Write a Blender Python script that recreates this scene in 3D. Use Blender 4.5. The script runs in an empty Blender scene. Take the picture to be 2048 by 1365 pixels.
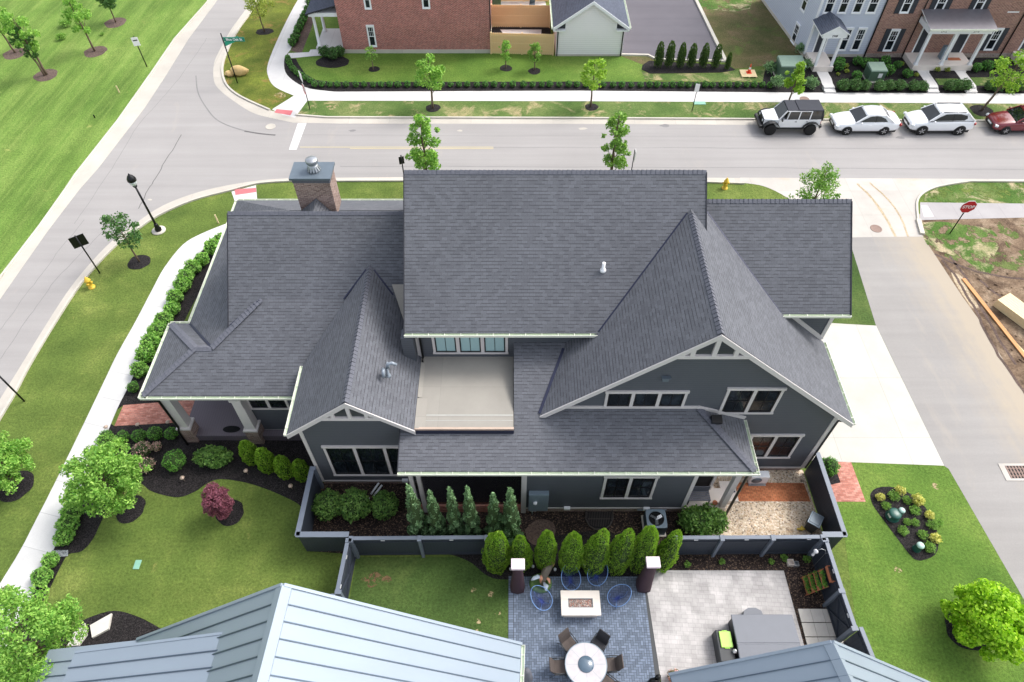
import bpy, math, random
import numpy as np
from mathutils import Vector, Matrix
R=math.radians
S=bpy.context.scene
COL=S.collection
# ---------------- camera ----------------
TILT=51.25; CAM_H=29.0; FP=1365.0
cd=bpy.data.cameras.new('camera'); cam=bpy.data.objects.new('camera',cd); COL.objects.link(cam)
cam.location=(0,0,CAM_H); cam.rotation_euler=(R(90-TILT),0,0)
cd.sensor_width=36; cd.lens=36*FP/2048; cd.clip_end=3000; cd.clip_start=.1
S.camera=cam
# ---------------- light ----------------
SUN_EL=R(50); SUN_AZ=R(62)
w=bpy.data.worlds.new('World'); S.world=w; w.use_nodes=True
nt=w.node_tree; sk=nt.nodes.new('ShaderNodeTexSky'); sk.sky_type='NISHITA'; sk.sun_disc=False
sk.sun_elevation=SUN_EL; sk.sun_rotation=SUN_AZ; sk.dust_density=4.0; sk.air_density=1.0; sk.ozone_density=1.0
bg=nt.nodes['Background']; hs=nt.nodes.new('ShaderNodeHueSaturation'); hs.inputs['Saturation'].default_value=.42; nt.links.new(sk.outputs[0],hs.inputs['Color']); nt.links.new(hs.outputs[0],bg.inputs[0]); bg.inputs[1].default_value=.15
sl=bpy.data.lights.new('sun','SUN'); sl.energy=.85; sl.angle=R(18); sl.color=(1,.965,.92)
so=bpy.data.objects.new('sun',sl); COL.objects.link(so)
sd=Vector((math.sin(SUN_AZ)*math.cos(SUN_EL),math.cos(SUN_AZ)*math.cos(SUN_EL),math.sin(SUN_EL)))
so.rotation_euler=sd.to_track_quat('Z','Y').to_euler(); so.location=(30,30,40)
S.view_settings.view_transform='Standard'; S.view_settings.look='None'
S.view_settings.exposure=1.08; S.view_settings.gamma=1
# ---------------- pixel -> world ----------------
_c,_s=math.cos(R(TILT)),math.sin(R(TILT))
def ray(x,y):
    a=(x-1024)/FP; b=(682.5-y)/FP
    return (a,_c+b*_s,-_s+b*_c)
def P(x,y,z=0.):
    r=ray(x,y); t=(z-CAM_H)/r[2]; return Vector((t*r[0],t*r[1],z))
def PY(x,y,Y):
    r=ray(x,y); t=Y/r[1]; return Vector((t*r[0],Y,CAM_H+t*r[2]))
def HT(bx,by,ty):
    "height of a thing standing at ground pixel (bx,by) whose top shows at row ty"
    Y=P(bx,by).y; return PY(bx,ty,Y).z
# ---------------- mesh builder ----------------
def uvs(me):
    n=len(me.loops)
    if n==0: return
    uvl=me.uv_layers.new(name='UVMap')
    co=np.empty(len(me.vertices)*3); me.vertices.foreach_get('co',co); co=co.reshape(-1,3)
    li=np.empty(n,dtype=np.int32); me.loops.foreach_get('vertex_index',li)
    pn=np.empty(len(me.polygons)*3); me.polygons.foreach_get('normal',pn); pn=pn.reshape(-1,3)
    lt=np.empty(len(me.polygons),dtype=np.int32); me.polygons.foreach_get('loop_total',lt)
    N=np.repeat(pn,lt,axis=0); C=co[li]
    u=np.stack([-N[:,1],N[:,0],np.zeros(len(N))],1); l=np.linalg.norm(u,axis=1)
    flat=l<.02; u[flat]=(1,0,0); l[flat]=1; u/=l[:,None]
    v=np.cross(N,u); v[flat]=(0,1,0)
    uv=np.stack([(C*u).sum(1),(C*v).sum(1)],1)
    uvl.data.foreach_set('uv',uv.ravel())
class MB:
    def __init__(s): s.v=[];s.f=[];s.m=[];s.sm=[]
    def face(s,pts,mi=0,smooth=False):
        i=len(s.v); s.v+= [tuple(p) for p in pts]; s.f.append(tuple(range(i,i+len(pts)))); s.m.append(mi); s.sm.append(smooth)
    def hexa(s,p,mi=0):
        "8 points: bottom 4 ccw, top 4 ccw"
        i=len(s.v); s.v+=[tuple(q) for q in p]
        for f in ((3,2,1,0),(4,5,6,7),(0,1,5,4),(1,2,6,5),(2,3,7,6),(3,0,4,7)):
            s.f.append(tuple(i+k for k in f)); s.m.append(mi); s.sm.append(False)
    def box(s,x0,x1,y0,y1,z0,z1,mi=0):
        s.hexa([(x0,y0,z0),(x1,y0,z0),(x1,y1,z0),(x0,y1,z0),(x0,y0,z1),(x1,y0,z1),(x1,y1,z1),(x0,y1,z1)],mi)
    def cbox(s,c,d,rz=0,mi=0,rx=0,ry=0):
        M=Matrix.Rotation(rz,3,'Z')@Matrix.Rotation(ry,3,'Y')@Matrix.Rotation(rx,3,'X'); c=Vector(c)
        q=[]
        for z in(-.5,.5):
            for x,y in((-.5,-.5),(.5,-.5),(.5,.5),(-.5,.5)): q.append(c+M@Vector((x*d[0],y*d[1],z*d[2])))
        s.hexa(q,mi)
    def fbox(s,fr,a0,a1,b0,b1,c0,c1,mi=0):
        "box in wall frame fr=(origin,u,n): a along u, b up, c out along n"
        o,u,n=fr; z=Vector((0,0,1)); f=lambda a,b,c:o+u*a+z*b+n*c
        q=[f(a0,b0,c1),f(a1,b0,c1),f(a1,b0,c0),f(a0,b0,c0),f(a0,b1,c1),f(a1,b1,c1),f(a1,b1,c0),f(a0,b1,c0)]
        s.hexa(q,mi)
    def prism(s,poly,z0,z1,mi=0,ms=None):
        "vertical prism over plan polygon (ccw)"
        a=sum(poly[i][0]*poly[(i+1)%len(poly)][1]-poly[(i+1)%len(poly)][0]*poly[i][1] for i in range(len(poly)))
        if a<0: poly=poly[::-1]
        s.face([(p[0],p[1],z1) for p in poly],mi); s.face([(p[0],p[1],z0) for p in poly[::-1]],mi)
        for i in range(len(poly)):
            p,q=poly[i],poly[(i+1)%len(poly)]
            s.face([(p[0],p[1],z0),(q[0],q[1],z0),(q[0],q[1],z1),(p[0],p[1],z1)],mi if ms is None else ms)
    def slab(s,poly,t=.12,mi=0,ms=1):
        "planar roof slab: given top polygon, thickness t straight down"
        P_=[Vector(p) for p in poly]; n=Vector((0,0,0))
        for i in range(len(P_)): n+=P_[i].cross(P_[(i+1)%len(P_)])
        if n.z<0: P_=P_[::-1]
        s.face(P_,mi); d=Vector((0,0,-t)); s.face([p+d for p in P_[::-1]],ms)
        for i in range(len(P_)):
            p,q=P_[i],P_[(i+1)%len(P_)]; s.face([p+d,q+d,q,p],ms)
    def yplate(s,poly,y0,y1,mi=0):
        "upright plate: polygon [(x,z)] extruded between y0 and y1"
        a=sum(poly[i][0]*poly[(i+1)%len(poly)][1]-poly[(i+1)%len(poly)][0]*poly[i][1] for i in range(len(poly)))
        if a<0: poly=poly[::-1]
        s.face([(p[0],y0,p[1]) for p in poly],mi); s.face([(p[0],y1,p[1]) for p in poly[::-1]],mi)
        for i in range(len(poly)):
            p,q=poly[i],poly[(i+1)%len(poly)]
            s.face([(p[0],y0,p[1]),(p[0],y1,p[1]),(q[0],y1,q[1]),(q[0],y0,q[1])],mi)
    def bar(s,p,q,w,h=None,mi=0,up=(0,0,1)):
        "rectangular bar from p to q, w sideways, h along up"
        p,q=Vector(p),Vector(q); h=h or w; d=(q-p).normalized(); u=Vector(up)
        if abs(d.dot(u))>.98: u=Vector((0,1,0))
        sd_=d.cross(u).normalized(); up_=sd_.cross(d)
        k=[]
        for e in(p,q):
            for a,b in((-.5,-.5),(.5,-.5),(.5,.5),(-.5,.5)): k.append(e+sd_*a*w+up_*b*h)
        i=len(s.v); s.v+=[tuple(x) for x in k]
        for f in((0,1,2,3),(7,6,5,4),(1,0,4,5),(2,1,5,6),(3,2,6,7),(0,3,7,4)):
            s.f.append(tuple(i+x for x in f)); s.m.append(mi); s.sm.append(False)
    def tube(s,pts,r,n=8,mi=0,cap=True,closed=False):
        pts=[Vector(p) for p in pts]; rr=r if isinstance(r,(list,tuple)) else [r]*len(pts)
        i0=len(s.v); m=len(pts)
        for k,p in enumerate(pts):
            if closed: d=pts[(k+1)%m]-pts[k-1]
            else: d=pts[min(k+1,m-1)]-pts[max(k-1,0)]
            d=d.normalized() if d.length>0 else Vector((0,0,1))
            u=Vector((0,0,1)) if abs(d.z)<.9 else Vector((0,1,0))
            a=d.cross(u).normalized(); b=a.cross(d)
            for j in range(n):
                t=2*math.pi*j/n; s.v.append(tuple(p+a*math.cos(t)*rr[k]+b*math.sin(t)*rr[k]))
        for k in range(m if closed else m-1):
            k2=(k+1)%m
            for j in range(n):
                s.f.append((i0+k*n+j,i0+k2*n+j,i0+k2*n+(j+1)%n,i0+k*n+(j+1)%n)); s.m.append(mi); s.sm.append(True)
        if cap and not closed:
            s.f.append(tuple(i0+j for j in range(n))); s.m.append(mi); s.sm.append(False)
            s.f.append(tuple(i0+(m-1)*n+j for j in range(n-1,-1,-1))); s.m.append(mi); s.sm.append(False)
    def lathe(s,prof,c=(0,0,0),n=16,mi=0,sx=1,sy=1):
        "prof [(r,z)] round a vertical axis at c"
        i0=len(s.v); m=len(prof)
        for r,z in prof:
            for j in range(n):
                t=2*math.pi*j/n; s.v.append((c[0]+r*math.cos(t)*sx,c[1]+r*math.sin(t)*sy,c[2]+z))
        for k in range(m-1):
            for j in range(n):
                s.f.append((i0+k*n+j,i0+k*n+(j+1)%n,i0+(k+1)*n+(j+1)%n,i0+(k+1)*n+j)); s.m.append(mi); s.sm.append(True)
        s.f.append(tuple(i0+j for j in range(n-1,-1,-1))); s.m.append(mi); s.sm.append(False)
        s.f.append(tuple(i0+(m-1)*n+j for j in range(n))); s.m.append(mi); s.sm.append(False)
    def loft(s,rings,mi=0,cap=True,smooth=True):
        i0=len(s.v); n=len(rings[0])
        for r in rings: s.v+=[tuple(p) for p in r]
        for k in range(len(rings)-1):
            for j in range(n):
                s.f.append((i0+k*n+j,i0+k*n+(j+1)%n,i0+(k+1)*n+(j+1)%n,i0+(k+1)*n+j)); s.m.append(mi); s.sm.append(smooth)
        if cap:
            s.f.append(tuple(i0+j for j in range(n-1,-1,-1))); s.m.append(mi); s.sm.append(False)
            s.f.append(tuple(i0+(len(rings)-1)*n+j for j in range(n))); s.m.append(mi); s.sm.append(False)
    def xf(s,M):
        s.v=[tuple(M@Vector(p)) for p in s.v]; return s
    def build(s,name,mats,parent=None,bevel=0,sub=0,fix=False,local=False):
        me=bpy.data.meshes.new(name)
        mats=mats if isinstance(mats,(list,tuple)) else [mats]
        me.from_pydata(s.v,[],s.f); me.update()
        for m in mats: me.materials.append(m)
        me.polygons.foreach_set('material_index',[min(x,len(mats)-1) for x in s.m])
        me.polygons.foreach_set('use_smooth',s.sm)
        if fix:
            import bmesh
            b=bmesh.new(); b.from_mesh(me); bmesh.ops.recalc_face_normals(b,faces=b.faces); b.to_mesh(me); b.free()
        uvs(me)
        o=bpy.data.objects.new(name,me); COL.objects.link(o)
        if parent is not None:
            o.parent=parent
            if not local:
                L=world_loc(parent); me.transform(Matrix.Translation(-L))
        elif not local and s.v:
            c=np.array(s.v); L=Vector(((c[:,0].min()+c[:,0].max())/2,(c[:,1].min()+c[:,1].max())/2,c[:,2].min()))
            me.transform(Matrix.Translation(-L)); o.location=L
        if bevel:
            m=o.modifiers.new('bevel','BEVEL'); m.width=bevel; m.segments=2; m.limit_method='ANGLE'
        if sub:
            m=o.modifiers.new('sub','SUBSURF'); m.levels=sub; m.render_levels=sub
        return o
def world_loc(o):
    L=Vector((0,0,0))
    while o is not None: L+=o.location; o=o.parent
    return L
def tag(o,label=None,cat=None,group=None,kind=None):
    if label: o['label']=label
    if cat: o['category']=cat
    if group: o['group']=group
    if kind: o['kind']=kind
    return o
def thing(name,label,cat,loc=(0,0,0),rz=0,group=None):
    o=bpy.data.objects.new(name,None); COL.objects.link(o); o.location=loc; o.rotation_euler=(0,0,rz)
    o.empty_display_size=.2
    return tag(o,label,cat,group)
def dup(root,loc,rz=None,label=None,sc=None,group=None):
    r=root.copy(); COL.objects.link(r); r.location=loc
    if rz is not None: r.rotation_euler=(0,0,rz)
    if sc is not None: r.scale=(sc,sc,sc) if not isinstance(sc,(tuple,list)) else sc
    if label: r['label']=label
    if group: r['group']=group
    for ch in list(root.children):
        c=ch.copy(); COL.objects.link(c); c.parent=r
        for g in list(ch.children):
            d=g.copy(); COL.objects.link(d); d.parent=c
    return r
# ---------------- materials ----------------
def lin(c): return tuple(((x/255)/12.92 if x/255<=.04045 else ((x/255+.055)/1.055)**2.4) for x in c)
class NT:
    def __init__(s,name):
        s.m=bpy.data.materials.new(name); s.m.use_nodes=True; s.t=s.m.node_tree; s.n=s.t.nodes; s.b=s.n['Principled BSDF']; s.out=s.n['Material Output']
    def new(s,t,**k):
        n=s.n.new('ShaderNode'+t)
        for a,b in k.items():
            if hasattr(n,a): setattr(n,a,b)
            else: n.inputs[a.replace('_',' ')].default_value=b
        return n
    def l(s,a,b): s.t.links.new(a,b)
    def coord(s,kind='UV'):
        if kind=='pos': return s.new('NewGeometry').outputs['Position']
        return s.new('TexCoord').outputs[kind]
    def mapping(s,v,scale=(1,1,1),rot=(0,0,0),loc=(0,0,0)):
        m=s.new('Mapping'); m.inputs['Scale'].default_value=scale; m.inputs['Rotation'].default_value=rot; m.inputs['Location'].default_value=loc
        s.l(v,m.inputs[0]); return m.outputs[0]
    def noise(s,v,scale,detail=3,rough=.55,dist=0):
        n=s.new('TexNoise'); n.inputs['Scale'].default_value=scale; n.inputs['Detail'].default_value=detail
        n.inputs['Roughness'].default_value=rough; n.inputs['Distortion'].default_value=dist; s.l(v,n.inputs['Vector']); return n.outputs['Fac']
    def ramp(s,f,stops,interp='LINEAR'):
        r=s.new('ValToRGB'); r.color_ramp.interpolation=interp; e=r.color_ramp.elements
        while len(e)<len(stops): e.new(.5)
        for i,(p,c) in enumerate(stops):
            e[i].position=p; e[i].color=(c if isinstance(c,(tuple,list)) else (c,c,c))[:3]+(1,) if isinstance(c,tuple) else (c,c,c,1)
        s.l(f,r.inputs[0]); return r.outputs[0]
    def mix(s,f,a,b,mode='MIX'):
        m=s.new('Mix',data_type='RGBA',blend_type=mode)
        for sk_,v in((m.inputs[0],f),(m.inputs[6],a),(m.inputs[7],b)):
            if isinstance(v,(int,float)): sk_.default_value=v if sk_==m.inputs[0] else (v,v,v,1)
            elif isinstance(v,tuple): sk_.default_value=v[:3]+(1,)
            else: s.l(v,sk_)
        return m.outputs[2]
    def math(s,op,a,b=0,c=None):
        m=s.new('Math',operation=op)
        for i,v in enumerate((a,b,c)):
            if v is None: continue
            if isinstance(v,(int,float)): m.inputs[i].default_value=v
            else: s.l(v,m.inputs[i])
        return m.outputs[0]
    def bump(s,h,strength=.3,dist=.02):
        b=s.new('Bump'); b.inputs['Strength'].default_value=strength; b.inputs['Distance'].default_value=dist
        s.l(h,b.inputs['Height']); s.l(b.outputs[0],s.b.inputs['Normal'])
    def done(s,col=None,rough=None,metal=None,spec=None):
        if col is not None:
            if isinstance(col,tuple): s.b.inputs['Base Color'].default_value=col[:3]+(1,)
            else: s.l(col,s.b.inputs['Base Color'])
        if rough is not None:
            if isinstance(rough,(int,float)): s.b.inputs['Roughness'].default_value=rough
            else: s.l(rough,s.b.inputs['Roughness'])
        if metal is not None: s.b.inputs['Metallic'].default_value=metal
        if spec is not None: s.b.inputs['Specular IOR Level'].default_value=spec
        return s.m
def var(c,k): return tuple(min(1,x*k) for x in c)
def plain(name,c,rough=.6,metal=0,amt=.12,scale=3.,spec=.5,bump=0):
    c=lin(c); t=NT(name); v=t.coord('Object'); n=t.noise(v,scale,4,.6)
    col=t.mix(n,var(c,1-amt*1.3),var(c,1+amt*1.3))
    if bump: t.bump(t.noise(v,scale*8,3),bump,.01)
    return t.done(col,rough,metal,spec)
def brickn(t,v,c1,c2,mc,w,h,ms=.01,off=.5,freq=2,bias=0,smooth=.1):
    b=t.new('TexBrick'); b.offset=off; b.offset_frequency=freq; b.squash=1; b.squash_frequency=2
    b.inputs['Scale'].default_value=1; b.inputs['Mortar Size'].default_value=ms; b.inputs['Mortar Smooth'].default_value=smooth
    b.inputs['Bias'].default_value=bias; b.inputs['Brick Width'].default_value=w; b.inputs['Row Height'].default_value=h
    for k,c in(('Color1',c1),('Color2',c2),('Mortar',mc)): b.inputs[k].default_value=(c[0],c[1],c[2],1)
    t.l(v,b.inputs['Vector']); return b
def m_shingle(name='shingle_mat',base=(100,102,108),k=1.0):
    t=NT(name); v=t.coord('UV'); c=lin(base); c=var(c,k)
    b1=brickn(t,v,var(c,.88),var(c,1.09),var(c,.70),.24,.143,.005,.37,2)
    b2=brickn(t,v,(0,0,0),(1,1,1),(.5,.5,.5),.21,.143,.0,.61,3)
    sep=t.new('SeparateXYZ'); t.l(v,sep.inputs[0])
    ph=t.math('FRACT',t.math('DIVIDE',sep.outputs[1],.143))
    ln=t.math('LESS_THAN',ph,.20); rnd=t.math('GREATER_THAN',b2.outputs['Color'],.42)
    dk=t.math('MULTIPLY',ln,t.math('MULTIPLY_ADD',rnd,.50,.10))  # shadow under raised tabs, painted as dark dashes along each course
    n=t.noise(v,.35,4,.6); n2=t.noise(v,40,2,.7)
    col=t.mix(1,b1.outputs['Color'],t.ramp(n,[(.3,.93),(.7,1.07)]),'MULTIPLY')
    col=t.mix(1,col,t.ramp(n2,[(.25,.72),(.75,1.28)]),'MULTIPLY')
    col=t.mix(dk,col,var(c,.22))
    t.bump(t.math('SUBTRACT',n2,t.math('MULTIPLY',ln,.8)),.35,.012)
    return t.done(col,.85,0,.25)
def m_siding(name,base,h=.15,amt=.08,axis=1,rough=.65):
    t=NT(name); v=t.coord('UV'); c=lin(base)
    sep=t.new('SeparateXYZ'); t.l(v,sep.inputs[0]); ph=t.math('FRACT',t.math('DIVIDE',sep.outputs[axis],h))
    ln=t.math('LESS_THAN',ph,.10)
    n=t.noise(v,.8,4,.6); n2=t.noise(t.mapping(v,(2,60,1)),1,3)
    col=t.mix(n,var(c,1-amt),var(c,1+amt)); col=t.mix(t.math('MULTIPLY',n2,.25),col,var(c,.7))
    col=t.mix(t.math('MULTIPLY',ln,.6),col,var(c,.45))
    t.bump(ph,.5,.02)
    return t.done(col,rough,0,.4)
def m_brick(name,c1,c2,mc,w=.21,h=.072,ms=.008,bias=0,extra=.15):
    t=NT(name); v=t.coord('UV')
    b=brickn(t,v,lin(c1),lin(c2),lin(mc),w,h,ms,.5,2,bias)
    n=t.noise(v,.7,4,.65); col=t.mix(1,b.outputs['Color'],t.ramp(n,[(.3,1-extra),(.7,1+extra)]),'MULTIPLY')
    col=t.mix(1,col,t.ramp(t.noise(t.mapping(v,(1,2,1)),4.5,4,.8),[(.3,.72),(.7,1.3)]),'MULTIPLY')
    t.bump(t.math('SUBTRACT',1,b.outputs['Fac']),.5,.01)
    return t.done(col,.85,0,.3)
def m_grass(name,dark,mid,light,dry=None,stripe=0,sdir=0,sw=1.2,patch=.22,dryamt=.5):
    t=NT(name); v=t.coord('pos'); d,m,l=lin(dark),lin(mid),lin(light)
    n1=t.noise(v,patch,5,.62); n2=t.noise(v,1.7,6,.7,.4); n3=t.noise(v,9,5,.8)
    col=t.ramp(n1,[(.34,d),(.5,m),(.68,l)])
    col=t.mix(t.ramp(n2,[(.35,0.),(.7,.75)]),col,t.mix(.5,d,m))
    if stripe:
        fs=stripe>.08
        rv=t.mapping(v,(1,1,1),(0,0,sdir)); sep=t.new('SeparateXYZ'); t.l(rv,sep.inputs[0])
        wv=t.math('SINE',t.math('MULTIPLY',t.math('ADD',sep.outputs[0],t.math('MULTIPLY',n2,.5)),6.283/sw))
        col=t.mix(1,col,t.ramp(t.math('MULTIPLY_ADD',wv,.5,.5),[(0.,1-stripe),(1.,1+stripe)]),'MULTIPLY')
        ns=t.noise(t.mapping(t.mapping(v,(1,1,1),(0,0,sdir)),(2.2,.14,1)),1.0,5,.75)
        if fs:
            col=t.mix(t.ramp(ns,[(.46,0.),(.68,.5)]),col,l); col=t.mix(t.ramp(ns,[(.30,.5),(.46,0.)]),col,d)
    if dry:
        n4=t.noise(v,.55,6,.7,.6); col=t.mix(t.ramp(n4,[(dryamt,0.),(dryamt+.14,.85)]),col,lin(dry))
    col=t.mix(1,col,t.ramp(n3,[(.30,.55),(.70,1.50)]),'MULTIPLY')
    t.bump(n3,.8,.06)
    return t.done(col,.9,0,.15)
def m_asphalt(name,c,stain=None,samt=.5,sc=.25,grain=.2,wet=None):
    t=NT(name); v=t.coord('pos'); c=lin(c)
    n=t.noise(v,sc,5,.6,.3); n2=t.noise(v,60,2,.7)
    n3=t.noise(t.mapping(v,(.05,1.3,1)),1,4,.6)
    col=t.mix(n,var(c,.84),var(c,1.14)); col=t.mix(1,col,t.ramp(n3,[(.3,.93),(.7,1.06)]),'MULTIPLY')
    col=t.mix(1,col,t.ramp(n2,[(.2,1-grain),(.8,1+grain)]),'MULTIPLY')
    if stain:
        s=t.noise(t.mapping(v,(.5,.14,1),(0,0,R(-20))),1.1,6,.68,.5); col=t.mix(t.ramp(s,[(samt,0.),(samt+.2,.75)]),col,lin(stain))
    t.bump(n2,.2,.01)
    return t.done(col,.85,0,.25)
def m_concrete(name,c,jw=1.5,jh=1.5,rot=0,joint=.55,stain=None,off=0.,samt=.62,loc=(0,0,0)):
    t=NT(name); v=t.mapping(t.coord('pos'),(1,1,1),(0,0,rot),loc); c=lin(c)
    b=brickn(t,v,var(c,.94),var(c,1.05),var(c,joint),jw,jh,.012,off,2)
    n=t.noise(v,.6,5,.6); n2=t.noise(v,50,2,.6)
    col=t.mix(1,b.outputs['Color'],t.ramp(n,[(.3,.9),(.7,1.06)]),'MULTIPLY')
    col=t.mix(1,col,t.ramp(n2,[(.2,.9),(.8,1.1)]),'MULTIPLY')
    if stain:
        s=t.noise(t.mapping(v,(.35,1,1)),.7,6,.7,.4); col=t.mix(t.ramp(s,[(samt,0.),(samt+.15,.6)]),col,lin(stain))
    return t.done(col,.8,0,.3)
def m_speckle(name,cols,scale=60,rough=.95,big=.6,bigamt=.25,bump=.6):
    "mulch, gravel, soil: cell-coloured specks"
    t=NT(name); v=t.coord('pos')
    vo=t.new('TexVoronoi'); vo.inputs['Scale'].default_value=scale; t.l(v,vo.inputs['Vector'])
    sp=t.new('SeparateColor'); t.l(vo.outputs['Color'],sp.inputs[0])
    st=[(i/(len(cols)-1),lin(c)) for i,c in enumerate(cols)]
    col=t.ramp(sp.outputs[0],st)
    n=t.noise(v,big,5,.65); col=t.mix(1,col,t.ramp(n,[(.3,1-bigamt),(.7,1+bigamt)]),'MULTIPLY')
    t.bump(t.math('SUBTRACT',1,vo.outputs['Distance']),bump,.03)
    return t.done(col,rough,0,.2)
def m_leaf(name,dark,light,trans=.3,rough=.55,warm=None):
    t=NT(name); g=t.new('NewGeometry'); r=g.outputs['Random Per Island']
    st=[(0.,lin(dark)),(.5,tuple((a+b)/2 for a,b in zip(lin(dark),lin(light)))),(1.,lin(light))]
    if warm: st[2]=(.62,lin(light)); st.append((.68,lin(warm)))
    col=t.ramp(r,st)
    n=t.noise(t.coord('pos'),1.4,3); col=t.mix(1,col,t.ramp(n,[(.3,.85),(.7,1.15)]),'MULTIPLY')
    t.done(col,rough,0,.3)
    tr=t.new('BsdfTranslucent'); t.l(t.mix(1,col,(1.25,1.3,.7),'MULTIPLY'),tr.inputs[0])
    ms=t.new('MixShader'); ms.inputs[0].default_value=trans
    t.l(t.b.outputs[0],ms.inputs[1]); t.l(tr.outputs[0],ms.inputs[2]); t.l(ms.outputs[0],t.out.inputs[0])
    return t.m
def m_glass(name,c=(30,36,42),rough=.08,spec=.35):
    t=NT(name); v=t.coord('UV'); c=lin(c); n=t.noise(v,1.1,4,.6,.5)
    col=t.mix(t.ramp(n,[(.45,0.),(.7,1.)]),var(c,.6),var(c,1.9)); return t.done(col,rough,0,spec)
def m_metalroof(name,c):
    t=NT(name); v=t.coord('UV'); c=lin(c); n=t.noise(t.mapping(v,(1,.35,1)),.9,4,.6)
    col=t.mix(n,var(c,.9),var(c,1.08)); return t.done(col,t.mix(n,.38,.5),.25,.5)
def m_wood(name,c1,c2,sx=12,sy=1.,rot=0,rough=.7):
    t=NT(name); v=t.mapping(t.coord('Object'),(sx,sy,sx),(0,0,rot)); n=t.noise(v,1.5,5,.65,.6)
    return t.done(t.mix(n,lin(c1),lin(c2)),rough,0,.3)
M={}
_fa,_fb=P(74,460),P(350,79); FDIR=-(math.atan2(_fb.y-_fa.y,_fb.x-_fa.x)-math.pi/2)
def mk():
    M['shingle']=m_shingle()
    M['shingle_side']=plain('shingle_edge',(44,46,54),.8)
    M['shingle_bg']=m_shingle('shingle_charcoal',(84,90,104))
    M['cap']=plain('ridge_cap_mat',(96,98,107),.85,amt=.3,scale=9,bump=.3)
    M['flash']=plain('flashing_mat',(40,44,66),.45,.3)
    M['siding']=m_siding('siding_slate',(87,91,98),.13)
    M['trim']=plain('trim_greige',(205,200,198),.55,amt=.04)
    M['trimwhite']=plain('trim_white',(236,238,240),.5,amt=.03)
    M['gutter']=plain('gutter_cream',(226,228,214),.4,amt=.05)
    M['gutter_in']=plain('gutter_trough',(206,218,196),.5,amt=.12,scale=6)  # green reflection inside the trough painted into its colour
    M['black']=plain('black_metal',(22,23,25),.35,.4,spec=.6)
    M['sash']=plain('sash_black',(20,20,22),.4)
    M['glass']=m_glass('window_glass')
    t=NT('window_glass_blind'); t.done(lin((160,192,194)),.12,0,.6); M['glass_blind']=t.m
    M['brickhouse']=m_brick('brick_brown',(116,88,80),(158,134,124),(170,160,152),.2,.07,.009)
    M['brickred']=m_brick('brick_red',(142,64,54),(180,96,84),(196,176,170),.23,.08,.011,extra=.1)
    M['bricktown']=m_brick('brick_townhouse',(128,86,76),(160,114,98),(178,160,148),.23,.08,.011,extra=.12)
    M['brickpave']=m_brick('brick_paver_red',(168,106,92),(202,144,128),(146,116,104),.2,.1,.006,extra=.2)
    M['brickpatio']=m_brick('brick_paver_mossy',(176,104,70),(200,128,88),(120,88,62),.2,.1,.008,extra=.3)
    M['membrane']=m_concrete('roof_membrane',(154,150,142),3.0,1.5,0,.9,(196,178,140),samt=.66)
    M['copper']=plain('copper_edge',(186,166,150),.5,.2)
    M['deck']=m_siding('porch_deck_boards',(112,104,112),.12,.08,0)
    M['dark']=plain('dark_interior',(26,25,28),.8)
    M['cloth_grey']=plain('grey_cloth',(96,98,106),.9)
    M['galv']=plain('galvanised_metal',(170,174,178),.35,.7)
    M['pipe']=plain('pipe_grey',(140,150,160),.4,.1)
    M['lawn']=m_grass('lawn_grass',(74,94,42),(98,116,54),(134,144,76),stripe=.05,sdir=R(90),sw=2.2,dry=(160,150,92),dryamt=.66)
    M['lawn_r']=m_grass('lawn_grass_bright',(72,102,40),(96,124,52),(122,142,68),dry=(170,150,92),dryamt=.69)
    M['lawn_back']=m_grass('lawn_grass_back',(56,78,38),(74,96,48),(98,114,62),dry=(168,146,92),dryamt=.68)
    M['field']=m_grass('field_grass',(80,108,46),(104,132,60),(132,152,80),stripe=.10,sdir=FDIR,sw=2.3,dry=(186,180,110),dryamt=.64,patch=.12)
    M['strip']=m_grass('verge_grass',(66,92,44),(92,114,60),(126,134,84),dry=(178,160,124),dryamt=.52,patch=.3)
    M['island']=m_grass('island_grass',(70,88,32),(102,110,46),(124,136,54),dry=(150,118,74),dryamt=.54,patch=.35)
    M['dirt']=m_grass('dirt_ground',(104,86,70),(132,112,92),(168,150,128),dry=(78,62,50),dryamt=.48,patch=.9)
    M['dirtgreen']=m_grass('dirt_weeds',(72,82,44),(102,94,64),(126,106,84),dry=(88,112,50),dryamt=.56,patch=.3)
    M['weeds']=m_grass('weed_grass',(62,92,38),(84,112,50),(120,128,78),dry=(188,170,140),dryamt=.5,patch=.6)
    M['road']=m_asphalt('road_surface',(155,152,150),(168,160,152),.6,.12,.10)
    M['alley']=m_asphalt('alley_surface',(150,147,144),(166,158,148),.56,.2,.16)
    M['lotasphalt']=m_asphalt('parking_asphalt',(102,99,105),(186,170,160),.66,.35,.12)
    M['apron']=m_concrete('apron_concrete',(186,181,174),3.2,2.4,0,.8,(196,170,140),samt=.55)
    M['kerb']=m_concrete('kerb_concrete',(196,191,180),3.0,50,0,.8)
    M['gutterpan']=m_concrete('gutter_pan_concrete',(188,182,172),3.0,50,0,.8,(200,180,158),samt=.6)
    M['walk']=m_concrete('sidewalk_concrete',(206,204,202),1.5,60,0,.78)
    M['walk_v']=m_concrete('sidewalk_concrete_side',(206,205,203),60,1.55,R(14),.72,(205,180,150),samt=.72)
    M['drive']=m_concrete('driveway_concrete',(194,191,182),3.35,3.6,0,.68,loc=(1.0,.8,0))
    M['oldwalk']=m_concrete('wet_sidewalk',(168,164,164),1.5,60,0,.8,(226,222,218),samt=.6)
    M['tactile']=plain('tactile_red',(196,108,112),.8,amt=.15,bump=.5)
    M['line']=plain('road_paint_white',(222,220,218),.7,amt=.1)
    M['yellow']=m_asphalt('road_paint_yellow',(198,184,146),None)
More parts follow.
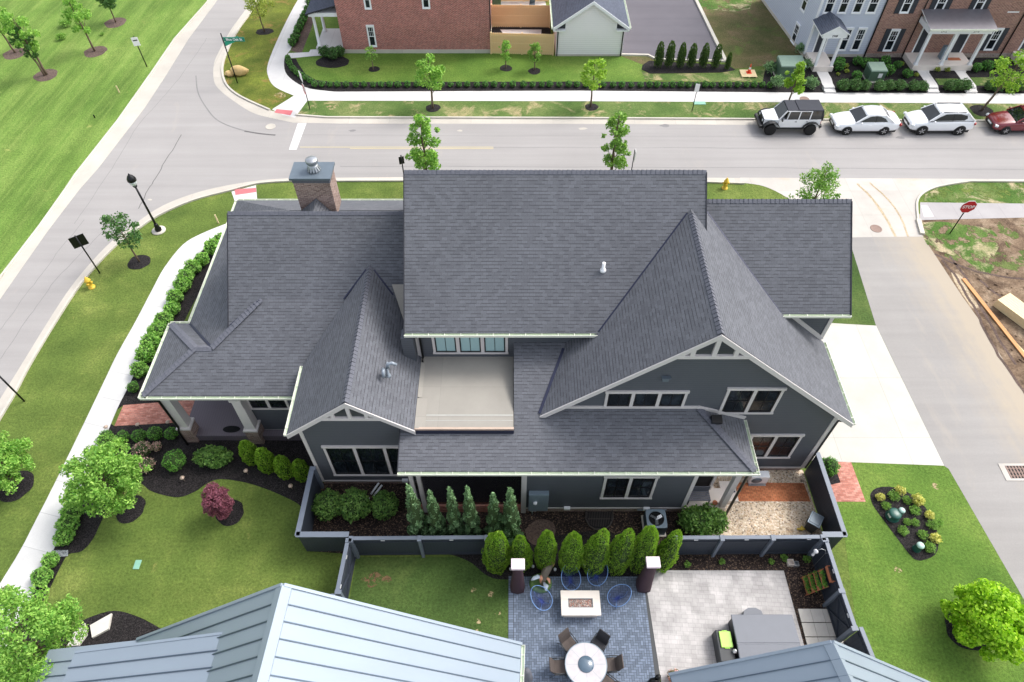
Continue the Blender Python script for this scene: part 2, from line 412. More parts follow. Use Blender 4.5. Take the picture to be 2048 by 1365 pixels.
    M['mulch']=m_speckle('black_mulch',[(18,18,18),(33,31,32),(46,43,44),(68,63,63)],38)
    M['mulchb']=m_speckle('brown_mulch',[(24,20,20),(42,36,35),(62,52,48),(44,38,37),(120,100,84)],24,bigamt=.45)
    M['mulch2']=m_speckle('brown_soil_bed',[(88,74,68),(110,94,86),(76,64,60)],20)
    M['gravel']=m_speckle('river_gravel',[(120,106,94),(206,186,160),(226,212,190),(188,160,128),(240,230,216)],17,.8,bump=1.)
    M['stamp']=None
    M['fence']=m_siding('fence_slate_paint',(52,59,70),.14,.1,0,.6)
    M['fencecap']=plain('fence_cap_paint',(104,113,126),.5,amt=.06)
    M['cedar']=m_wood('cedar_board',(226,186,132),(246,220,176))
    M['lumber']=m_wood('fresh_lumber',(214,190,140),(240,222,184))
    M['lumber2']=m_wood('weathered_plank',(184,128,80),(214,160,108))
    M['bark']=plain('tree_bark',(108,92,76),.9,amt=.3,scale=8,bump=.4)
    M['core']=plain('shrub_core',(50,72,32),1.,amt=.3)
    for k,a,b,wm in (('leaf_lime',(104,150,40),(176,208,84),None),('leaf_mid',(88,134,54),(156,194,96),None),
        ('leaf_dark',(50,86,42),(98,140,76),None),('leaf_street',(92,146,54),(166,206,100),None),
        ('leaf_maple',(124,176,28),(186,222,62),None),('leaf_purple',(106,58,74),(168,104,122),None),
        ('leaf_hyd',(94,150,60),(164,208,104),None),('leaf_box',(66,124,44),(124,178,76),None),
        ('leaf_arb',(104,150,44),(170,204,84),None),('leaf_jun',(76,112,70),(144,178,130),None),
        ('leaf_hedge',(52,112,42),(108,166,74),None),('leaf_rose',(92,116,72),(190,170,150),(248,196,198)),
        ('leaf_yel',(176,180,90),(232,226,140),None),('leaf_olive',(112,132,56),(186,198,90),None),
        ('leaf_yew',(70,112,50),(122,158,78),None),('leaf_cedar',(58,84,40),(96,122,60),None)):
        M[k]=m_leaf(k,a,b,warm=wm)
    M['metal_l']=m_metalroof('standing_seam_light',(146,158,170))
    M['seam']=plain('seam_metal',(84,98,112),.4,.5)
    M['cream']=plain('cream_stone',(232,222,212),.7,amt=.05)
    M['rock']=plain('boulder_stone',(206,176,122),.9,amt=.35,scale=2.2,bump=.8)
    M['hydrant']=plain('hydrant_yellow',(226,186,62),.45)
    M['green']=plain('utility_green',(78,104,84),.55)
    M['greentop']=plain('utility_green_top',(120,142,128),.5)
    M['dgreen']=plain('vent_dark_green',(34,84,74),.35)
    M['lgreen']=plain('vent_cap_pale',(176,206,196),.4)
    M['sign_red']=plain('sign_red',(184,26,42),.4,amt=.05)
    M['sign_white']=plain('sign_white',(238,238,238),.4,amt=.02)
    M['sign_green']=plain('sign_green',(14,128,104),.4,amt=.05)
    M['rust']=plain('iron_cover',(138,116,106),.8,amt=.2,scale=8)
    M['iron']=plain('iron_grate',(84,78,76),.7,.4)
    M['orange']=plain('cone_orange',(232,74,40),.5)
    M['tyre']=plain('tyre_rubber',(24,24,25),.85)
    M['rim']=plain('alloy_rim',(190,192,196),.3,.8)
    M['rimdark']=plain('rim_black',(30,30,32),.4,.5)
    for k,c in (('car_white',(238,240,243)),('car_red',(118,26,40))):
        t=NT(k); n=t.noise(t.coord('Object'),.8,2); cc=lin(c); t.done(t.mix(n,var(cc,.97),var(cc,1.02)),.22,.0,.6); t.b.inputs['Coat Weight'].default_value=.7; M[k]=t.m
    M['carglass']=m_glass('car_glass',(24,30,34),.05,.9)
    M['carblack']=plain('car_black_trim',(30,31,33),.5)
    M['softtop']=plain('black_soft_top',(46,49,58),.8)
    M['lamp']=plain('lamp_lens',(220,226,230),.15,.2)
    M['tail']=plain('tail_lens',(150,20,26),.2)
    M['blue']=plain('chair_blue_cord',(44,66,140),.5)
    M['bluerim']=plain('chair_tube_blue',(120,158,214),.35,.3)
    M['burg']=plain('burgundy_cover',(66,44,54),.75,amt=.2,scale=2)
    M['covertop']=plain('cover_top_pale',(222,208,214),.5)
    M['wicker']=m_siding('wicker_weave',(92,83,79),.05,.25,1,.8)
    M['wicker_dark']=m_siding('wicker_dark_weave',(56,56,60),.04,.25,1,.8)
    M['tubgrey']=plain('spa_cover_vinyl',(112,116,124),.6,amt=.05)
    M['lime']=plain('lime_plastic',(170,222,96),.35)
    M['charcoal']=plain('charcoal_plastic',(48,52,56),.5)
    M['acgrey']=plain('condenser_grey',(104,116,126),.45,.3)
    M['meter']=plain('meter_box_grey',(128,144,156),.45,.2)
    M['terracotta']=plain('terracotta',(190,118,84),.8,amt=.15)
    M['koi_orange']=plain('koi_orange',(222,160,128),.4,amt=.25,scale=5)
    M['koi_blue']=plain('koi_pale_blue',(200,212,226),.35,amt=.1)
    M['koi_brown']=plain('koi_bronze',(104,96,84),.5,amt=.25,scale=5)
    M['koi_green']=plain('koi_green_base',(96,128,72),.6,amt=.2)
    M['marble']=plain('glass_tabletop',(188,184,186),.15,amt=.22,scale=2.5,spec=.8)
    M['susan']=plain('lazy_susan_glass',(84,102,118),.08,spec=.8)
    M['ember']=m_speckle('fire_glass',[(120,70,58),(190,130,110),(70,120,120),(220,200,190),(90,60,56)],45,.2)
    M['bluesiding']=m_siding('siding_pale_blue',(204,211,226),.16,.04)
    M['garsiding']=m_siding('siding_white',(252,248,251),.16,.03)
    M['shutter']=plain('shutter_charcoal',(48,52,60),.6)
    M['portico']=plain('porch_metal_roof',(118,116,122),.45,.4)
    M['foundation']=m_speckle('foundation_stone',[(150,136,128),(172,160,150),(136,120,112)],14)
    M['pebble']=m_speckle('pebble_border',[(120,124,130),(170,174,178),(90,94,100)],22)
    M['limestone']=plain('limestone_slab',(206,202,194),.85,amt=.1,scale=4,bump=.4)
    M['yellowplastic']=plain('yellow_plastic',(236,206,84),.5)
    M['shoe']=plain('navy_shoe',(30,36,78),.6)
    M['teal']=plain('utility_lid_teal',(128,176,156),.6)
    M['screen']=None
    t=NT('porch_screen'); t.done(lin((26,26,30)),.4,0,.5); tp=t.new('BsdfTransparent'); ms=t.new('MixShader'); ms.inputs[0].default_value=.5
    t.l(t.b.outputs[0],ms.inputs[1]); t.l(tp.outputs[0],ms.inputs[2]); t.l(ms.outputs[0],t.out.inputs[0]); M['screen']=t.m
    t=NT('stamped_concrete'); v=t.mapping(t.coord('pos'),(1,1,1),(0,0,R(3))); c=lin((180,177,176))
    b=brickn(t,v,var(c,.92),var(c,1.05),var(c,.72),.26,.17,.007,.33,2); b2=brickn(t,v,(.82,.82,.82),(1.1,1.1,1.1),(.88,.88,.88),.42,.42,.006,.5,2)
    n=t.noise(v,1.2,5,.65); col=t.mix(1,b.outputs['Color'],b2.outputs['Color'],'MULTIPLY'); col=t.mix(1,col,t.ramp(n,[(.35,.82),(.65,1.1)]),'MULTIPLY')
    t.done(col,.55,0,.4); M['stamp']=t.m
    t=NT('paver_blue_grey'); g=t.new('NewGeometry'); c=lin((112,124,142)); col=t.ramp(g.outputs['Random Per Island'],[(0.,var(c,.72)),(1.,var(c,1.2))]); t.done(col,.8,0,.3); M['paver']=t.m
mk()

def add_mask(key,scale,thr):
    m=M[key]; nt=m.node_tree; t=NT.__new__(NT); t.m=m; t.t=nt; t.n=nt.nodes; t.b=nt.nodes['Principled BSDF']; t.out=nt.nodes['Material Output']
    n=t.noise(t.coord('pos'),scale,6,.7,.3); f=t.ramp(n,[(thr,0.),(thr+.03,1.)])
    tp=t.new('BsdfTransparent'); ms=t.new('MixShader'); t.l(f,ms.inputs[0]); t.l(tp.outputs[0],ms.inputs[1]); t.l(t.b.outputs[0],ms.inputs[2]); t.l(ms.outputs[0],t.out.inputs[0])
M['weeds2']=m_grass('weed_grass_thin',(70,92,44),(92,108,56),(124,126,84),patch=.6)
add_mask('weeds',1.1,.44); add_mask('weeds2',.8,.54)
def add_dust():
    m=M['alley']; nt=m.node_tree; t=NT.__new__(NT); t.m=m; t.t=nt; t.n=nt.nodes; t.b=nt.nodes['Principled BSDF']; t.out=nt.nodes['Material Output']
    src=t.b.inputs['Base Color'].links[0].from_socket
    a,b=P(1882,529),P(2048,788); d=(b-a).normalized(); n=Vector((-d.y,d.x,0)); n=n if n.x<0 else -n
    v=t.coord('pos'); sp=t.new('VectorMath',operation='DOT_PRODUCT'); t.l(v,sp.inputs[0]); sp.inputs[1].default_value=tuple(n)
    dist=t.math('SUBTRACT',sp.outputs['Value'],a.dot(n)); ns=t.noise(t.mapping(v,(1,1,1),(0,0,-math.atan2(d.y,d.x))),.9,6,.72,.4); ns2=t.noise(t.mapping(t.mapping(v,(1,1,1),(0,0,-math.atan2(d.y,d.x))),(.12,2.4,1)),1,5,.65)
    e=t.math('ADD',t.math('DIVIDE',dist,2.6),t.math('MULTIPLY_ADD',ns,1.0,t.math('MULTIPLY_ADD',ns2,.9,-1.2)))
    f=t.ramp(e,[(.0,.85),(.55,.25),(1.,.0)]); t.l(t.mix(f,src,lin((172,160,142))),t.b.inputs['Base Color'])
add_dust()
M['crack']=plain('road_tar',(96,94,94),.9,amt=.2)
M['crackl']=plain('road_joint',(128,126,126),.9,amt=.2)
M['plotsand']=m_grass('sand_patch_mat',(164,146,120),(182,166,140),(196,180,152),patch=.6)
M['membrane_seam']=plain('membrane_seam',(168,167,161),.8)
M['spot']=m_grass('bare_spot_mat',(150,134,100),(168,152,116),(182,166,130),patch=.6); add_mask('spot',5.,.50)
M['spotred']=m_grass('bare_spot_reddish',(104,84,62),(118,96,72),(128,106,80),patch=.6); add_mask('spotred',5.,.48)
# ================= GROUND =================
def crv(pts,n=4):
    "Catmull-Rom through open pixel polyline"
    out=[]; m=len(pts)
    for i in range(m-1):
        p0,p1,p2,p3=pts[max(i-1,0)],pts[i],pts[i+1],pts[min(i+2,m-1)]
        for k in range(n):
            t=k/n; q=[]
            for a in(0,1):
                q.append(.5*((2*p1[a])+(-p0[a]+p2[a])*t+(2*p0[a]-5*p1[a]+4*p2[a]-p3[a])*t*t+(-p0[a]+3*p1[a]-3*p2[a]+p3[a])*t**3))
            out.append(tuple(q))
    out.append(pts[-1]); return out
def W(px,z=0): return [tuple(P(x,y,0).xy)+(z,) for x,y in px]
def sheet(name,pts,mat,z,kind='structure',label=None,cat=None,world=False,group=None):
    b=MB(); b.face([(p[0],p[1],z) for p in pts] if world else [(p[0],p[1],z) for p in W(pts)])
    me_n=b; o=b.build(name,M[mat])
    if o.data.polygons[0].normal.z<0: o.data.flip_normals()
    return tag(o,label,cat,group,kind)
def disc(name,c,r,mat,z,kind='structure',ry=None,jit=.06,n=28,**k):
    c=P(*c) if len(c)==2 else Vector(c); rr=random.Random(int(c.x*100))
    ph=rr.random()*6
    return sheet(name,[(c.x+(r*(1+jit*math.sin(3*t+ph)+jit*.6*math.sin(7*t+ph*2)))*math.cos(t),c.y+(ry or r)*(1+jit*math.sin(2*t+ph))*math.sin(t)) for t in [2*math.pi*i/n for i in range(n)]],mat,z,kind,world=True,**k)
b=MB(); b.face([(-700,-300,0),(700,-300,0),(700,900,0),(-700,900,0)]); tag(b.build('ground',M['lawn']),kind='structure')
K1in=[(-200,760),(0,600),(95,464),(159,380),(197,337),(290,216),(332,152),(377,79),(430,8),(475,-60),(540,-150)]
K1out=[(-240,740),(0,558),(79,455),(132,380),(152,350),(236,243),(303,148),(350,79),(414,7),(455,-60),(520,-150)]
K3in=crv([(600,-150),(556,-80),(520,-28),(493,17),(462,60),(440,100),(428,128),(428,162),(441,182),(472,206),(505,226),(539,236),(586,246)])+[(680,248),(1160,248.5),(1560,251),(2048,255),(2400,258)]
K3out=crv([(610,-150),(570,-80),(534,-28),(508,17),(477,60),(456,100),(446,130),(447,155),(458,176),(485,196),(540,221),(591,231)])+[(655,236),(1160,237.5),(1560,240),(2048,243.5),(2400,246)]
K2in=crv([(-200,1110),(0,799),(103,633),(154,559),(212,494),(256,459),(311,420),(366,395),(432,376),(515,362),(580,357)])+[(808,355),(1413,356),(1500,357)]
K2out=crv([(-200,1150),(0,838),(59,732),(110,647),(161,570),(220,503),(264,468),(315,433),(385,402),(460,382),(515,368),(580,363)])+[(808,362.5),(1413,365),(1488,368)]
sheet('road',K1in+K3in+[(2400,362),(2048,360)]+K2in[::-1],'road',.008)
def band(name,a,b_,mat,z):
    o=MB(); o.face([(p[0],p[1],z) for p in W(a)+W(b_[::-1])]); ob=o.build(name,M[mat])
    if ob.data.polygons[0].normal.z<0: ob.data.flip_normals()
    return tag(ob,kind='structure')
band('gutter_pan',K1in,K1out,'gutterpan',.012); band('gutter_pan',K3in,K3out,'gutterpan',.012); band('gutter_pan',K2in,K2out,'gutterpan',.012)
def kerb(pts,wd=.16,h=.11,mat='kerb',name='kerb'):
    p=[Vector(q) for q in W(pts)]; b=MB(); pr=[(-wd/2,0),(-wd/2,h),(wd/2-.03,h),(wd/2,0)]
    rings=[]
    for i,q in enumerate(p):
        d=(p[min(i+1,len(p)-1)]-p[max(i-1,0)]).normalized(); n=Vector((-d.y,d.x,0))
        rings.append([q+n*a+Vector((0,0,z)) for a,z in pr])
    b.loft(rings,smooth=False); o=b.build(name,M[mat],fix=True); return tag(o,kind='structure')
kerb(K1out); kerb(K2out)
isl=crv([(610,-150),(570,-80),(534,-28),(508,17),(477,60),(456,100),(446,130),(447,155),(458,176),(485,196),(540,221)]); kerb(isl)
kerb([(591,231),(655,236),(1160,237.5),(1560,240),(2048,243.5),(2400,246)])
# grass areas
sheet('field',[(-1600,1000)]+K1out+[(460,-500),(-2500,-500)],'field',.004)
def isl_r(): return crv([(700,-150),(650,-60),(620,-28),(596,0),(561,67),(536,128),(537,155),(551,175),(588,192)])
sheet('island_grass',isl[:]+[(588,192)]+isl_r()[::-1],'island',.004)
sheet('verge_grass',[(591,231),(655,236),(1160,237.5),(1560,240),(2048,243.5),(2400,246),(2400,211),(2048,208),(1560,205),(1160,203),(615,202)],'strip',.004)
WL=crv([(-260,1560),(0,1168),(75,1035),(146,893),(210,760),(234,710),(271,644),(304,581),(330,534),(366,490),(403,468),(452,448)])+[(520,436),(640,430),(1000,430)]
WR=crv([(-200,1660),(0,1318),(84,1150),(133,1044),(176,950),(209,880),(234,820),(256,776),(286,713),(315,651),(341,600),(366,545),(388,519),(414,494),(452,472)])+[(520,458),(640,452),(1000,452)]
band('sidewalk',WL,WR,'walk_v',.012)
sheet('kerb_ramp',[(463,384),(512,371),(518,440),(486,440),(474,415)],'walk',.014)
sheet('tactile_pad',[(469,379.5),(512,376.5),(513,385),(471,391)],'tactile',.02)
# far sidewalk
FWR=crv([(760,-150),(700,-60),(660,-28),(623,0),(615,27),(584,94),(578,104),(569,118),(571,145),(591,165),(621,178),(669,184)])+[(1160,182),(1560,185.5),(2048,188),(2400,190)]
FWL=isl_r()+[(615,202),(1160,203),(1560,205),(2048,208),(2400,211)]
band('sidewalk',FWR,FWL,'walk',.012)
sheet('kerb_ramp',[(544,219.5),(588,192),(615,202),(590,236),(566,231)],'walk',.014)
sheet('tactile_pad',[(553,219),(586,222),(581,231.5),(549,226)],'tactile',.02)
sheet('garden_path',[(577,107),(618,105),(621,100),(690,97),(690,109),(625,113),(573,118)],'walk',.013)
# far lawn + beds
sheet('far_lawn',[(594,118),(598,132),(612,150),(632,161),(669,165),(1160,164),(1290,166),(1290,112),(1240,110),(1110,108),(980,103),(980,60),(700,-40),(690,-150),(640,-40),(600,100)],'lawn_r',.004)
sheet('hedge_bed',FWR[FWR.index((569,118)) if (569,118) in FWR else 0:][:]+[(2400,120),(1606,113),(1570,118),(1532,130),(1525,166),(1500,165),(1160,164),(669,165),(632,161),(610,148),(598,130),(592,118)],'mulch',.016)
sheet('hedge_bed',[(623,0),(645,-40),(658,-40),(640,0),(622,60),(603,108),(582,102),(615,27)],'mulch2',.008)
sheet('parking_lot',[(1240,-200),(1330,-200),(1391,0),(1451,124),(1325,121),(1308,118),(1296,112),(1243,111)],'lotasphalt',.008)
kerb([(1340,-160),(1391,0),(1451,124)],.3,.15,name='lot_kerb'); kerb([(1451,124),(1325,121),(1308,118),(1296,112),(1243,111)],.2,.12,name='lot_kerb')
sheet('bare_yard',[(1340,-160),(1391,0),(1451,124),(1470,138),(1530,132),(1606,113),(1530,0),(1430,-200)],'dirtgreen',.006)
sheet('bare_yard',[(1393,-2),(1420,-40),(1510,-20),(1500,18),(1470,24),(1400,18)],'weeds',.009)
sheet('tree_bed',[(1285,131),(1298,122),(1455,130),(1472,141),(1440,146),(1300,148),(1283,140)],'mulch',.012)
sheet('dry_verge',[(1282,141),(1300,148.5),(1440,147),(1472,141),(1530,140),(1526,163),(1400,163),(1290,160)],'strip',.010)
sheet('dry_verge',[(1243,113),(1296,114),(1310,120),(1285,130),(1275,126)],'dirtgreen',.010)
# paint and cracks
def ribbon(name,pts,w,mat,z=.013,n=4,wob=0):
    p=[Vector(q) for q in W(crv(pts,n))]; b=MB(); L=[];Rr=[]; rr=random.Random(4)
    for i,q in enumerate(p):
        d=(p[min(i+1,len(p)-1)]-p[max(i-1,0)]).normalized(); nn=Vector((-d.y,d.x,0)); o=nn*rr.uniform(-wob,wob); L.append(q+o+nn*w/2); Rr.append(q+o-nn*w/2)
    for i in range(len(p)-1): b.face([(L[i].x,L[i].y,z),(Rr[i].x,Rr[i].y,z),(Rr[i+1].x,Rr[i+1].y,z),(L[i+1].x,L[i+1].y,z)])
    o=b.build(name,M[mat])
    if o.data.polygons[0].normal.z<0: o.data.flip_normals()
    return tag(o,kind='structure')
ribbon('road_crack',[(276,418),(300,375),(330,325),(364,270)],.05,'crack',wob=.05,n=8)
ribbon('road_crack',[(0,719),(60,632),(110,563),(170,500),(227,442)],.035,'crackl',wob=.04,n=8)
ribbon('road_crack',[(148,448),(216,350),(276,253),(350,168),(414,77)],.03,'crackl',wob=.04,n=8)
ribbon('road_crack',[(0,660),(60,580),(120,500),(170,440)],.03,'crackl',wob=.05,n=8)
ribbon('tyre_mark',[(392,152),(396,185),(412,215),(438,243),(489,262),(551,271)],.09,'crackl',n=8)
ribbon('tyre_mark',[(489,263),(520,268),(551,271)],.13,'crack',z=.0135)
ribbon('road_crack',[(680,333),(1000,334),(1400,336),(1800,338),(2048,340)],.04,'crackl',wob=.03,n=10)
ribbon('road_crack',[(987,295.5),(1200,296),(1500,297),(2048,299)],.03,'crackl',wob=.03,n=10)
ribbon('road_crack',[(600,270),(900,272),(1300,273),(1900,276)],.02,'crackl',wob=.03,n=10)
ribbon('tyre_mark',[(1715,368),(1755,410),(1790,474)],.16,'plotsand',z=.0165,wob=.05); ribbon('tyre_mark',[(1740,366),(1790,415),(1815,474)],.12,'plotsand',z=.0165,wob=.05)
sheet('stop_line',[(596,247),(613,247),(593,300),(578,300)],'line',.012)
for yy in (294.3,297.3): sheet('centre_line',[(600 if yy<296 else 700,yy),(987,yy+.1),(987,yy+1.3),(600 if yy<296 else 700,yy+1.2)],'yellow',.012)
# alley, apron, driveway
sheet('alley',[(1640,360),(1697,476),(1752,652),(1772,692),(1888,932),(1897,938),(2048,1200),(2200,1460),(2500,1460),(2200,1040),(2048,788),(2005,718),(1957,639),(1922,590),(1882,529),(1847,476),(1843,430)],'alley',.008)
sheet('apron',crv([(1480,366),(1519,371),(1549,382),(1580,400),(1640,440)])+[(1680,476),(1845,474),(1836,440),(1832,405),(1845,388),(1875,374),(1930,362),(2400,366),(2400,360),(2048,359),(1480,356)],'apron',.014)
sheet('driveway',[(1540,640),(1752,652),(1888,932),(1595,921),(1540,800)],'drive',.012)
sheet('side_lawn',[(1640,360),(1697,476),(1752,652),(1560,640),(1560,420)],'lawn_back',.005)
# building plot
sheet('plot_dirt',[(1843,440),(2048,436),(2500,436),(2500,1460),(2200,1040),(2048,788),(2005,718),(1957,639),(1922,590),(1882,529),(1847,476)],'dirt',.006)
sheet('plot_weeds',crv([(1843,446),(1880,444),(1930,450),(1985,462),(1998,490),(1985,520),(1990,545),(1965,548),(1930,520),(1895,508),(1862,497),(1848,478),(1843,446)],3)[:-1],'weeds',.010)
sheet('plot_weeds',[(1848,403),(1850,390),(1880,374),(1940,366),(2048,364),(2400,365),(2400,408),(2048,408),(1920,408)],'weeds',.010)
sheet('plot_weeds',[(1850,446),(2500,440),(2500,900),(2048,560),(1960,545),(1862,500)],'weeds2',.008)
sheet('sidewalk',[(1840,405.5),(2048,408),(2400,411),(2400,434),(2048,436),(1840,441)],'oldwalk',.016)
sheet('tactile_pad',[(1842,412),(1855,413),(1867,434),(1848,435)],'covertop',.02)
kerb(crv([(1835,441),(1833,420),(1834,402),(1846,387),(1876,374),(1940,363.5)])+[(2400,366)],.15,.1)
kerb([(1836,441),(1844,470)],.3,.14)
sheet('sand_patch',crv([(1902,545),(1925,555),(1940,590),(1956,612),(1945,617),(1925,590),(1908,562),(1902,545)],3)[:-1],'plotsand',.011)
# house beds, walks
def cut(a,p,q):
    i=min(range(len(a)),key=lambda k:abs(a[k][0]-p[0])+abs(a[k][1]-p[1])); j=min(range(len(a)),key=lambda k:abs(a[k][0]-q[0])+abs(a[k][1]-q[1])); return a[i:j+1]
sheet('side_bed',cut(WR,(234,820),(452,472))+[(452,500),(436,515),(414,563),(390,602),(368,644),(330,760),(420,800),(376,802),(246,812)],'mulch',.016)
sheet('brick_walk',[(247,811),(289,808),(376,801),(440,799),(440,846),(344,846.5),(229,853)],'brickpave',.018)
BED=[(605,1017)]+crv([(605,1017),(589,1004),(541,982),(492,966),(443,959),(417,966),(390,984),(359,995),(328,991),(301,982),(284,968),(262,957),(240,965),(225,990),(213,1021),(199,1052),(186,1079),(164,1103),(137,1110),(120,1137),(104,1170),(75,1230),(84,1262),(110,1262),(150,1250),(180,1235),(229,1222),(279,1235),(322,1258),(345,1272)])
sheet('front_bed',[(229,853),(344,846.5),(400,870),(520,860),(600,850),(650,900),(640,960)]+BED+[(345,1310),(100,1400),(0,1450),(-30,1380)]+cut(WR,(0,1318),(229,853)),'mulch',.016)
sheet('pebble_border',[(104,1101),(137,1101),(136,1113),(108,1115)],'pebble',.02)
disc('tree_ring',(261,1019),.66,'mulch',.018); disc('tree_ring',(33,973),.72,'mulch',.018,ry=.85); disc('tree_ring',(461,1026),.62,'mulch',.018)
disc('tree_ring',(278,525),.66,'mulch',.018); disc('tree_ring',(1937,1262),.95,'mulch',.018,ry=.8)
for c in((30,108),(92,151),(191,104),(231,46)): disc('tree_ring',c,.9,'mulch2',.014)
disc('tree_ring',(529,64),.75,'mulch',.018,ry=.6)
disc('tree_ring',(665,124),1.35,'mulch',.018,ry=1.0)
for c,r in(((748,139),.45),((866,217),.55),((1183,215),.5),((1012,137),.5),((1069,143),.5),((1963,222),.8)): disc('tree_ring',c,r,'mulch',.018)
# rear beds
sheet('rear_bed',[(-8.9,14.8),(-4.3,14.8),(-4.3,13.4),(8.3,13.4),(8.3,11.35),(-.9,11.35),(-6.8,11.35),(-8.9,11.5)],'mulchb',.016,world=True)
sheet('tree_bed',crv([(890,1108),(918,1115),(945,1128),(968,1148),(990,1158),(1018,1160)])+[(1340,1153),(1345,1100),(1200,1060),(970,1090)],'mulch',.020)
sheet('bare_soil',crv([(1050,1060),(1075,1040),(1105,1045),(1110,1070),(1085,1092),(1058,1085),(1050,1060)],3)[:-1],'mulch2',.024)
sheet('patio_bed',[(1310,1108),(1660,1105),(1690,1290),(1600,1310),(1567,1143),(1318,1151)],'mulchb',.018)
sheet('gravel_yard',[(7.2,15.45),(13.75,15.45),(13.8,11.4),(8.3,11.4),(8.0,12.6)],'gravel',.020,'stuff',world=True,label='pale river pebbles covering the fenced yard beside the porch steps',cat='gravel')
sheet('paved_patch',[(1470,966),(1607,967),(1621,1004),(1478,1003.5)],'brickpatio',.03)
sheet('brick_walk',[(1667,924.5),(1702,925),(1731,1004),(1667,1004),(1653,971),(1681,966),(1666,939)],'brickpave',.018)
sheet('small_bed',[(1630,912),(1666,924),(1681,966),(1653,972),(1635,940)],'mulch',.020)
# lawns
sheet('back_lawn',[(-6.75,11.25),(-.1,11.25),(-.1,3),(-6.9,3)],'lawn_back',.006,world=True)
sheet('right_lawn',[(1680,922),(1888,932),(1897,938),(2048,1200),(2200,1460),(1740,1460),(1690,1080),(1650,950)],'lawn_r',.005)
sheet('oval_bed',crv([(1740,990),(1747,980),(1765,974),(1790,976),(1815,985),(1840,1003),(1860,1030),(1873,1060),(1877,1090),(1870,1110),(1850,1120),(1828,1119),(1800,1085),(1770,1045),(1745,1010),(1740,990)],2)[:-1],'mulch',.018)
# patios
A_=P(1017,1153); B_=P(1302,1153); C_=P(1326,1375)
b=MB(); b.face([(A_.x,A_.y,.02),(B_.x,A_.y,.02),(5.62,3.2,.02),(A_.x,3.2,.02)][::-1])
def hb(b):
    u=.1; x0=A_.x+.22; x1=5.36; y1=A_.y-.02; y0=3.6; g=.006
    nx=int((x1-x0)/u); ny=int((y1-y0)/u)
    def br(x,y,w,h):
        X0,Y0=x0+x*u,y0+y*u
        a,c,d,e=max(X0,x0)+g,min(X0+w*u,x1)-g,max(Y0,y0)+g,min(Y0+h*u,y1)-g
        if c-a>.02 and e-d>.02: b.face([(a,d,.032),(c,d,.032),(c,e,.032),(a,e,.032)])
    for i in range(-2,nx+2):
        for j in range(-2,ny+2):
            k=(i-j)%4
            if k==0: br(i,j,2,1)
            elif k==3: br(i,j,1,2) if True else None
    y=y0
    while y<y1-.05:
        for k in(0,1):
            b.face([(x1+.0+k*.115+g,y+g,.032),(x1+.115+k*.115-g,y+g,.032),(x1+.115+k*.115-g,y+.1-g,.032),(x1+k*.115+g,y+.1-g,.032)])
            if k==0: b.face([(A_.x+g,y+g,.032),(A_.x+.21-g,y+g,.032),(A_.x+.21-g,y+.1-g,.032),(A_.x+g,y+.1-g,.032)])
        y+=.1
o=b.build('patio_base',M['charcoal'])
tag(o,kind='structure')
b=MB(); hb(b); tag(b.build('paver_patio',M['paver']),kind='structure')
sheet('stamped_patio',[(5.65,11.0-.35),(P(1567,1142).x,P(1567,1142).y),(P(1640,1400).x,3.0),(5.9,3.0)],'stamp',.034,world=True)
o_=P(1594,1219)
for i in range(3):
    for j in range(3):
        x=o_.x+i*.50+.02; y=o_.y-j*.56
        b=MB(); b.box(x,x+.49,y-.53,y,.02,.07)
        tag(b.build('stepping_slab',M['limestone'],bevel=.01),'square grey paving slab laid beside the covered spa','paving slab','paving slabs beside the spa')
for i,pl in enumerate(([(223,1227),(217,1258),(184,1276),(180,1251)],[(169,1246),(173,1270),(157,1291),(134,1293),(147,1267)])):
    b=MB(); b.prism([tuple(P(*q,.12).xy) for q in pl],.0,.13)
    tag(b.build('stone_slab',M['limestone'],bevel=.02),['large pale limestone slab in the dark bed nearest the lawn','pale limestone slab half hidden under the leafy tree'][i],'stone slab')
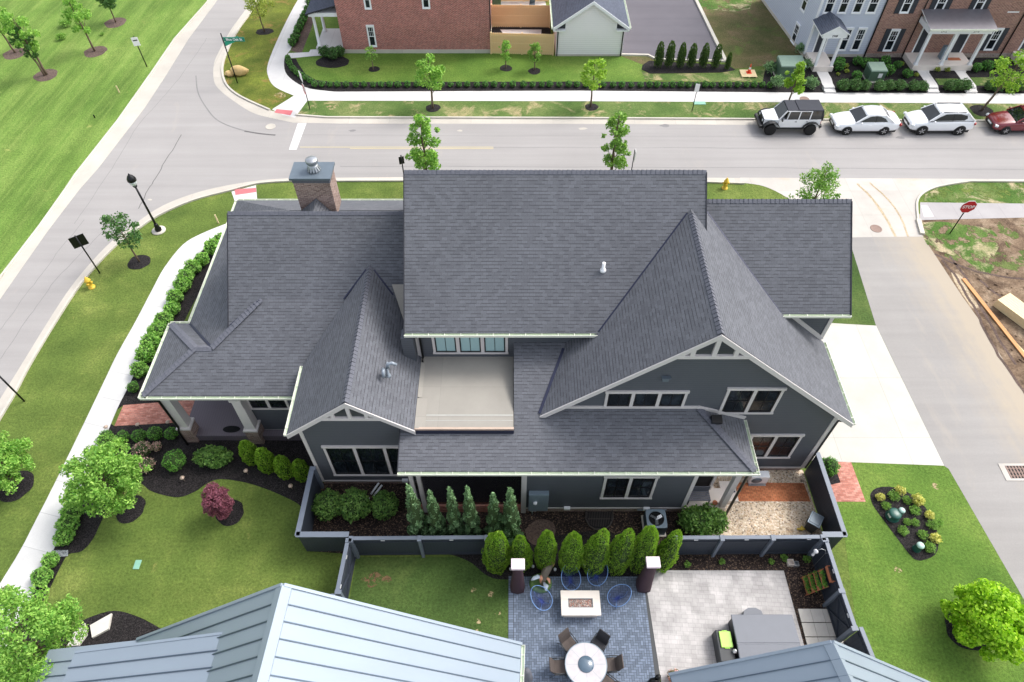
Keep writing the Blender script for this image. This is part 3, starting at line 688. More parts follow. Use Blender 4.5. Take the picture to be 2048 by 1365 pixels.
# ================= MAIN HOUSE =================
HO=thing('house','large dark grey house with steep charcoal shingle roofs filling the middle of the lot','house',(0,20,0))
Z3=Vector((0,0,1))
def RF(Y,x0=0): return (Vector((x0,Y,0)),Vector((1,0,0)),Vector((0,-1,0)))   # rear-facing wall frame
def window(parent,fr,a0,a1,b0,b1,n=2,glass='glass',grid=(2,2),trim=.11,sash='sash',tr='trim',hung=True,gap=.10,head=.04,name='window'):
    f=MB(); d=.05
    f.fbox(fr,a0-head,a1+head,b1-.15,b1,0,d+.02); f.fbox(fr,a0-head/2,a1+head/2,b0,b0+.09,0,d+.03)
    f.fbox(fr,a0,a0+trim,b0+.09,b1-.15,0,d); f.fbox(fr,a1-trim,a1,b0+.09,b1-.15,0,d)
    ia,ib=a0+trim,a1-trim; uw=(ib-ia-gap*(n-1))/n; s=MB(); g=MB(); y0,y1=b0+.09,b1-.15
    for i in range(n):
        x=ia+i*(uw+gap)
        if i: f.fbox(fr,x-gap,x,y0,y1,0,d)
        k=.055
        s.fbox(fr,x,x+k,y0,y1,-.02,.035); s.fbox(fr,x+uw-k,x+uw,y0,y1,-.02,.035)
        s.fbox(fr,x+k,x+uw-k,y0,y0+k,-.02,.035); s.fbox(fr,x+k,x+uw-k,y1-k,y1,-.02,.035)
        if grid=='top':
            mid_=(y0+y1)/2; s.fbox(fr,x+k,x+uw-k,mid_-.025,mid_+.025,0,.03)
            for j in(1,2): xx=x+uw*j/3; s.fbox(fr,xx-.01,xx+.01,mid_,y1-k,0,.02)
            s.fbox(fr,x+k,x+uw-k,(mid_+y1)/2-.01,(mid_+y1)/2+.01,0,.02)
            g.fbox(fr,x+k*.5,x+uw-k*.5,y0+k*.5,y1-k*.5,-.03,.008); continue
        for j in range(1,grid[0]): 
            xx=x+uw*j/grid[0]; s.fbox(fr,xx-.012,xx+.012,y0+k,y1-k,.0,.022)
        for j in range(1,grid[1]):
            yy=y0+(y1-y0)*j/grid[1]; t_=.03 if(hung and j*2==grid[1]) else .012; s.fbox(fr,x+k,x+uw-k,yy-t_,yy+t_,.0,.028)
        g.fbox(fr,x+k*.5,x+uw-k*.5,y0+k*.5,y1-k*.5,-.03,.008)
    w_=f.build(name,M[tr],parent); s.build('sash',M[sash],w_); g.build('pane',M[glass],w_)
    return w_
def rwin(parent,Y,tl,br,x1=None,**k):
    a,b=PY(*tl,Y),PY(*br,Y); return window(parent,RF(Y),a.x,(b.x if x1 is None else x1),b.z,a.z,**k)
def caps(b,p,q,dl,dr,w=.17,step=.19,lift=.035):
    p,q=Vector(p),Vector(q); d=(q-p); L=d.length; d.normalize(); dl=Vector(dl).normalized()*w; dr=Vector(dr).normalized()*w
    n=int(L/step); up=Vector((0,0,1))
    rr=random.Random(3)
    for i in range(n+1):
        a=p+d*(i*step); c=p+d*min(i*step+step*1.25,L+.02); h=lift+rr.random()*.012
        for s_ in(dl,dr):
            A,B,C,D=a+up*(h+.012),a+s_+up*(h*.8),c+s_+up*.008,c+up*.02
            pts=[A,B,C,D]; nrm=(B-A).cross(C-B)
            b.face(pts if nrm.z>0 else pts[::-1],0); b.face([A,A-up*h,B-up*h*.9,B],1)
def gutter(parent,p,q,out,name='gutter',w=.13,h=.11,tick=.62):
    "open trough from p to q on the eave; out = outward unit vector; p,q = roof edge points"
    p,q,out=Vector(p),Vector(q),Vector(out); d=(q-p).normalized(); L=(q-p).length; b=MB(); up=Vector((0,0,1))
    def bx(c0,c1,z0,z1,mi,s0=0,s1=None):
        s1=L if s1 is None else s1
        f=lambda s,c,z:p+d*s+out*c+up*z
        k=[f(s0,c0,z0),f(s1,c0,z0),f(s1,c1,z0),f(s0,c1,z0),f(s0,c0,z1),f(s1,c0,z1),f(s1,c1,z1),f(s0,c1,z1)]
        b.hexa(k,mi)
    bx(w-.018,w,-h,.012,0); bx(.0,w-.018,-h,-h+.02,0); bx(.0,.012,-h+.02,-.012,1); bx(.012,w-.018,-h+.02,-h+.026,1)
    bx(0,w-.018,-h+.026,-.0,0,0,.015); bx(0,w-.018,-h+.026,0,0,L-.015,L)
    n=max(1,int(L/tick))
    for i in range(n): 
        s=(i+.5)*L/n; bx(.0,w-.018,-.02,.004,0,s-.012,s+.012)
    return b.build(name,[M['gutter'],M['gutter_in']],parent,fix=True)
def roof(parent,polys,name='roof',t=.13,mats=('shingle','shingle_side')):
    b=MB()
    for p in polys: b.slab(p,t)
    return b.build(name,[M[mats[0]],M[mats[1]]],parent)
def rake(b,p,q,w=.05,h=.24,yo=0):
    "board hanging below the roof edge p-q on the face towards -Y"
    p,q=Vector(p),Vector(q); z=Vector((0,0,1)); o=Vector((0,-w+yo,0)); i=Vector((0,yo,0))
    b.hexa([p+o-z*h,q+o-z*h,q+i-z*h,p+i-z*h,p+o,q+o,q+i,p+i] if q.x>p.x else [q+o-z*h,p+o-z*h,p+i-z*h,q+i-z*h,q+o,p+o,p+i,q+i])
def pp(x,y,a,b,c):
    "pixel -> roof plane z=aX+bY+c"
    r=ray(x,y); t=(c-CAM_H)/(r[2]-a*r[0]-b*r[1]); return Vector((t*r[0],t*r[1],CAM_H+t*r[2]))
Y1=13.32; YG=15.4; YL=14.72; YE=17.45; YM=18.1; YD=19.4
# ---- walls ----
b=MB()
b.box(-12.4,-4.05,YE,29.6,.35,4.0)                     # left wing ground storey
b.yplate([(-12.4,4.0),(-12.4,4.0),(-4.3,4.0),(-4.3,5.6),(-12.4,5.6)],19.9,27.2)
g=[(-12.4,19.9,5.6),(-12.4,27.2,5.6),(-12.4,23.5,8.7)]; b.face(g[::-1]); 
b.build('left_wing_wall',M['siding'],HO)
b=MB(); b.box(-4.05,7.6,YM,27.3,.35,7.35); b.face([(-4.05,YM,7.35),(-4.05,27.3,7.35),(-4.05,22.85,11.3)][::-1]); b.face([(7.6,YM,7.35),(7.6,27.3,7.35),(7.6,22.85,11.3)])
b.build('main_wall',M['siding'],HO)
b=MB(); b.box(7.6,14.0,YD,26.3,.35,6.95); b.face([(14.0,YD,6.95),(14.0,26.3,6.95),(14.0,22.85,9.9)]); b.build('right_wing_wall',M['siding'],HO)
b=MB(); b.yplate([(1.4,5.2),(7.3,10.4),(13.65,5.0),(13.65,.35),(7.7,.35),(7.7,5.2)],YG,YG+.2); b.box(13.45,13.65,YG+.2,YD,.35,5.0)
b.build('rear_gable_wall',M['siding'],HO)
b=MB(); b.yplate([(-8.78,.35),(-4.32,.35),(-4.32,5.55),(-6.33,7.25),(-8.78,5.2)],YL,YL+.2); b.box(-8.78,-8.58,YL+.2,YE,.35,5.2)
b.build('left_gable_wall',M['siding'],HO)
b=MB(); b.box(.62,7.7,Y1,Y1+.2,.45,4.5); b.box(7.5,7.7,Y1+.2,YG,.45,4.5); b.box(.62,.8,Y1+.2,YM,.45,4.5); b.build('rear_wall',M['siding'],HO)
b=MB(); 
for l in((.28,7.68,Y1+.03,Y1+.18,0,.44),(-8.74,-4.0,YL+.03,YL+.18,0,.34),(7.7,13.6,YG+.03,YG+.18,0,.34),(-12.3,-8.8,YE+.03,YE+.2,0,.34),(13.5,13.62,YG+.2,YD,0,.34),(7.7,13.9,YD+.05,26.2,0,.34),(-4,7.5,YM+.05,27.2,0,.34)):
    b=MB(); b.box(*l); b.build('foundation',M['brickhouse'],HO)

def trims(name,lst,mat='trim'):
    for l in lst:
        b=MB(); b.box(*l); b.build(name,M[mat],HO)
trims('skirt_trim',[(.62,7.72,Y1-.03,Y1,.40,.50),(-8.8,-4.3,YL-.03,YL,.31,.41),(7.75,13.67,YG-.03,YG,.31,.42),(-12.4,-8.8,YE-.03,YE,.31,.40)])
trims('corner_trim',[(13.5,13.68,YG-.035,YG+.12,.42,4.95),(-8.81,-8.66,YL-.035,YL+.1,.41,5.05),(13.86,14.03,YD-.035,YD+.12,5.0,6.9),(-4.08,-3.93,YM-.03,YM+.1,5.4,7.2),(7.56,7.72,Y1-.035,Y1+.1,.50,4.4),(.40,.62,Y1-.05,Y1+.12,.0,4.45)])
trims('porch_beam',[(-4.35,.62,Y1-.02,Y1+.15,4.25,4.45),(7.6,9.6,Y1-.02,Y1+.15,4.2,4.45),(9.43,9.6,Y1+.15,YG,4.2,4.45),(-15.95,-9,17.1,17.3,3.7,3.98),(-15.95,-15.75,17.3,20.9,3.7,3.98)])
# ---- roofs ----
ZE,YR,ZR=7.4,22.85,11.63
roof(HO,[[(-4.4,17.75,ZE),(7.92,17.75,ZE),(7.92,YR,ZR),(-4.4,YR,ZR)],[(-4.4,27.95,ZE),(7.92,27.95,ZE),(7.92,YR,ZR),(-4.4,YR,ZR)]],'main_roof')
roof(HO,[[(7.95,19.1,7.05),(14.42,19.1,7.05),(14.42,22.83,10.14),(7.95,22.83,10.14)],[(7.95,26.56,7.05),(14.42,26.56,7.05),(14.42,22.83,10.14),(7.95,22.83,10.14)]],'right_wing_roof')
GZ=lambda X:10.65-.857*abs(X-7.3)
roof(HO,[[(7.3,15.05,10.65),(1.13,15.05,GZ(1.13)),(1.13,16,GZ(1.13)),(2.6,18.6,GZ(2.6)),(7.3,21.7,10.65)],
         [(7.3,15.05,10.65),(14.16,15.05,GZ(14.16)),(14.16,YD,GZ(14.16)),(11.3,YD,GZ(11.3)),(7.93,22.82,GZ(7.93)),(7.3,22.2,10.65)]],'rear_gable_roof')
LS=.34; LZ=lambda y:4.6+LS*(y-12.93)
hipz=LZ(YG)
roof(HO,[[(-4.53,12.93,4.6),(9.72,12.93,4.6),(7.66,YG,hipz),(1.4,YG,hipz),(3.0,YM,LZ(YM)),(.08,YM,LZ(YM)),(.08,14.42,LZ(14.42)),(-3.9,14.42,LZ(14.42)),(-3.9,YL,LZ(YL)),(-4.53,YL,LZ(YL))],
         [(9.72,12.93,4.6),(9.72,YG,4.6),(7.66,YG,hipz)]],'rear_porch_roof')
LG=lambda X:7.4-.84*abs(X+6.33)
roof(HO,[[(-6.33,14.36,7.4),(-9.15,14.36,LG(-9.15)),(-9.15,17.9,LG(-9.15)),(-6.33,21.9,7.4)],
         [(-6.33,14.36,7.4),(-3.9,14.36,LG(-3.9)),(-3.9,18.3,LG(-3.9)),(-4.6,20.4,LG(-4.6)),(-6.33,21.9,7.4)]],'left_gable_roof')
EZ=lambda y:8.9-.83*abs(23.5-y)
roof(HO,[[(-12.65,19.6,EZ(19.6)),(-4.3,20.4,EZ(20.4)),(-4.3,23.5,8.9),(-12.65,23.5,8.9)][:0] or [(-12.65,19.55,EZ(19.55)),(-4.3,19.55,EZ(19.55)),(-4.3,23.5,8.9),(-12.65,23.5,8.9)],
         [(-12.65,27.45,EZ(27.45)),(-4.3,27.45,EZ(27.45)),(-4.3,23.5,8.9),(-12.65,23.5,8.9)]],'left_wing_roof')
SZ=lambda y:4.1+.64*(y-16.88)
roof(HO,[[(-16.3,16.88,4.1),(-7.6,16.88,4.1),(-4.4,18.3,SZ(18.3)),(-4.4,20.54,SZ(20.54)),(-11.14,20.54,SZ(20.54)),(-13.3,18.68,SZ(18.68)),(-14.05,18.68,SZ(18.68))],
         [(-16.3,16.88,4.1),(-14.05,18.68,5.252),(-16.3,21.07,4.1)],
         [(-14.05,18.68,5.252),(-13.3,18.68,5.252),(-15.4,21.07,4.1),(-16.3,21.07,4.1)],
         [(-15.4,21.07,4.1),(-13.3,18.68,5.252),(-11.14,20.54,6.44),(-11.14,26.5,6.44),(-15.4,30.1,4.1)],
         [(-15.4,30.1,4.1),(-11.14,26.5,6.44),(-4.3,26.5,6.44),(-4.3,30.1,4.1)]],'veranda_roof',t=.14)
b=MB(); b.slab([(-5.35,21.0,6.87),(-4.06,21.0,6.87),(-4.06,18.05,5.5),(-4.2,18.05,5.5)],.05); b.build('saddle_membrane',M['membrane'],HO)
# terrace roof
b=MB(); b.box(-3.88,.06,14.5,YM,4.9,5.36); b.build('flat_roof',M['membrane'],HO)
b=MB(); b.box(-3.93,.075,14.40,14.5,5.28,5.40); b.build('edge_strip',M['copper'],HO)
b=MB(); b.box(-3.93,.075,14.37,14.40,5.0,5.30); b.build('edge_flashing',M['flash'],HO)
b=MB(); b.face([(-3.93,14.45,5.42),(-3.5,14.45,5.372),(-3.5,15.9,5.372),(-3.93,15.9,5.42)]); b.face([(-3.93,15.95,5.42),(-3.75,15.95,5.372),(-3.75,18,5.372),(-3.93,18,5.42)]); b.build('seam_membrane',M['membrane'],HO)
b=MB(); b.box(-3.7,.05,15.05,15.12,5.36,5.368); b.build('roof_seam',M['foundation_'] if 0 else M['membrane_seam'],HO)
b=MB(); b.box(-3.7,.05,14.82,14.85,5.36,5.366); b.build('roof_seam',M['foundation_'] if 0 else M['membrane_seam'],HO)
# caps
s=.83
_caps=caps
def caps(b,*a,**k):
    b=MB(); _caps(b,*a,**k); b.build('ridge_cap',[M['cap'],M['shingle_side']],HO)
b=None
def ridge(p,q): caps(b,p,q,(0,-1,-s),(0,1,-s))
ridge((-4.4,YR,ZR),(7.92,YR,ZR)); ridge((7.95,22.83,10.14),(14.42,22.83,10.14)); ridge((-12.65,23.5,8.9),(-4.4,23.5,8.9))
caps(b,(7.3,15.07,10.65),(7.3,21.4,10.65),(-1,0,-.857),(1,0,-.857)); caps(b,(-6.33,14.38,7.4),(-6.33,21.7,7.4),(-1,0,-.84),(1,0,-.84))
caps(b,(9.68,12.97,4.62),(7.7,15.36,hipz),(-.75,-.65,-.0),(.75,.65,-.25))
caps(b,(-16.25,16.92,4.12),(-14.05,18.68,5.25),(-.65,.75,-.2),(.65,-.75,-.2)); caps(b,(-14.05,18.68,5.25),(-13.3,18.68,5.25),(0,-1,-.6),(0,1,-.45))
caps(b,(-16.25,21.02,4.12),(-14.05,18.68,5.25),(-.7,-.7,-.1),(.7,.7,-.1)); caps(b,(-13.3,18.68,5.25),(-11.2,20.5,6.44),(-.65,.75,-.1),(.65,-.75,-.1))

# valley flashings
def val(p,q,w=.06): 
    p,q=Vector(p),Vector(q); b=MB(); b.bar(p+Z3*.015,q+Z3*.015,w,.03); b.build('valley_flashing',M['flash'],HO)
def gm(X): # left gable plane meets main plane
    return (X,17.75+(GZ(X)-ZE)/.83,GZ(X))
val(gm(3.55),gm(7.15)); val((7.93,22.80,GZ(7.93)),(11.45,19.12,7.07)); 
yv=lambda X:12.93+(GZ(X)-4.6)/LS
val((1.14,yv(1.14)-.05,GZ(1.14)),(2.2,yv(2.2)-.05,GZ(2.2)),.16)
ve=lambda X:(X,23.5-(8.9-LG(X))/.83,LG(X))
val(ve(-7.5),ve(-6.5),.08); val(ve(-5.3),ve(-6.15),.08)
val((-12.6,19.6,5.66),(-11.25,20.45,6.42),.07); val((-15.35,21.0,4.14),(-13.35,18.75,5.25),.10)
# rakes and decoration
b=MB()
for pk,le,ri,yy in(((7.3,10.62),(1.13,GZ(1.13)),(14.16,GZ(14.16)),15.05),((-6.33,7.37),(-9.15,LG(-9.15)),(-3.9,LG(-3.9)),14.36)):
    for e in((le[0],yy,le[1]),(ri[0],yy,ri[1])):
        b=MB(); q=(pk[0],yy,pk[1]); rake(b,*((e,q) if e[0]<q[0] else (q,e)),.045,.26); b.build('rake_board',M['trim'],HO)
def truss(px,pz,y,half,sl,uprights,tw=.1):
    b=MB(); zc=pz-sl*half-.1
    b.box(px-half,px+half,y-.10,y,zc-.13,zc+.04)
    for u in uprights:
        top=pz-sl*abs(u)-.22
        b.box(px+u-tw,px+u+tw,y-.09,y,zc+.04,top)
    return b
truss(7.3,10.65,15.1,1.36,.857,(-.78,0,.78),.085).build('gable_truss',M['trim'],HO)
truss(-6.33,7.4,14.41,1.2,.84,(-.66,0,.66),.07).build('gable_truss',M['trim'],HO)
# soffits & skirt trims
b=MB(); b.box(1.6,7.62,YG-.05,YG-.002,hipz+.0,hipz+.15); b.build('flashing_board',M['trim'],HO)
b=MB(); b.bar((7.6,YG-.03,hipz+.09),(9.75,YG-.03,4.72),.06,.16); b.build('flashing_board',M['trim'],HO)
b=MB(); b.bar((11.5,YD-.03,GZ(11.5)+.12),(14.0,YD-.03,GZ(14.0)+.12),.05,.18); b.build('flashing_board',M['trim'],HO)
# rakes on x ends (thin drip edges)
b=MB()
for x,y0,z0,y1,z1 in((-4.42,17.75,ZE,YR,ZR),(7.94,17.75,ZE,YR,ZR),(14.44,19.1,7.05,22.83,10.14),(-12.67,19.6,EZ(19.6),23.5,8.9),(-4.55,12.93,4.6,YL,LZ(YL))):
    b=MB(); b.bar((x,y0,z0-.10),(x,y1,z1-.10),.035,.22); b.build('drip_edge',M['shingle_side'],HO)
# gutters
for p,q,o in(((-4.42,17.75,ZE-.02),(3.55,17.75,ZE-.02),(0,-1,0)),((11.45,19.1,7.03),(14.45,19.1,7.03),(0,-1,0)),((-4.55,12.93,4.58),(9.85,12.93,4.58),(0,-1,0)),
    ((9.72,12.93,4.58),(9.72,15.35,4.58),(1,0,0)),((14.16,15.05,GZ(14.16)-.02),(14.16,19.4,GZ(14.16)-.02),(1,0,0)),((-9.15,14.36,LG(-9.15)-.02),(-9.15,17.85,LG(-9.15)-.02),(-1,0,0)),
    ((-16.35,16.88,4.08),(-9.3,16.88,4.08),(0,-1,0)),((-16.3,16.8,4.08),(-16.3,21.1,4.08),(-1,0,0)),((-15.4,21.2,4.08),(-15.4,30.1,4.08),(-1,0,0)),((-16.35,21.07,4.08),(-15.45,21.07,4.08),(0,1,0)),((-15.4,30.1,4.08),(-4.3,30.1,4.08),(0,1,0))):
    gutter(HO,p,q,o)
# downspouts
b=MB(); b.tube([(-3.95,17.66,7.25),(-3.86,17.95,7.0),(-3.86,17.98,5.5),(-3.86,17.75,5.42)],.05,8); b.build('downspout',M['black'],HO)
b=MB(); b.tube([(-16.2,16.85,4.0),(-15.75,16.95,3.6),(-15.72,16.95,1.35),(-15.72,16.80,1.2),(-15.72,16.80,.05)],.055,8); b.build('downspout',M['black'],HO)
b=MB(); b.tube([(9.62,12.9,4.5),(9.6,13.12,4.2),(9.6,13.12,.2),(9.62,12.95,.1)],.06,8); b.build('downspout',M['black'],HO)
b=MB(); b.tube([(13.95,15.2,4.7),(13.72,15.36,4.5),(13.72,15.36,.4)],.05,8); b.build('downspout',M['charcoal'],HO)
b=MB(); b.tube([(11.62,19.2,6.95),(11.7,19.3,6.7)],.05,8); b.build('downspout',M['black'],HO)
b=MB(); b.cbox((-4.35,17.95,6.3),(.5,.5,1.6),0); b.build('return_wall',M['siding'],HO)
# windows
rwin(HO,YM,(862,668),(1016,706),n=3,glass='glass_blind',grid=(2,1),gap=.15)
rwin(HO,YG,(1213,781),(1366,814),n=3,grid=(2,1),gap=.14)
wr=(PY(1457.4,774.7,YG),PY(1544,826,YG)); rwin(HO,YG,(1457.4,774.7),(1544,826),n=2,gap=.14)
x1=PY(1578,914.7,YG); window(HO,RF(YG),x1.x-(wr[1].x-wr[0].x),x1.x,x1.z,PY(1605,868,YG).z,n=2,gap=.14)
rwin(HO,Y1,(1210,951),(1302,996),n=2,gap=.14)
a=PY(644,891,YL); bq=PY(668,949.7,YL); window(HO,RF(YL),a.x,a.x+3.95,bq.z,a.z,n=3,gap=.14)
rwin(HO,YE,(488,792),(581.6,817),n=2,gap=.14)
# screened porch
b=MB(); b.box(-4.3,.4,Y1+.05,YM-.3,.35,.5); b.build('screen_porch_floor',M['deck'],HO)
b=MB(); b.box(-4.15,.4,Y1,Y1+.2,0,.62); b.build('screen_porch_base',M['brickpave'],HO)
b=MB(); b.box(-4.15,.38,Y1+.10,Y1+.11,.62,4.4); b.build('screen',M['screen'],HO)
b=MB(); b.box(-4.3,.4,YM-.3,YM-.2,.5,4.6); b.box(-4.35,-4.25,YL+.2,YM,.5,4.6); b.box(-4.2,.4,Y1+.3,YM-.3,4.5,4.55); b.build('screen_porch_wall',M['siding'],HO)
for x in(-4.30,-3.98):
    b=MB(); b.box(x,x+.17,Y1-.02,Y1+.15,0,4.45); b.build('porch_post',M['trim'],HO)
# back porch
b=MB(); b.box(7.7,9.6,Y1,14.3,0,.42); b.box(9.0,9.25,14.3,YG-.02,0,.40); b.build('porch_floor',M['cream'],HO)
b=MB(); b.box(9.6,10.3,13.75,14.75,0,.24); b.build('porch_step',M['cream'],HO)
b=MB(); b.box(9.32,9.56,Y1+.02,Y1+.26,.42,4.25); b.build('porch_post',M['trim'],HO)
b=MB(); b.box(7.7,8.95,14.3,14.4,.42,4.4); b.build('porch_wall',M['dark'],HO)
b=MB(); b.box(8.95,9.08,14.22,14.4,.42,4.4); b.build('door_trim',M['trim'],HO)
# left porch
b=MB(); b.box(-15.9,-8.9,17.05,YE-.05,0,.45); b.box(-15.9,-12.45,YE-.05,29.5,0,.45); b.build('porch_deck',M['deck'],HO)
def column(x,y):
    c=MB(); 
    def fr_(r0,z0,r1,z1,bb): bb.hexa([(x-r0,y-r0,z0),(x+r0,y-r0,z0),(x+r0,y+r0,z0),(x-r0,y+r0,z0),(x-r1,y-r1,z1),(x+r1,y-r1,z1),(x+r1,y+r1,z1),(x-r1,y+r1,z1)])
    fr_(.24,1.25,.2,3.7,c); fr_(.34,1.15,.34,1.25,c); fr_(.26,3.55,.26,3.7,c); o=c.build('column',M['trim'],HO)
    d=MB(); fr_(.31,0,.31,1.15,d); d.build('column_base',M['brickhouse'],o)
for x,y in((-15.55,17.25),(-12.35,17.15),(-15.55,20.7),(-14.9,24.8),(-14.9,29.3)): column(x,y)
rwa=RF(YE)
# chimney
cy0=24.35; cz0,cz1=8.0,PY(620,357,24.35).z
xa,xb=PY(583,357,cy0).x,PY(657,357,cy0).x
b=MB(); b.box(xa,xb,cy0,cy0+1.0,cz0,cz1-.25); ch=b.build('chimney',M['brickhouse'],HO)
b=MB(); b.box(xa-.02,xb+.02,cy0-.02,cy0+1.02,cz1-.25,cz1-.05); b.build('chimney_band',M['cap'],ch)
b=MB(); b.box(xa-.1,xb+.1,cy0-.1,cy0+1.1,cz1-.05,cz1+.05); b.build('chimney_cap',M['flash'] if 0 else M['acgrey'],ch)
cxm=(xa+xb)/2+.1
b=MB(); b.lathe([(.30,0),(.22,.22),(.22,.30),(.20,.305),(.20,.44),(.27,.445),(.27,.56),(.24,.60),(0.01,.62)],(cxm,cy0+.5,cz1+.05),18)
for i in range(14):
    t=2*math.pi*i/14; b.bar((cxm+.3*math.cos(t),cy0+.5+.3*math.sin(t),cz1+.12),(cxm+.19*math.cos(t),cy0+.5+.19*math.sin(t),cz1+.32),.05,.02)
b.build('chimney_pot',M['galv'],ch)
b=MB(); b.slab([(xa-.1+.0,24.35,8.2),(xb+.15,24.35,8.2),((xa+xb)/2,24.35,9.35)][::1],.0) if 0 else None
mx=(xa+xb)/2; A4=PY(632,397,24.33); L4=PY(600,424,24.33); R4=PY(664,424,24.33); C4=Vector((A4.x,23.52,8.9)); b.slab([A4,L4,C4],.03); b.slab([A4,C4,R4],.03); b.build('chimney_cricket',[M['shingle'],M['shingle_side']],HO)
# roof vents
def pipe(px,mat,r,h,plane,name='vent_pipe'):
    p=pp(*px,*plane); b=MB(); b.lathe([(r*1.9,-.05),(r*1.7,.05),(r,.08),(r,h),(r*.8,h)],p,12); return b.build(name,M[mat],HO),p
MP=(0,.83,ZE-.83*17.75)
pipe((1206,541),'trimwhite',.07,.42,MP)
RP=(-.84,0,7.4-.84*6.33)
_,p=pipe((777,752),'pipe',.06,.5,RP); 
b=MB(); p=Vector(p); b.tube([p+Vector((0,0,.45)),p+Vector((.05,.0,.75)),p+Vector((.25,.02,.85)),p+Vector((.42,.02,.72))],.065,10); b.tube([p+Vector((-.12,-.1,0)),p+Vector((-.12,-.1,.6)),p+Vector((-.1,-.22,.62)),p+Vector((-.1,-.34,.40))],.07,10); b.tube([p+Vector((-.02,.35,-.05)),p+Vector((-.02,.35,.42))],.05,8); b.build('flue_elbow',M['pipe'],HO)
p=pp(1432,842,.354*0,LS,4.6-LS*12.93); b=MB(); b.cbox(p+Vector((0,0,.1)),(.42,.34,.18),0,0,R(12)); b.build('box_vent',M['black'],HO)
for px in((1331,757),):
    p=PY(*px,YG); b=MB(); b.box(p.x-.12,p.x+.12,YG-.1,YG,p.z-.1,p.z+.12); b.box(p.x-.18,p.x+.18,YG-.14,YG,p.z+.12,p.z+.16); b.build('gable_vent',M['acgrey'],HO)  # small hooded vent on the gable wall, not a lamp
# utility boxes on the rear wall
a=PY(1058,990,Y1-.2); c=PY(1095,1022,Y1-.2)
b=MB(); b.box(a.x,c.x,Y1-.22,Y1,c.z,a.z); o=b.build('meter_box',M['meter'],HO,bevel=.015)
b=MB(); b.lathe([(.09,0),(.09,.1),(.06,.13),(.01,.14)],(0,0,0),12); b.xf(Matrix.Translation((a.x+.28,Y1-.2,(a.z+c.z)/2+.1))@Matrix.Rotation(R(90),4,'X')); b.build('meter_dial',M['trimwhite'],o)
b=MB(); b.tube([((a.x+c.x)/2-.25,Y1-.1,c.z),((a.x+c.x)/2-.25,Y1-.1,.02)],.04,8); b.build('conduit',M['pipe'],o)
for x,z in((2.45,.62),(6.0,.55),(-4.9,.55),(.95,.5)):
    yy=YL if x<-4 else Y1
    b=MB(); b.box(x-.14,x+.14,yy-.16,yy-.03,z-.08,z+.08); b.build('vent_hood',M['trimwhite'],HO,bevel=.01)
b=MB(); b.tube([(5.6,Y1-.12,.5),(6.3,Y1-.12,.46),(6.9,Y1-.12,.5)],.03,6); b.build('conduit',M['pipe'],HO)
# ================= PLANTS =================
def leaves(name,mats,centers,radii,n,size,parent=None,seed=1,core=None,flat=.35,shell=.0,aspect=.62,root=None):
    """leaf cards round clump centres. centers (k,3), radii (k,3) -> one mesh"""
    rg=np.random.default_rng(seed); C=np.array(centers,float); Rr=np.array(radii,float)
    if Rr.ndim==1: Rr=np.repeat(Rr[:,None],3,1)
    vol=np.power(Rr.prod(1),.66); vol/=vol.sum(); k=rg.choice(len(C),n,p=vol)
    d=rg.normal(size=(n,3)); d/=np.linalg.norm(d,axis=1)[:,None]
    rad=np.power(rg.random(n),1/3.)
    if shell>0: rad=1-shell*rg.random(n)
    p=C[k]+d*Rr[k]*rad[:,None]
    nn=rg.normal(size=(n,3))*(1-flat)+d*flat*1.2; nn[:,2]+=flat; nn/=np.linalg.norm(nn,axis=1)[:,None]
    a=np.cross(nn,rg.normal(size=(n,3))); a/=np.linalg.norm(a,axis=1)[:,None]; b_=np.cross(nn,a)
    sz=size*(.6+.8*rg.random(n))[:,None]
    V=np.stack([p-a*sz*.5,p+b_*sz*aspect*.42-a*sz*.05,p+a*sz*.5-nn*sz*.12,p-b_*sz*aspect*.42-a*sz*.05],1).reshape(-1,3)
    F=np.arange(4*n).reshape(-1,4)
    verts=V.tolist(); faces=F.tolist(); mi=[0]*n
    if core:
        m=MB()
        for (c,r) in core: blob(m,c,r,1,8,6,seed)
        o=len(verts); verts+=m.v; faces+=[tuple(o+x for x in f) for f in m.f]; mi+=[1]*len(m.f)
    me=bpy.data.meshes.new(name); me.from_pydata(verts,[],faces); me.update()
    for x in mats: me.materials.append(M[x])
    me.polygons.foreach_set('material_index',mi)
    ob=bpy.data.objects.new(name,me); COL.objects.link(ob)
    if parent is not None: ob.parent=parent
    return ob
def blob(m,c,r,mi=0,n=10,k=7,seed=1,amp=.12):
    rr=random.Random(seed); rings=[]
    ph=[rr.random()*6 for _ in range(4)]
    for i in range(k+1):
        th=math.pi*(i+.02)/(k+.04); ring=[]
        for j in range(n):
            t=2*math.pi*j/n; q=1+amp*math.sin(3*t+ph[0]+i)+amp*.6*math.sin(2*th*3+ph[1]+t*2)
            ring.append((c[0]+r[0]*math.sin(th)*math.cos(t)*q,c[1]+r[1]*math.sin(th)*math.sin(t)*q,c[2]-r[2]*math.cos(th)))
        rings.append(ring)
    m.loft(rings,mi)
def limb(m,p,q,r0,r1,rr,n=7,k=4,wob=.08,mi=0):
    p,q=Vector(p),Vector(q); L=(q-p).length; pts=[]
    for i in range(k+1):
        t=i/k; o=Vector((rr.uniform(-1,1),rr.uniform(-1,1),0))*wob*L*math.sin(math.pi*t); pts.append(p.lerp(q,t)+o)
    m.tube(pts,[r0+(r1-r0)*i/k for i in range(k+1)],n,mi)
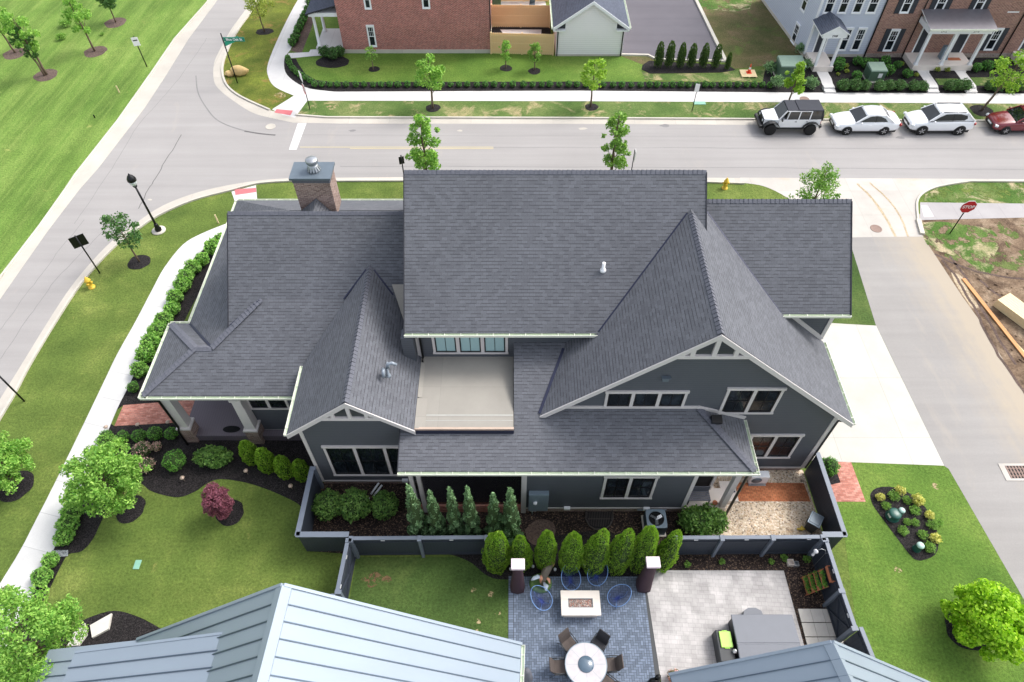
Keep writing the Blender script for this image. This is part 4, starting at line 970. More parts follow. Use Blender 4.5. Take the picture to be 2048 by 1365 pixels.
def tree(name,label,at,h,cw,z0,leaf,n,size,group=None,seed=1,lean=(0,0),lobes=14,r0=None,shape='oval',open_=.5,cat='tree',aspect=.62,lr=(.24,.42)):
    """at world xy; h height; cw crown half-width; z0 crown bottom"""
    rr=random.Random(seed); root=thing(name,label,cat,(at[0],at[1],0),0,group)
    r0=r0 or .018*h+.012; m=MB(); top=Vector((lean[0]*h,lean[1]*h,h*.93))
    limb(m,(0,0,-.05),top,r0,r0*.22,rr,8,7,.012)
    C=[];Rd=[]; ch=h-z0
    for i in range(lobes):
        t=(i+.5)/lobes; z=z0+ch*(.06+.88*t)
        if shape=='oval': w=cw*math.sin(math.pi*(.14+.80*t))**.7
        elif shape=='cone': w=cw*(1.02-t)**.75*min(1,.5+t*3)
        else: w=cw*math.sqrt(max(.05,1-(2*t-1)**2))
        a=i*2.399+rr.uniform(-.5,.5); d=w*rr.uniform(.35,.78)
        c=Vector((lean[0]*z+d*math.cos(a),lean[1]*z+d*math.sin(a),z+rr.uniform(-.05,.05)*ch))
        rad=cw*rr.uniform(*lr)*(1 if w>cw*.5 else .8)
        C.append(tuple(c)); Rd.append((rad,rad,rad*rr.uniform(.7,1.0)))
        zb=max(z0*.75,z-rr.uniform(.25,.45)*ch*.6); base=Vector((lean[0]*zb,lean[1]*zb,zb))
        if zb<h*.9: limb(m,base,c,r0*.38*(1-zb/h*.7),r0*.10,rr,5,3,.06)
    # light inner filling & a few stray sprays
    for i in range(int(lobes*open_)):
        a=rr.uniform(0,6.28); t=rr.random(); z=z0+ch*(.1+.8*t); w=cw*math.sin(math.pi*(.15+.75*t))*rr.uniform(.7,1.02)
        C.append((lean[0]*z+w*math.cos(a),lean[1]*z+w*math.sin(a),z)); rad=cw*rr.uniform(.10,.2); Rd.append((rad,rad,rad))
    m.build('trunk',M['bark'],root,local=True)
    leaves('crown',[leaf],C,Rd,n,size,root,seed,aspect=aspect)
    return root
def put(root,loc,rz,label,sc=1,group=None): return dup(root,loc,rz,label,sc,group)
def bush_mesh(name,leaf,rx,rz_,n,size,seed,lobes=9,shell=.35,flat=.5,ry=None,corek=.72,core='core',aspect=.62,lump=.38):
    rr=random.Random(seed); C=[];Rd=[]; ry=ry or rx
    for i in range(lobes):
        a=i*2.399; t=(i+.5)/lobes; u=1-t*1.0; w=math.sqrt(max(0,1-u*u))
        C.append((rx*(1-lump)*w*math.cos(a),ry*(1-lump)*w*math.sin(a),rz_*(.46+(.54-.0)*u*(1-lump)+rr.uniform(-.04,.04)))); q=rr.uniform(.85,1.15)*lump
        Rd.append((rx*q,ry*q,rz_*.5*q*1.2))
    C.append((0,0,rz_*.42)); Rd.append((rx*.86,ry*.86,rz_*.40))
    o=leaves(name,[leaf,core],C,Rd,n,size,None,seed,[((0,0,rz_*.44),(rx*corek,ry*corek,rz_*.44*corek/.72))],flat,shell,aspect)
    return o
def oval_mesh(name,leaf,r,h,n,size,seed,peaks=((0,0,1),),aspect=.5):
    "clipped evergreen: tapering oval with fans of foliage"
    rg=np.random.default_rng(seed); V=[];F=[]
    def prof(t): return math.sqrt(max(.02,1-(max(0,t-.30)/.72)**2.2))*min(1,.74+t)*(1-.10*t)
    N=n; p=[];d=[]
    for i in range(N):
        k=rg.integers(len(peaks)); px_,py_,hh=peaks[k]; t=rg.random()**.9; a=rg.random()*6.283
        w=r*prof(t)*(1+.07*math.sin(a*5+t*9+seed)+.05*math.sin(a*9-t*14))*(.92+.1*rg.random()); wk=1 if len(peaks)==1 else (.8 if t>.5 else .95)
        off=t if len(peaks)>1 else 0
        p.append((px_*off+w*wk*math.cos(a),py_*off+w*wk*math.sin(a),.04+h*hh*t)); d.append((math.cos(a),math.sin(a),.6+1.2*t))
    p=np.array(p);d=np.array(d);d/=np.linalg.norm(d,axis=1)[:,None]
    side=np.cross(d,(0,0,1.)); side/=np.linalg.norm(side,axis=1)[:,None]+1e-9
    side=side*rg.uniform(-1,1,(N,1))+np.cross(d,side)*rg.uniform(-1,1,(N,1)); side/=np.linalg.norm(side,axis=1)[:,None]
    dirv=d*.6+np.array((0,0,.75))+rg.normal(size=(N,3))*.3; dirv/=np.linalg.norm(dirv,axis=1)[:,None]; sz=size*(.6+.8*rg.random(N))[:,None]
    Vv=np.stack([p-dirv*sz*.4,p+side*sz*aspect*.5,p+dirv*sz*.6,p-side*sz*aspect*.5],1).reshape(-1,3).tolist()
    Ff=np.arange(4*N).reshape(-1,4).tolist(); m=MB()
    for px_,py_,hh in peaks: blob(m,(px_*.5,py_*.5,h*hh*.44),(r*.74*(1 if len(peaks)==1 else .8),r*.72,h*hh*.42),1,10,8,seed,.04)
    o_=len(Vv); Vv+=m.v; Ff+=[tuple(o_+x for x in f) for f in m.f]
    me=bpy.data.meshes.new(name); me.from_pydata(Vv,[],Ff); me.update(); me.materials.append(M[leaf]); me.materials.append(M['core'])
    me.polygons.foreach_set('material_index',[0]*N+[1]*len(m.f))
    ob=bpy.data.objects.new(name,me); COL.objects.link(ob); return ob
def cp(o,loc,label=None,rz=0,sc=1,group=None,mesh=None):
    c=o.copy(); COL.objects.link(c); c.location=loc; c.rotation_euler=(0,0,rz); c.scale=sc if isinstance(sc,tuple) else (sc,sc,sc)
    if label: c['label']=label
    if group: c['group']=group
    return c
def rowof(protos,spots,label,cat,group,sc=(.9,1.1),labels=None,seed=5,z=0):
    rr=random.Random(seed)
    for i,s_ in enumerate(spots):
        q=P(*s_[:2]); k=i%len(protos); s0=rr.uniform(*sc)*(s_[2] if len(s_)>2 else 1)
        o=protos[k] if i<len(protos) else cp(protos[k],(0,0,0))
        o.location=(q.x,q.y,z); o.rotation_euler=(0,0,rr.uniform(0,6.28)); o.scale=(s0,s0,s0*rr.uniform(.95,1.05)); tag(o,labels[i] if labels else label,cat,group)
# --- hydrangea row along the curved sidewalk
hy=[bush_mesh('leafy_shrub','leaf_hyd',.56,.85,1500,.12,s_,11,.5,.4) for s_ in(11,12,13)]
hs=[(444,487,.8),(431,505),(408,528),(390,545),(376,563),(369,580),(355,604),(349,626),(334,648),(322,671),(309,695),(298,719),(285,749)]
hl=['bright green leafy shrub in the sidewalk row, %s'%x for x in ('topmost one beside the roof corner','second from the top of the row','third from the top of the row','fourth from the top of the row','fifth from the top of the row','sixth from the top of the row','seventh from the top, mid row','sixth from the bottom of the row','fifth from the bottom of the row','fourth from the bottom of the row','third shrub up from the round ball','second shrub up from the round ball','just above the small round ball shrub')]
rowof(hy,hs,None,'shrub','leafy shrubs along the curved sidewalk',labels=hl)
hl=['low leafy shrub at the sidewalk edge above the big tree','leafy shrub by the sidewalk right below the big tree','leafy shrub second below the big tree on the sidewalk','leafy shrub just above the pebble patch','small leafy shrub below the pebble patch','second small leafy shrub below the pebble patch','leafy shrub at the lower left picture edge below the trees']
for i,s_ in enumerate([(222,895),(152,1032),(143,1058),(136,1080,.85),(108,1126,.72),(92,1160,.85),(12,1335)]):
    q=P(*s_[:2]); k=(s_[2] if len(s_)>2 else 1)
    cp(hy[i%3],(q.x,q.y,0),hl[i],i*1.3,k,'leafy shrubs in the lower sidewalk bed')
# --- clipped balls
bx=[bush_mesh('round_shrub','leaf_box',.37,.66,1100,.06,s_,14,.3,.6,lump=.3,corek=.8) for s_ in(21,22)]
bs=[(271,781,.9),(219,882),(251,881),(283,879),(315,875,1.1),(347,874,.95)]
bl=['small round clipped shrub above the brick walk']+['small round clipped shrub, %s in the row below the brick walk'%x for x in('leftmost','second from left','third from left','fourth from left','rightmost')]
rowof(bx,bs,None,'shrub','small round shrubs beside the brick walk',labels=bl,sc=(.95,1.05))
bb=bush_mesh('round_shrub','leaf_box',.58,1.05,2200,.075,23,16,.3,.6,lump=.28,corek=.82); q=P(357,932); bb.location=(q.x,q.y,0); tag(bb,'large round clipped green shrub in the black bed left of the broad bush','shrub')
c=cp(bb,tuple(P(1650,945)),'round clipped green shrub beside the red brick path outside the fence',1,(.85,.85,1.05))
b2=bush_mesh('broad_bush','leaf_yew',.80,1.0,2400,.15,24,14,.5,.4,ry=.6,lump=.4); q=P(432,925); b2.location=(q.x,q.y,0); b2.rotation_euler=(0,0,.0); b2.scale=(1.25,1,1); tag(b2,'broad green leafy bush in the black bed below the porch columns','bush')
rl=['pink flowering rose bush at the left of the front bed','pink flowering rose bush lower of the two beside the round shrub','small pink flowering rose bush under the middle ball shrub']
for i,(x,y,k) in enumerate(((290,908,1),(298,938,.95),(316,898,.6))):
    o=bush_mesh('rose_bush','leaf_rose',.5,.75,1300,.085,31+i,12,.5,.4); q=P(x,y); o.location=(q.x,q.y,0); o.scale=(k,k,k); tag(o,rl[i],'bush','pink rose bushes in the front bed')
ar=[oval_mesh('arborvitae','leaf_arb',.40,1.55,2600,.11,s_,((0,0,1),)) for s_ in(41,42,43,44)]
al=['dwarf arborvitae nearest the porch column','dwarf arborvitae second from the porch column','dwarf arborvitae third from the porch column','dwarf arborvitae nearest the corner of the slate fence']
rowof(ar,[(508,922),(540,938),(575,950),(609,955,.95)],None,'arborvitae','dwarf arborvitae beside the left gable',labels=al,sc=(.97,1.05))
# --- shrubs within the fence
ih=[bush_mesh('dense_shrub','leaf_yew',.66,1.15,2300,.10,s_,14,.4,.5) for s_ in(51,52,53)]
rowof(ih,[(664,1024),(716,1024,1.05),(774,1024)],None,'shrub','three dense shrubs under the triple window',labels=['dense green shrub under the triple window, left one nearest the fence','dense green shrub under the triple window, middle one','dense green shrub right of the white pipe pieces'],sc=(1.1,1.2))
jl=['blue green juniper before the screened porch, %s'%x for x in('leftmost and tallest','second from left','third from left','third from right','second from right','rightmost beside the meter box')]
for i,(x,y,t,k) in enumerate(((843,1075,968,.62),(878,1075,980,.56),(914,1075,972,.50),(945,1074,972,.54),(990,1075,984,.54),(1021,1078,974,.64))):
    h=HT(x,y,t); pk=((0,0,1),) if i%2 else ((0,0,1),(.18,.05,.72))
    rg=np.random.default_rng(60+i); C=[];Rd=[]
    for j in range(26):
        tt=(j+.5)/26; w=k*(1-tt)**.8*1.05; a=j*2.4; C.append((w*.62*math.cos(a),w*.62*math.sin(a),.15+h*.9*tt)); Rd.append((k*.34*(1-.55*tt),k*.34*(1-.55*tt),h*.085))
    root=thing('juniper',jl[i],'juniper',tuple(P(x,y)),0,'junipers before the screened porch')
    m=MB(); m.tube([(0,0,0),(0,0,h*.9)],[.04,.01],6); m.build('trunk',M['bark'],root,local=True)
    leaves('crown',['leaf_jun','core'],C,Rd,4200,.12,root,60+i,[((0,0,h*.42),(k*.5,k*.5,h*.42))],.35,.6,.5)
al=['clipped lime green arborvitae behind the patio, %s'%x for x in('leftmost with twin tops','second from left behind the pale topped heater','third from left behind the fish sculpture','fourth from left','fourth from right','third from right','second from right','rightmost behind the right heater')]
pk=[((-.12,0,.95),(.14,0,1)),((-.05,0,1),(.18,0,.7)),((0,0,1),),((0,0,1),),((.12,0,1),(-.15,0,.85)),((.14,0,1),(-.12,0,.86)),((.08,0,1),),((.14,0,1),(-.12,0,.7))]
for i,(x,y,t,r) in enumerate(((994,1132,1068,.58),(1041,1130,1075,.50),(1089,1130,1066,.45),(1138,1136,1070,.50),(1184,1138,1062,.54),(1230,1136,1062,.54),(1275,1134,1057,.50),(1320,1132,1064,.48))):
    o=oval_mesh('arborvitae','leaf_arb',r,HT(x,y,t)*.98,6500,.085,70+i,pk[i]); q=P(x,y); o.location=(q.x,q.y,0); tag(o,al[i],'arborvitae','clipped arborvitae behind the patio')
o=bush_mesh('spreading_shrub','leaf_yew',1.05,1.1,4200,.13,81,20,.6,.3,ry=.62,lump=.42); o.scale=(1.18,1.3,1.1); q=P(1402,1054); o.location=(q.x,q.y,0); tag(o,'wide spreading green shrub beside the river pebbles','shrub')
pl=[bush_mesh('small_plant','leaf_mid',.22,.25,180,.08,s_,7,.6,.3,corek=.3) for s_ in(91,92)]
rowof(pl,[(1374,1131,.8),(1443,1125,.7),(1541,1125,.8),(1567,1118,.9),(1612,1120,1.)],None,'plant','small plants in the strip bed by the patio',labels=['small lime plant nearest the right heater','small green plant second from left in the strip bed','small green plant left of the white box planter','low green plant beside the fence post','small green plant under the hanging feeder'])
# --- oval bed
ys=[bush_mesh('yellow_plant','leaf_yel',.30,.42,420,.09,s_,8,.5,.4,corek=.4) for s_ in(95,96)]
rowof(ys,[(1758,998,.8),(1797,985,.85),(1831,1005,1.3),(1856,1033,.8),(1866,1080,1)],None,'plant','yellow plants in the oval bed',labels=['yellow plant alone at the left of the oval bed','yellow plant at the top of the oval bed','largest yellow plant in the oval bed','yellow plant at the right edge of the oval bed','yellow plant at the bottom of the oval bed'])
gs=[bush_mesh('low_bush','leaf_mid',.36,.36,520,.07,s_,8,.5,.3,corek=.35) for s_ in(97,98,99)]
rowof(gs,[(1785,996,.9),(1770,1014,.65),(1811,1003,.8),(1828,1024,.85),(1812,1046,.6),(1804,1064,.8),(1829,1048,.7),(1843,1072,.85),(1856,1097,.9),(1862,1052,.8),(1878,1047,.5)],'low dark green bush filling the oval bed around the vents','bush','low green bushes in the oval bed')
# --- far hedge
hg=[bush_mesh('hedge_shrub','leaf_hedge',.36,.62,460,.10,s_,9,.35,.5,lump=.32,corek=.8) for s_ in(101,102,103)]
xs=[447,490,537,582,633,690,740,793,840,890,940,997,1050,1100,1148,1198,1250,1300,1350,1407,1455,1508,1565,1620,1683,1737,1790,1838,1895,1950,1998]
HS=[(480+x/2.968,174) for x in xs]+[(1000+x/2.968,174.5) for x in(510,560,612,670,722,778,832,885,930,980,1022,1070,1118,1166,1215,1258,1310,1355,1407,1458,1505,1552)]+[(1520+18*i,176) for i in(1,)]
HS+=[(577,121),(579,129),(583,137),(588,144),(595,150),(603,156),(612,161),(621,166)]
rowof(hg,HS,'small round green hedge shrub in the row along the far sidewalk','hedge shrub','round shrubs along the far sidewalk',sc=(.72,.84))
hv=[cp(hg[0],(0,0,0)),cp(hg[1],(0,0,0))]
rowof(hv,[(586,92),(591,84),(595,74),(598,64),(602,57),(606,49),(609,41),(613,33),(617,26),(621,12),(625,3),(630,-6)],'dark green hedge shrub in the row beside the white walk at the top left','hedge shrub','shrubs beside the white walk',sc=(1.05,1.2))
# ring bed shrubs near brick house
dk=[bush_mesh('porch_shrub','leaf_dark',.62,.9,700,.13,s_,9,.5,.4) for s_ in(105,106)]
rowof(dk,[(652,114),(668,118),(681,112)],None,'shrub','shrubs at the foot of the white portico',labels=['dark shrub left under the white portico column','dark shrub in the middle of the round bed by the portico','dark shrub nearest the brick wall corner'])
# --- columnar evergreens by the lot
ce=[oval_mesh('columnar_evergreen','leaf_cedar',.34,1.9,900,.13,s_,((0,0,1),)) for s_ in(111,112,113)]
cl=['columnar evergreen beside the parking lot, %s'%x for x in('leftmost of seven','second from left','third from left','the middle one','third from right','second from right','rightmost and smallest')]
rowof(ce,[(1315,134),(1336,134),(1359,134),(1380,134),(1404,135),(1429,136),(1453,139,.7)],None,'evergreen','columnar evergreens beside the parking lot',labels=cl,sc=(.97,1.05))
# --- townhouse planting
tl=[bush_mesh('garden_shrub','leaf_hedge',.48,.75,520,.12,s_,9,.4,.5) for s_ in(121,122)]
T1=[(1676,133),(1675,141),(1712,130),(1730,137,1.2),(1746,132,.8),(1768,129),(1773,150,1.2),(1711,158),(1793,136,.8),(1811,155,.9),(1970,140),(1996,138,1.1),(1950,143)]
rowof(tl,T1,'rounded green shrub planted in the black bed before the townhouses','shrub','rounded shrubs before the townhouses')
T2=[(1683,180),(1706,180),(1727,180),(1756,181),(1775,180),(1797,180),(1824,181),(1841,181),(1895,180),(1911,180),(1925,180),(1990,182),(2015,181),(2035,181),(1976,180)]
tm=[cp(tl[0],(0,0,0)),cp(tl[1],(0,0,0))]
for o in tm: o.data=dk[0].data
rowof(tm,T2,'spreading dark green shrub in the front row before the townhouses','shrub','front row of shrubs before the townhouses',sc=(.85,1.0))
gp=[bush_mesh('silvery_shrub','leaf_jun',.6,1.0,600,.12,s_,9,.8,.3,corek=.3) for s_ in(125,126)]
rowof(gp,[(1536,147),(1551,176),(1598,108,1.0),(1608,140),(1618,176),(1622,178,.9)],None,'shrub','loose silvery shrubs around the utility box',labels=['loose silvery shrub beside the cone pallet','loose silvery shrub left of the lime street tree','tall loose shrub at the blue townhouse corner','loose silvery shrub right of the utility box','loose silvery shrub right of the lime street tree','low silvery shrub at the white steps'],sc=(.95,1.1))
fw=[bush_mesh('flowering_plant','leaf_olive',.30,.35,240,.1,s_,7,.6,.4,corek=.3) for s_ in(128,129)]
rowof(fw,[(1690,136),(1692,146,.8),(1675,151,.7),(1802,131,.9),(1832,153,.8),(1873,143),(1893,143)],'small white flowering plant in the townhouse bed','plant','white flowering plants before the townhouses')
rowof([cp(gs[0],(0,0,0)),cp(gs[1],(0,0,0))],[(133,54,1.6),(125,79,1.3),(205,71,.7)],'low dark weed clump standing in the mown field','weed clump','weed clumps in the field',sc=(.9,1.1))
# --- trees
def T(name,label,bx,by,top,cw,z0f,leaf,n,size,**k):
    q=P(bx,by); h=HT(bx,by,top); return tree(name,label,(q.x,q.y),h,cw,h*z0f,leaf,n,size,**k)
g='young trees in the mown field'
T('young_tree','young field tree cut by the left picture edge',31,106,8,1.3,.42,'leaf_street',2600,.17,group=g,seed=201,lean=(-.10,0),open_=.9)
T('young_tree','young field tree with an open lime crown beside the white sign',94,150,22,1.15,.40,'leaf_street',1900,.17,group=g,seed=202,lean=(-.03,0),open_=1.2,lobes=11)
T('young_tree','young field tree with its bare trunk rising to the top edge',190,103,-8,1.1,.35,'leaf_street',2000,.17,group=g,seed=203,lean=(-.03,0),open_=1.,lobes=11)
T('young_tree','young dark crowned field tree lowest in the field',86,152,58,.95,.36,'leaf_dark',2300,.15,group=g,seed=204,lean=(-.04,0)) if 0 else None
T('young_tree','young dark leafed field tree nearest the picture centre',232,45,-30,1.1,.42,'leaf_dark',2300,.17,group=g,seed=205)
T('young_tree','young dark crowned field tree lowest in the field',90,152,50,.85,.36,'leaf_dark',1800,.15,group=g,seed=206,lean=(-.09,.0))
disc('tree_ring',(90,152),.8,'mulch2',.016)
T('young_tree','young yellow green tree on the corner island',529,64,-14,1.35,.45,'leaf_olive',1500,.16,seed=207,lean=(-.03,0),open_=1.)
T('oak_sapling','young oak in a mulch ring beside the street lamp',279,524,428,1.12,.32,'leaf_dark',1250,.17,seed=208,lean=(-.02,0),lobes=13,open_=1.3,r0=.055)
T('street_tree','leafy street tree rising behind the main ridge, left of two',858,388,226,1.25,.30,'leaf_street',3000,.19,seed=209,group='street trees behind the main ridge',lobes=16)
T('street_tree','leafy street tree rising behind the main ridge, right of two',1217,388,218,1.12,.34,'leaf_mid',2300,.19,seed=210,group='street trees behind the main ridge',lobes=14,open_=1.)
g='young trees on the far verge'
T('street_tree','thin young tree on the far verge left of centre',866,217,106,1.15,.36,'leaf_street',1500,.20,seed=211,group=g,open_=1.)
T('street_tree','thin young tree on the far verge right of centre',1181,214,117,.95,.42,'leaf_lime',1100,.20,seed=212,group=g,open_=1.1,lobes=11)
T('street_tree','bright lime young tree before the green utility box',1576,208,122,.95,.28,'leaf_lime',2200,.19,seed=213,group=g,shape='cone')
T('street_tree','leaning young tree at the right edge of the far verge',1962,222,104,1.45,.40,'leaf_lime',1700,.20,seed=214,group=g,lean=(.18,0),open_=1.)
g='small trees on the far lawn'
T('small_tree','small tree before the cedar fence, left of two',1012,137,78,.58,.30,'leaf_street',900,.14,seed=215,group=g)
T('small_tree','small tree before the cedar fence, right of two',1069,141,84,.62,.34,'leaf_mid',1100,.14,seed=216,group=g)
T('small_tree','faint thin small tree before the red brick wall',747,140,92,.6,.40,'leaf_mid',420,.13,seed=217,group=g,open_=.8)
T('bushy_tree','bushy tree with upright shoots behind the right roof wing',1606,452,332,1.5,.08,'leaf_mid',4200,.15,seed=218,lobes=20,open_=1.3)
T('shade_tree','large bright green tree over the sidewalk by the front bed',264,1014,930,1.72,.30,'leaf_street',13000,.13,seed=219,shape='round',lobes=44,lr=(.15,.27),open_=1.2,lean=(-.07,.03),r0=.08)
T('shade_tree','green tree cut by the left picture edge beside the verge',34,967,915,1.5,.30,'leaf_street',8000,.13,seed=220,shape='round',lobes=36,lr=(.15,.27),open_=1.2,lean=(-.03,.03),r0=.07)
T('shade_tree','big green tree over the dark bed at the lower left corner',152,1330,1238,1.85,.18,'leaf_street',13000,.13,seed=221,shape='round',lobes=44,lr=(.15,.27),open_=1.2,lean=(-.10,.03),r0=.08)
T('maple_tree','lime green maple in the lawn at the lower right corner',1934,1258,1214,1.60,.08,'leaf_maple',13000,.14,seed=222,shape='round',lobes=34,lr=(.2,.34),lean=(.10,-.02),r0=.07,aspect=.9)
T('japanese_maple','purple leafed japanese maple in a mulch ring on the lawn',460,1028,984,.70,.20,'leaf_purple',7500,.10,seed=223,shape='round',lobes=24,lean=(-.10,0),r0=.035,open_=.6)
# ================= FENCES =================
def fence(label,p,q,h=1.8,posts=(),cap=.16,post_side=-1,brace=False,lights=(),name='fence',ends=True,group=None,rail=True):
    p,q=Vector((*p,0)),Vector((*q,0)); L=(q-p).length; u=(q-p).normalized(); n=Vector((u.y,-u.x,0))*(-post_side)
    root=thing(name,label,'gate' if name=='gate' else 'fence',tuple(p),0,group); fr=(p,u,n)
    b=MB(); b.fbox(fr,0,L,.06,h-.02,-.03,.03); b.build('panel',M['fence'],root)
    b=MB(); b.fbox(fr,-.06,L+.06,h-.02,h+.03,-cap/2,cap/2); b.build('cap_rail',M['fencecap'],root,bevel=.006)
    if rail:
        for z in(.12,h*.78):
            b=MB(); b.fbox(fr,.05,L-.05,z,z+.11,.032,.062); b.build('rail',M['fence'],root)
    for s in posts:
        b=MB(); b.fbox(fr,s-.065,s+.065,0,h+.01,-.05,.15); b.fbox(fr,s-.085,s+.085,h+.035,h+.07,-.08,.17); b.build('post',M['fencecap'],root)
    if brace:
        b=MB(); o=p+n*.05
        for s0,s1 in((.15,L-.15),): b.bar(o+u*s0+Vector((0,0,.2)),o+u*s1+Vector((0,0,h*.78)),.03,.11,up=tuple(n)) ; b.bar(o+u*s1+Vector((0,0,.2)),o+u*s0+Vector((0,0,h*.78)),.03,.11,up=tuple(n))
        b.build('brace',M['fence'],root)
    for s in lights:
        b=MB(); b.fbox(fr,s-.08,s+.08,h-.13,h-.06,.03,.075); b.build('fence_light',M['trimwhite'],root)
    return root
fence('slate fence section running from the left gable corner to the lawn',(-8.88,14.6),(-8.93,11.5),cap=.22,posts=(.05,),post_side=1,rail=False)
fence('slate fence section facing the left lawn, ending at the gate corner',(-8.93,11.5),(-6.85,11.5),cap=.24,post_side=1,posts=(),rail=False)
fence('long slate fence along the left rear lawn with two bays',(-6.72,11.33),(-1.0,11.38),posts=(.05,2.88,5.66),lights=(1.35,4.2),post_side=-1)
gp_=P(688,1192,1.8)
fence('slate garden gate with crossed braces at the left rear lawn',(-6.80,11.28),(-6.9,9.1),posts=(.05,2.16),brace=True,lights=(.7,1.9),name='gate',post_side=1)
fence('slate fence section below the left gate, running under the metal roof',(-7.03,9.0),(-7.1,5.6),lights=(.9,),post_side=1)
fx=[P(x,1078,1.8).x for x in(1350,1444,1546,1646)]
fence('long slate fence between the river pebbles and the patio',(fx[0],11.36),(fx[3]+.02,11.40),posts=tuple(x-fx[0] for x in fx),lights=(.9,3.0,5.6),post_side=-1)
r1,r2,r3=P(1685,1183,1.8),P(1711,1258,1.8),P(1732,1312,1.8)
fence('slate fence section carrying the planter, from the pebble yard corner',(13.0,11.3),(r1.x,r1.y),posts=(.05,(r1.y-11.3)*-1),lights=(1.3,),post_side=-1)
fence('slate gate with crossed braces beside the covered spa',(r1.x,r1.y),(r2.x,r2.y),posts=(r1.y-r2.y,),brace=True,lights=(.9,),name='gate',post_side=-1)
fence('last slate fence section by the spa, reaching the pale blue roof',(r2.x+.22,r2.y),(r3.x+.35,r3.y-1.2),post_side=-1)
fence('tall dark fence side closing the pebble yard on the right',(13.80,15.32),(13.86,11.5),cap=.20,posts=(),post_side=-1,rail=False)
fence('short slate fence return at the right corner of the pebble yard',(13.86,11.5),(12.98,11.5),cap=.24,post_side=-1,rail=False)
# ================= PATIO THINGS =================
def rootat(name,label,cat,x,y,z=0,rz=0,group=None):
    q=P(x,y,z); return thing(name,label,cat,(q.x,q.y,0),rz,group)
# fire table
t=rootat('fire_table','cream stone fire table in the middle of the blue grey patio','fire table',1161,1207,.55)
b=MB(); 
b.box(-.80,.80,-.50,-.17,.50,.62); b.box(-.80,.80,.15,.50,.50,.62); b.box(-.80,-.48,-.17,.15,.50,.62); b.box(.48,.80,-.17,.15,.50,.62); b.build('table_top',M['cream'],t,local=True,bevel=.01)
b=MB(); b.box(-.68,.68,-.40,.40,.03,.498); b.build('base',M['cream'],t,local=True)
b=MB(); b.box(-.478,.478,-.168,.148,.50,.58); b.build('fire_glass',M['ember'],t,local=True)
b=MB()
for x0,x1,y0,y1 in((-.50,.50,-.19,-.168),(-.50,.50,.148,.17),(-.50,-.478,-.168,.148),(.478,.50,-.168,.148)): b.box(x0,x1,y0,y1,.60,.635)
b.build('burner_rim',M['acgrey'],t,local=True)
# egg chairs
def egg(label,x,y,rz):
    t=rootat('egg_chair',label,'chair',x,y,.45,rz,'blue corded egg chairs round the fire table')
    rim=[];N=40
    for i in range(N):
        a=2*math.pi*i/N; yy=.50*math.cos(a); xx=.40*math.sin(a)*(1-.10*math.cos(a)); rim.append(Vector((xx,yy,.62+.30*(yy)+.04)))
    m=MB(); m.tube(rim,.014,6,closed=True); m.build('rim',M['bluerim'],t,local=True)
    c=Vector((0,-.08,.30)); m=MB()
    for i in range(0,48):
        a=2*math.pi*i/48; yy=.50*math.cos(a); xx=.40*math.sin(a)*(1-.10*math.cos(a)); p=Vector((xx,yy,.62+.30*yy+.04)); mid=p.lerp(c,.5)+Vector((0,0,-.10)); c2=c+(p-c).normalized()*.05
        m.tube([p,mid,c2],.005,3,cap=False)
    m.lathe([(.05,0),(.06,.015),(.02,.02)],c,10); m.build('cord_seat',M['blue'],t,local=True)
    for a in(-2.4,-.75,1.57):
        m=MB(); f=Vector((.36*math.cos(a),.36*math.sin(a)-.02,.012)); k=Vector((.34*math.cos(a+.0),.40*math.sin(a),.5)); m.tube([c+Vector((0,0,-.02)),f,],.011,6); m.tube([f,k+Vector((0,0,.02))],.011,6); m.build('leg',M['bluerim'],t,local=True)
egg('blue egg chair behind the fire table, nearest the fish sculpture',1141,1158,R(8))
egg('blue egg chair behind the fire table, on its right side',1195,1150,R(-30))
egg('blue egg chair left of the fire table',1082,1199,R(40))
egg('blue egg chair right of the fire table',1238,1194,R(-62))
# covered heaters
for (x,y,tx,ty,lab) in((1035,1174,1037,1126,'burgundy covered patio heater left of the fish sculpture, pale square top'),(1286,1172,1304,1122,'burgundy covered patio heater at the border of both patios, pale square top')):
    h=HT(x,y,ty+2); t=rootat('covered_heater',lab,'patio heater',x,y); b=MB()
    rings=[]
    for z,w in((0.02,.30),(.05,.33),(.4,.31),(h*.6,.23),(h*.85,.20),(h-.12,.21)):
        rings.append([(w*math.cos(R(45)+i*math.pi/8)*(1.16 if i%4==0 else 1.0)*.98,w*math.sin(R(45)+i*math.pi/8)*(1.16 if i%4==0 else 1.0)*.98,z) for i in range(16)])
    b.loft(rings); b.build('cover',M['burg'],t,local=True)
    b=MB(); b.box(-.27,.27,-.22,.22,h-.14,h); b.build('cover_top',M['covertop'],t,local=True,bevel=.02)
# koi sculpture
t=rootat('fish_sculpture','curving koi fish sculpture on a round green base behind the chairs','sculpture',1081,1168)
b=MB(); b.lathe([(.46,0),(.48,.06),(.44,.14),(.30,.18),(.28,.05)],(0,0,0),24,sx=1,sy=.9); b.build('base',M['koi_green'],t,local=True)
def fish(path,wd,mat,nm,fl=.55):
    b=MB(); rings=[];pts=[Vector(p) for p in path]; m=len(pts)
    for i,p in enumerate(pts):
        d=(pts[min(i+1,m-1)]-pts[max(i-1,0)]).normalized(); a=d.cross(Vector((0,0,1))).normalized(); c=a.cross(d); w=wd[i]
        rings.append([p+a*w*math.cos(2*math.pi*j/12)+c*w*fl*1.2*math.sin(2*math.pi*j/12) for j in range(12)])
    b.loft(rings); return b.build(nm,M[mat],t,local=True)
fish([(.05,-.12,.15),(.10,.05,.42),(.16,.20,.66),(.28,.38,.80),(.42,.55,.82),(.50,.66,.78)],[.05,.13,.17,.18,.13,.03],'koi_brown','fish_body')
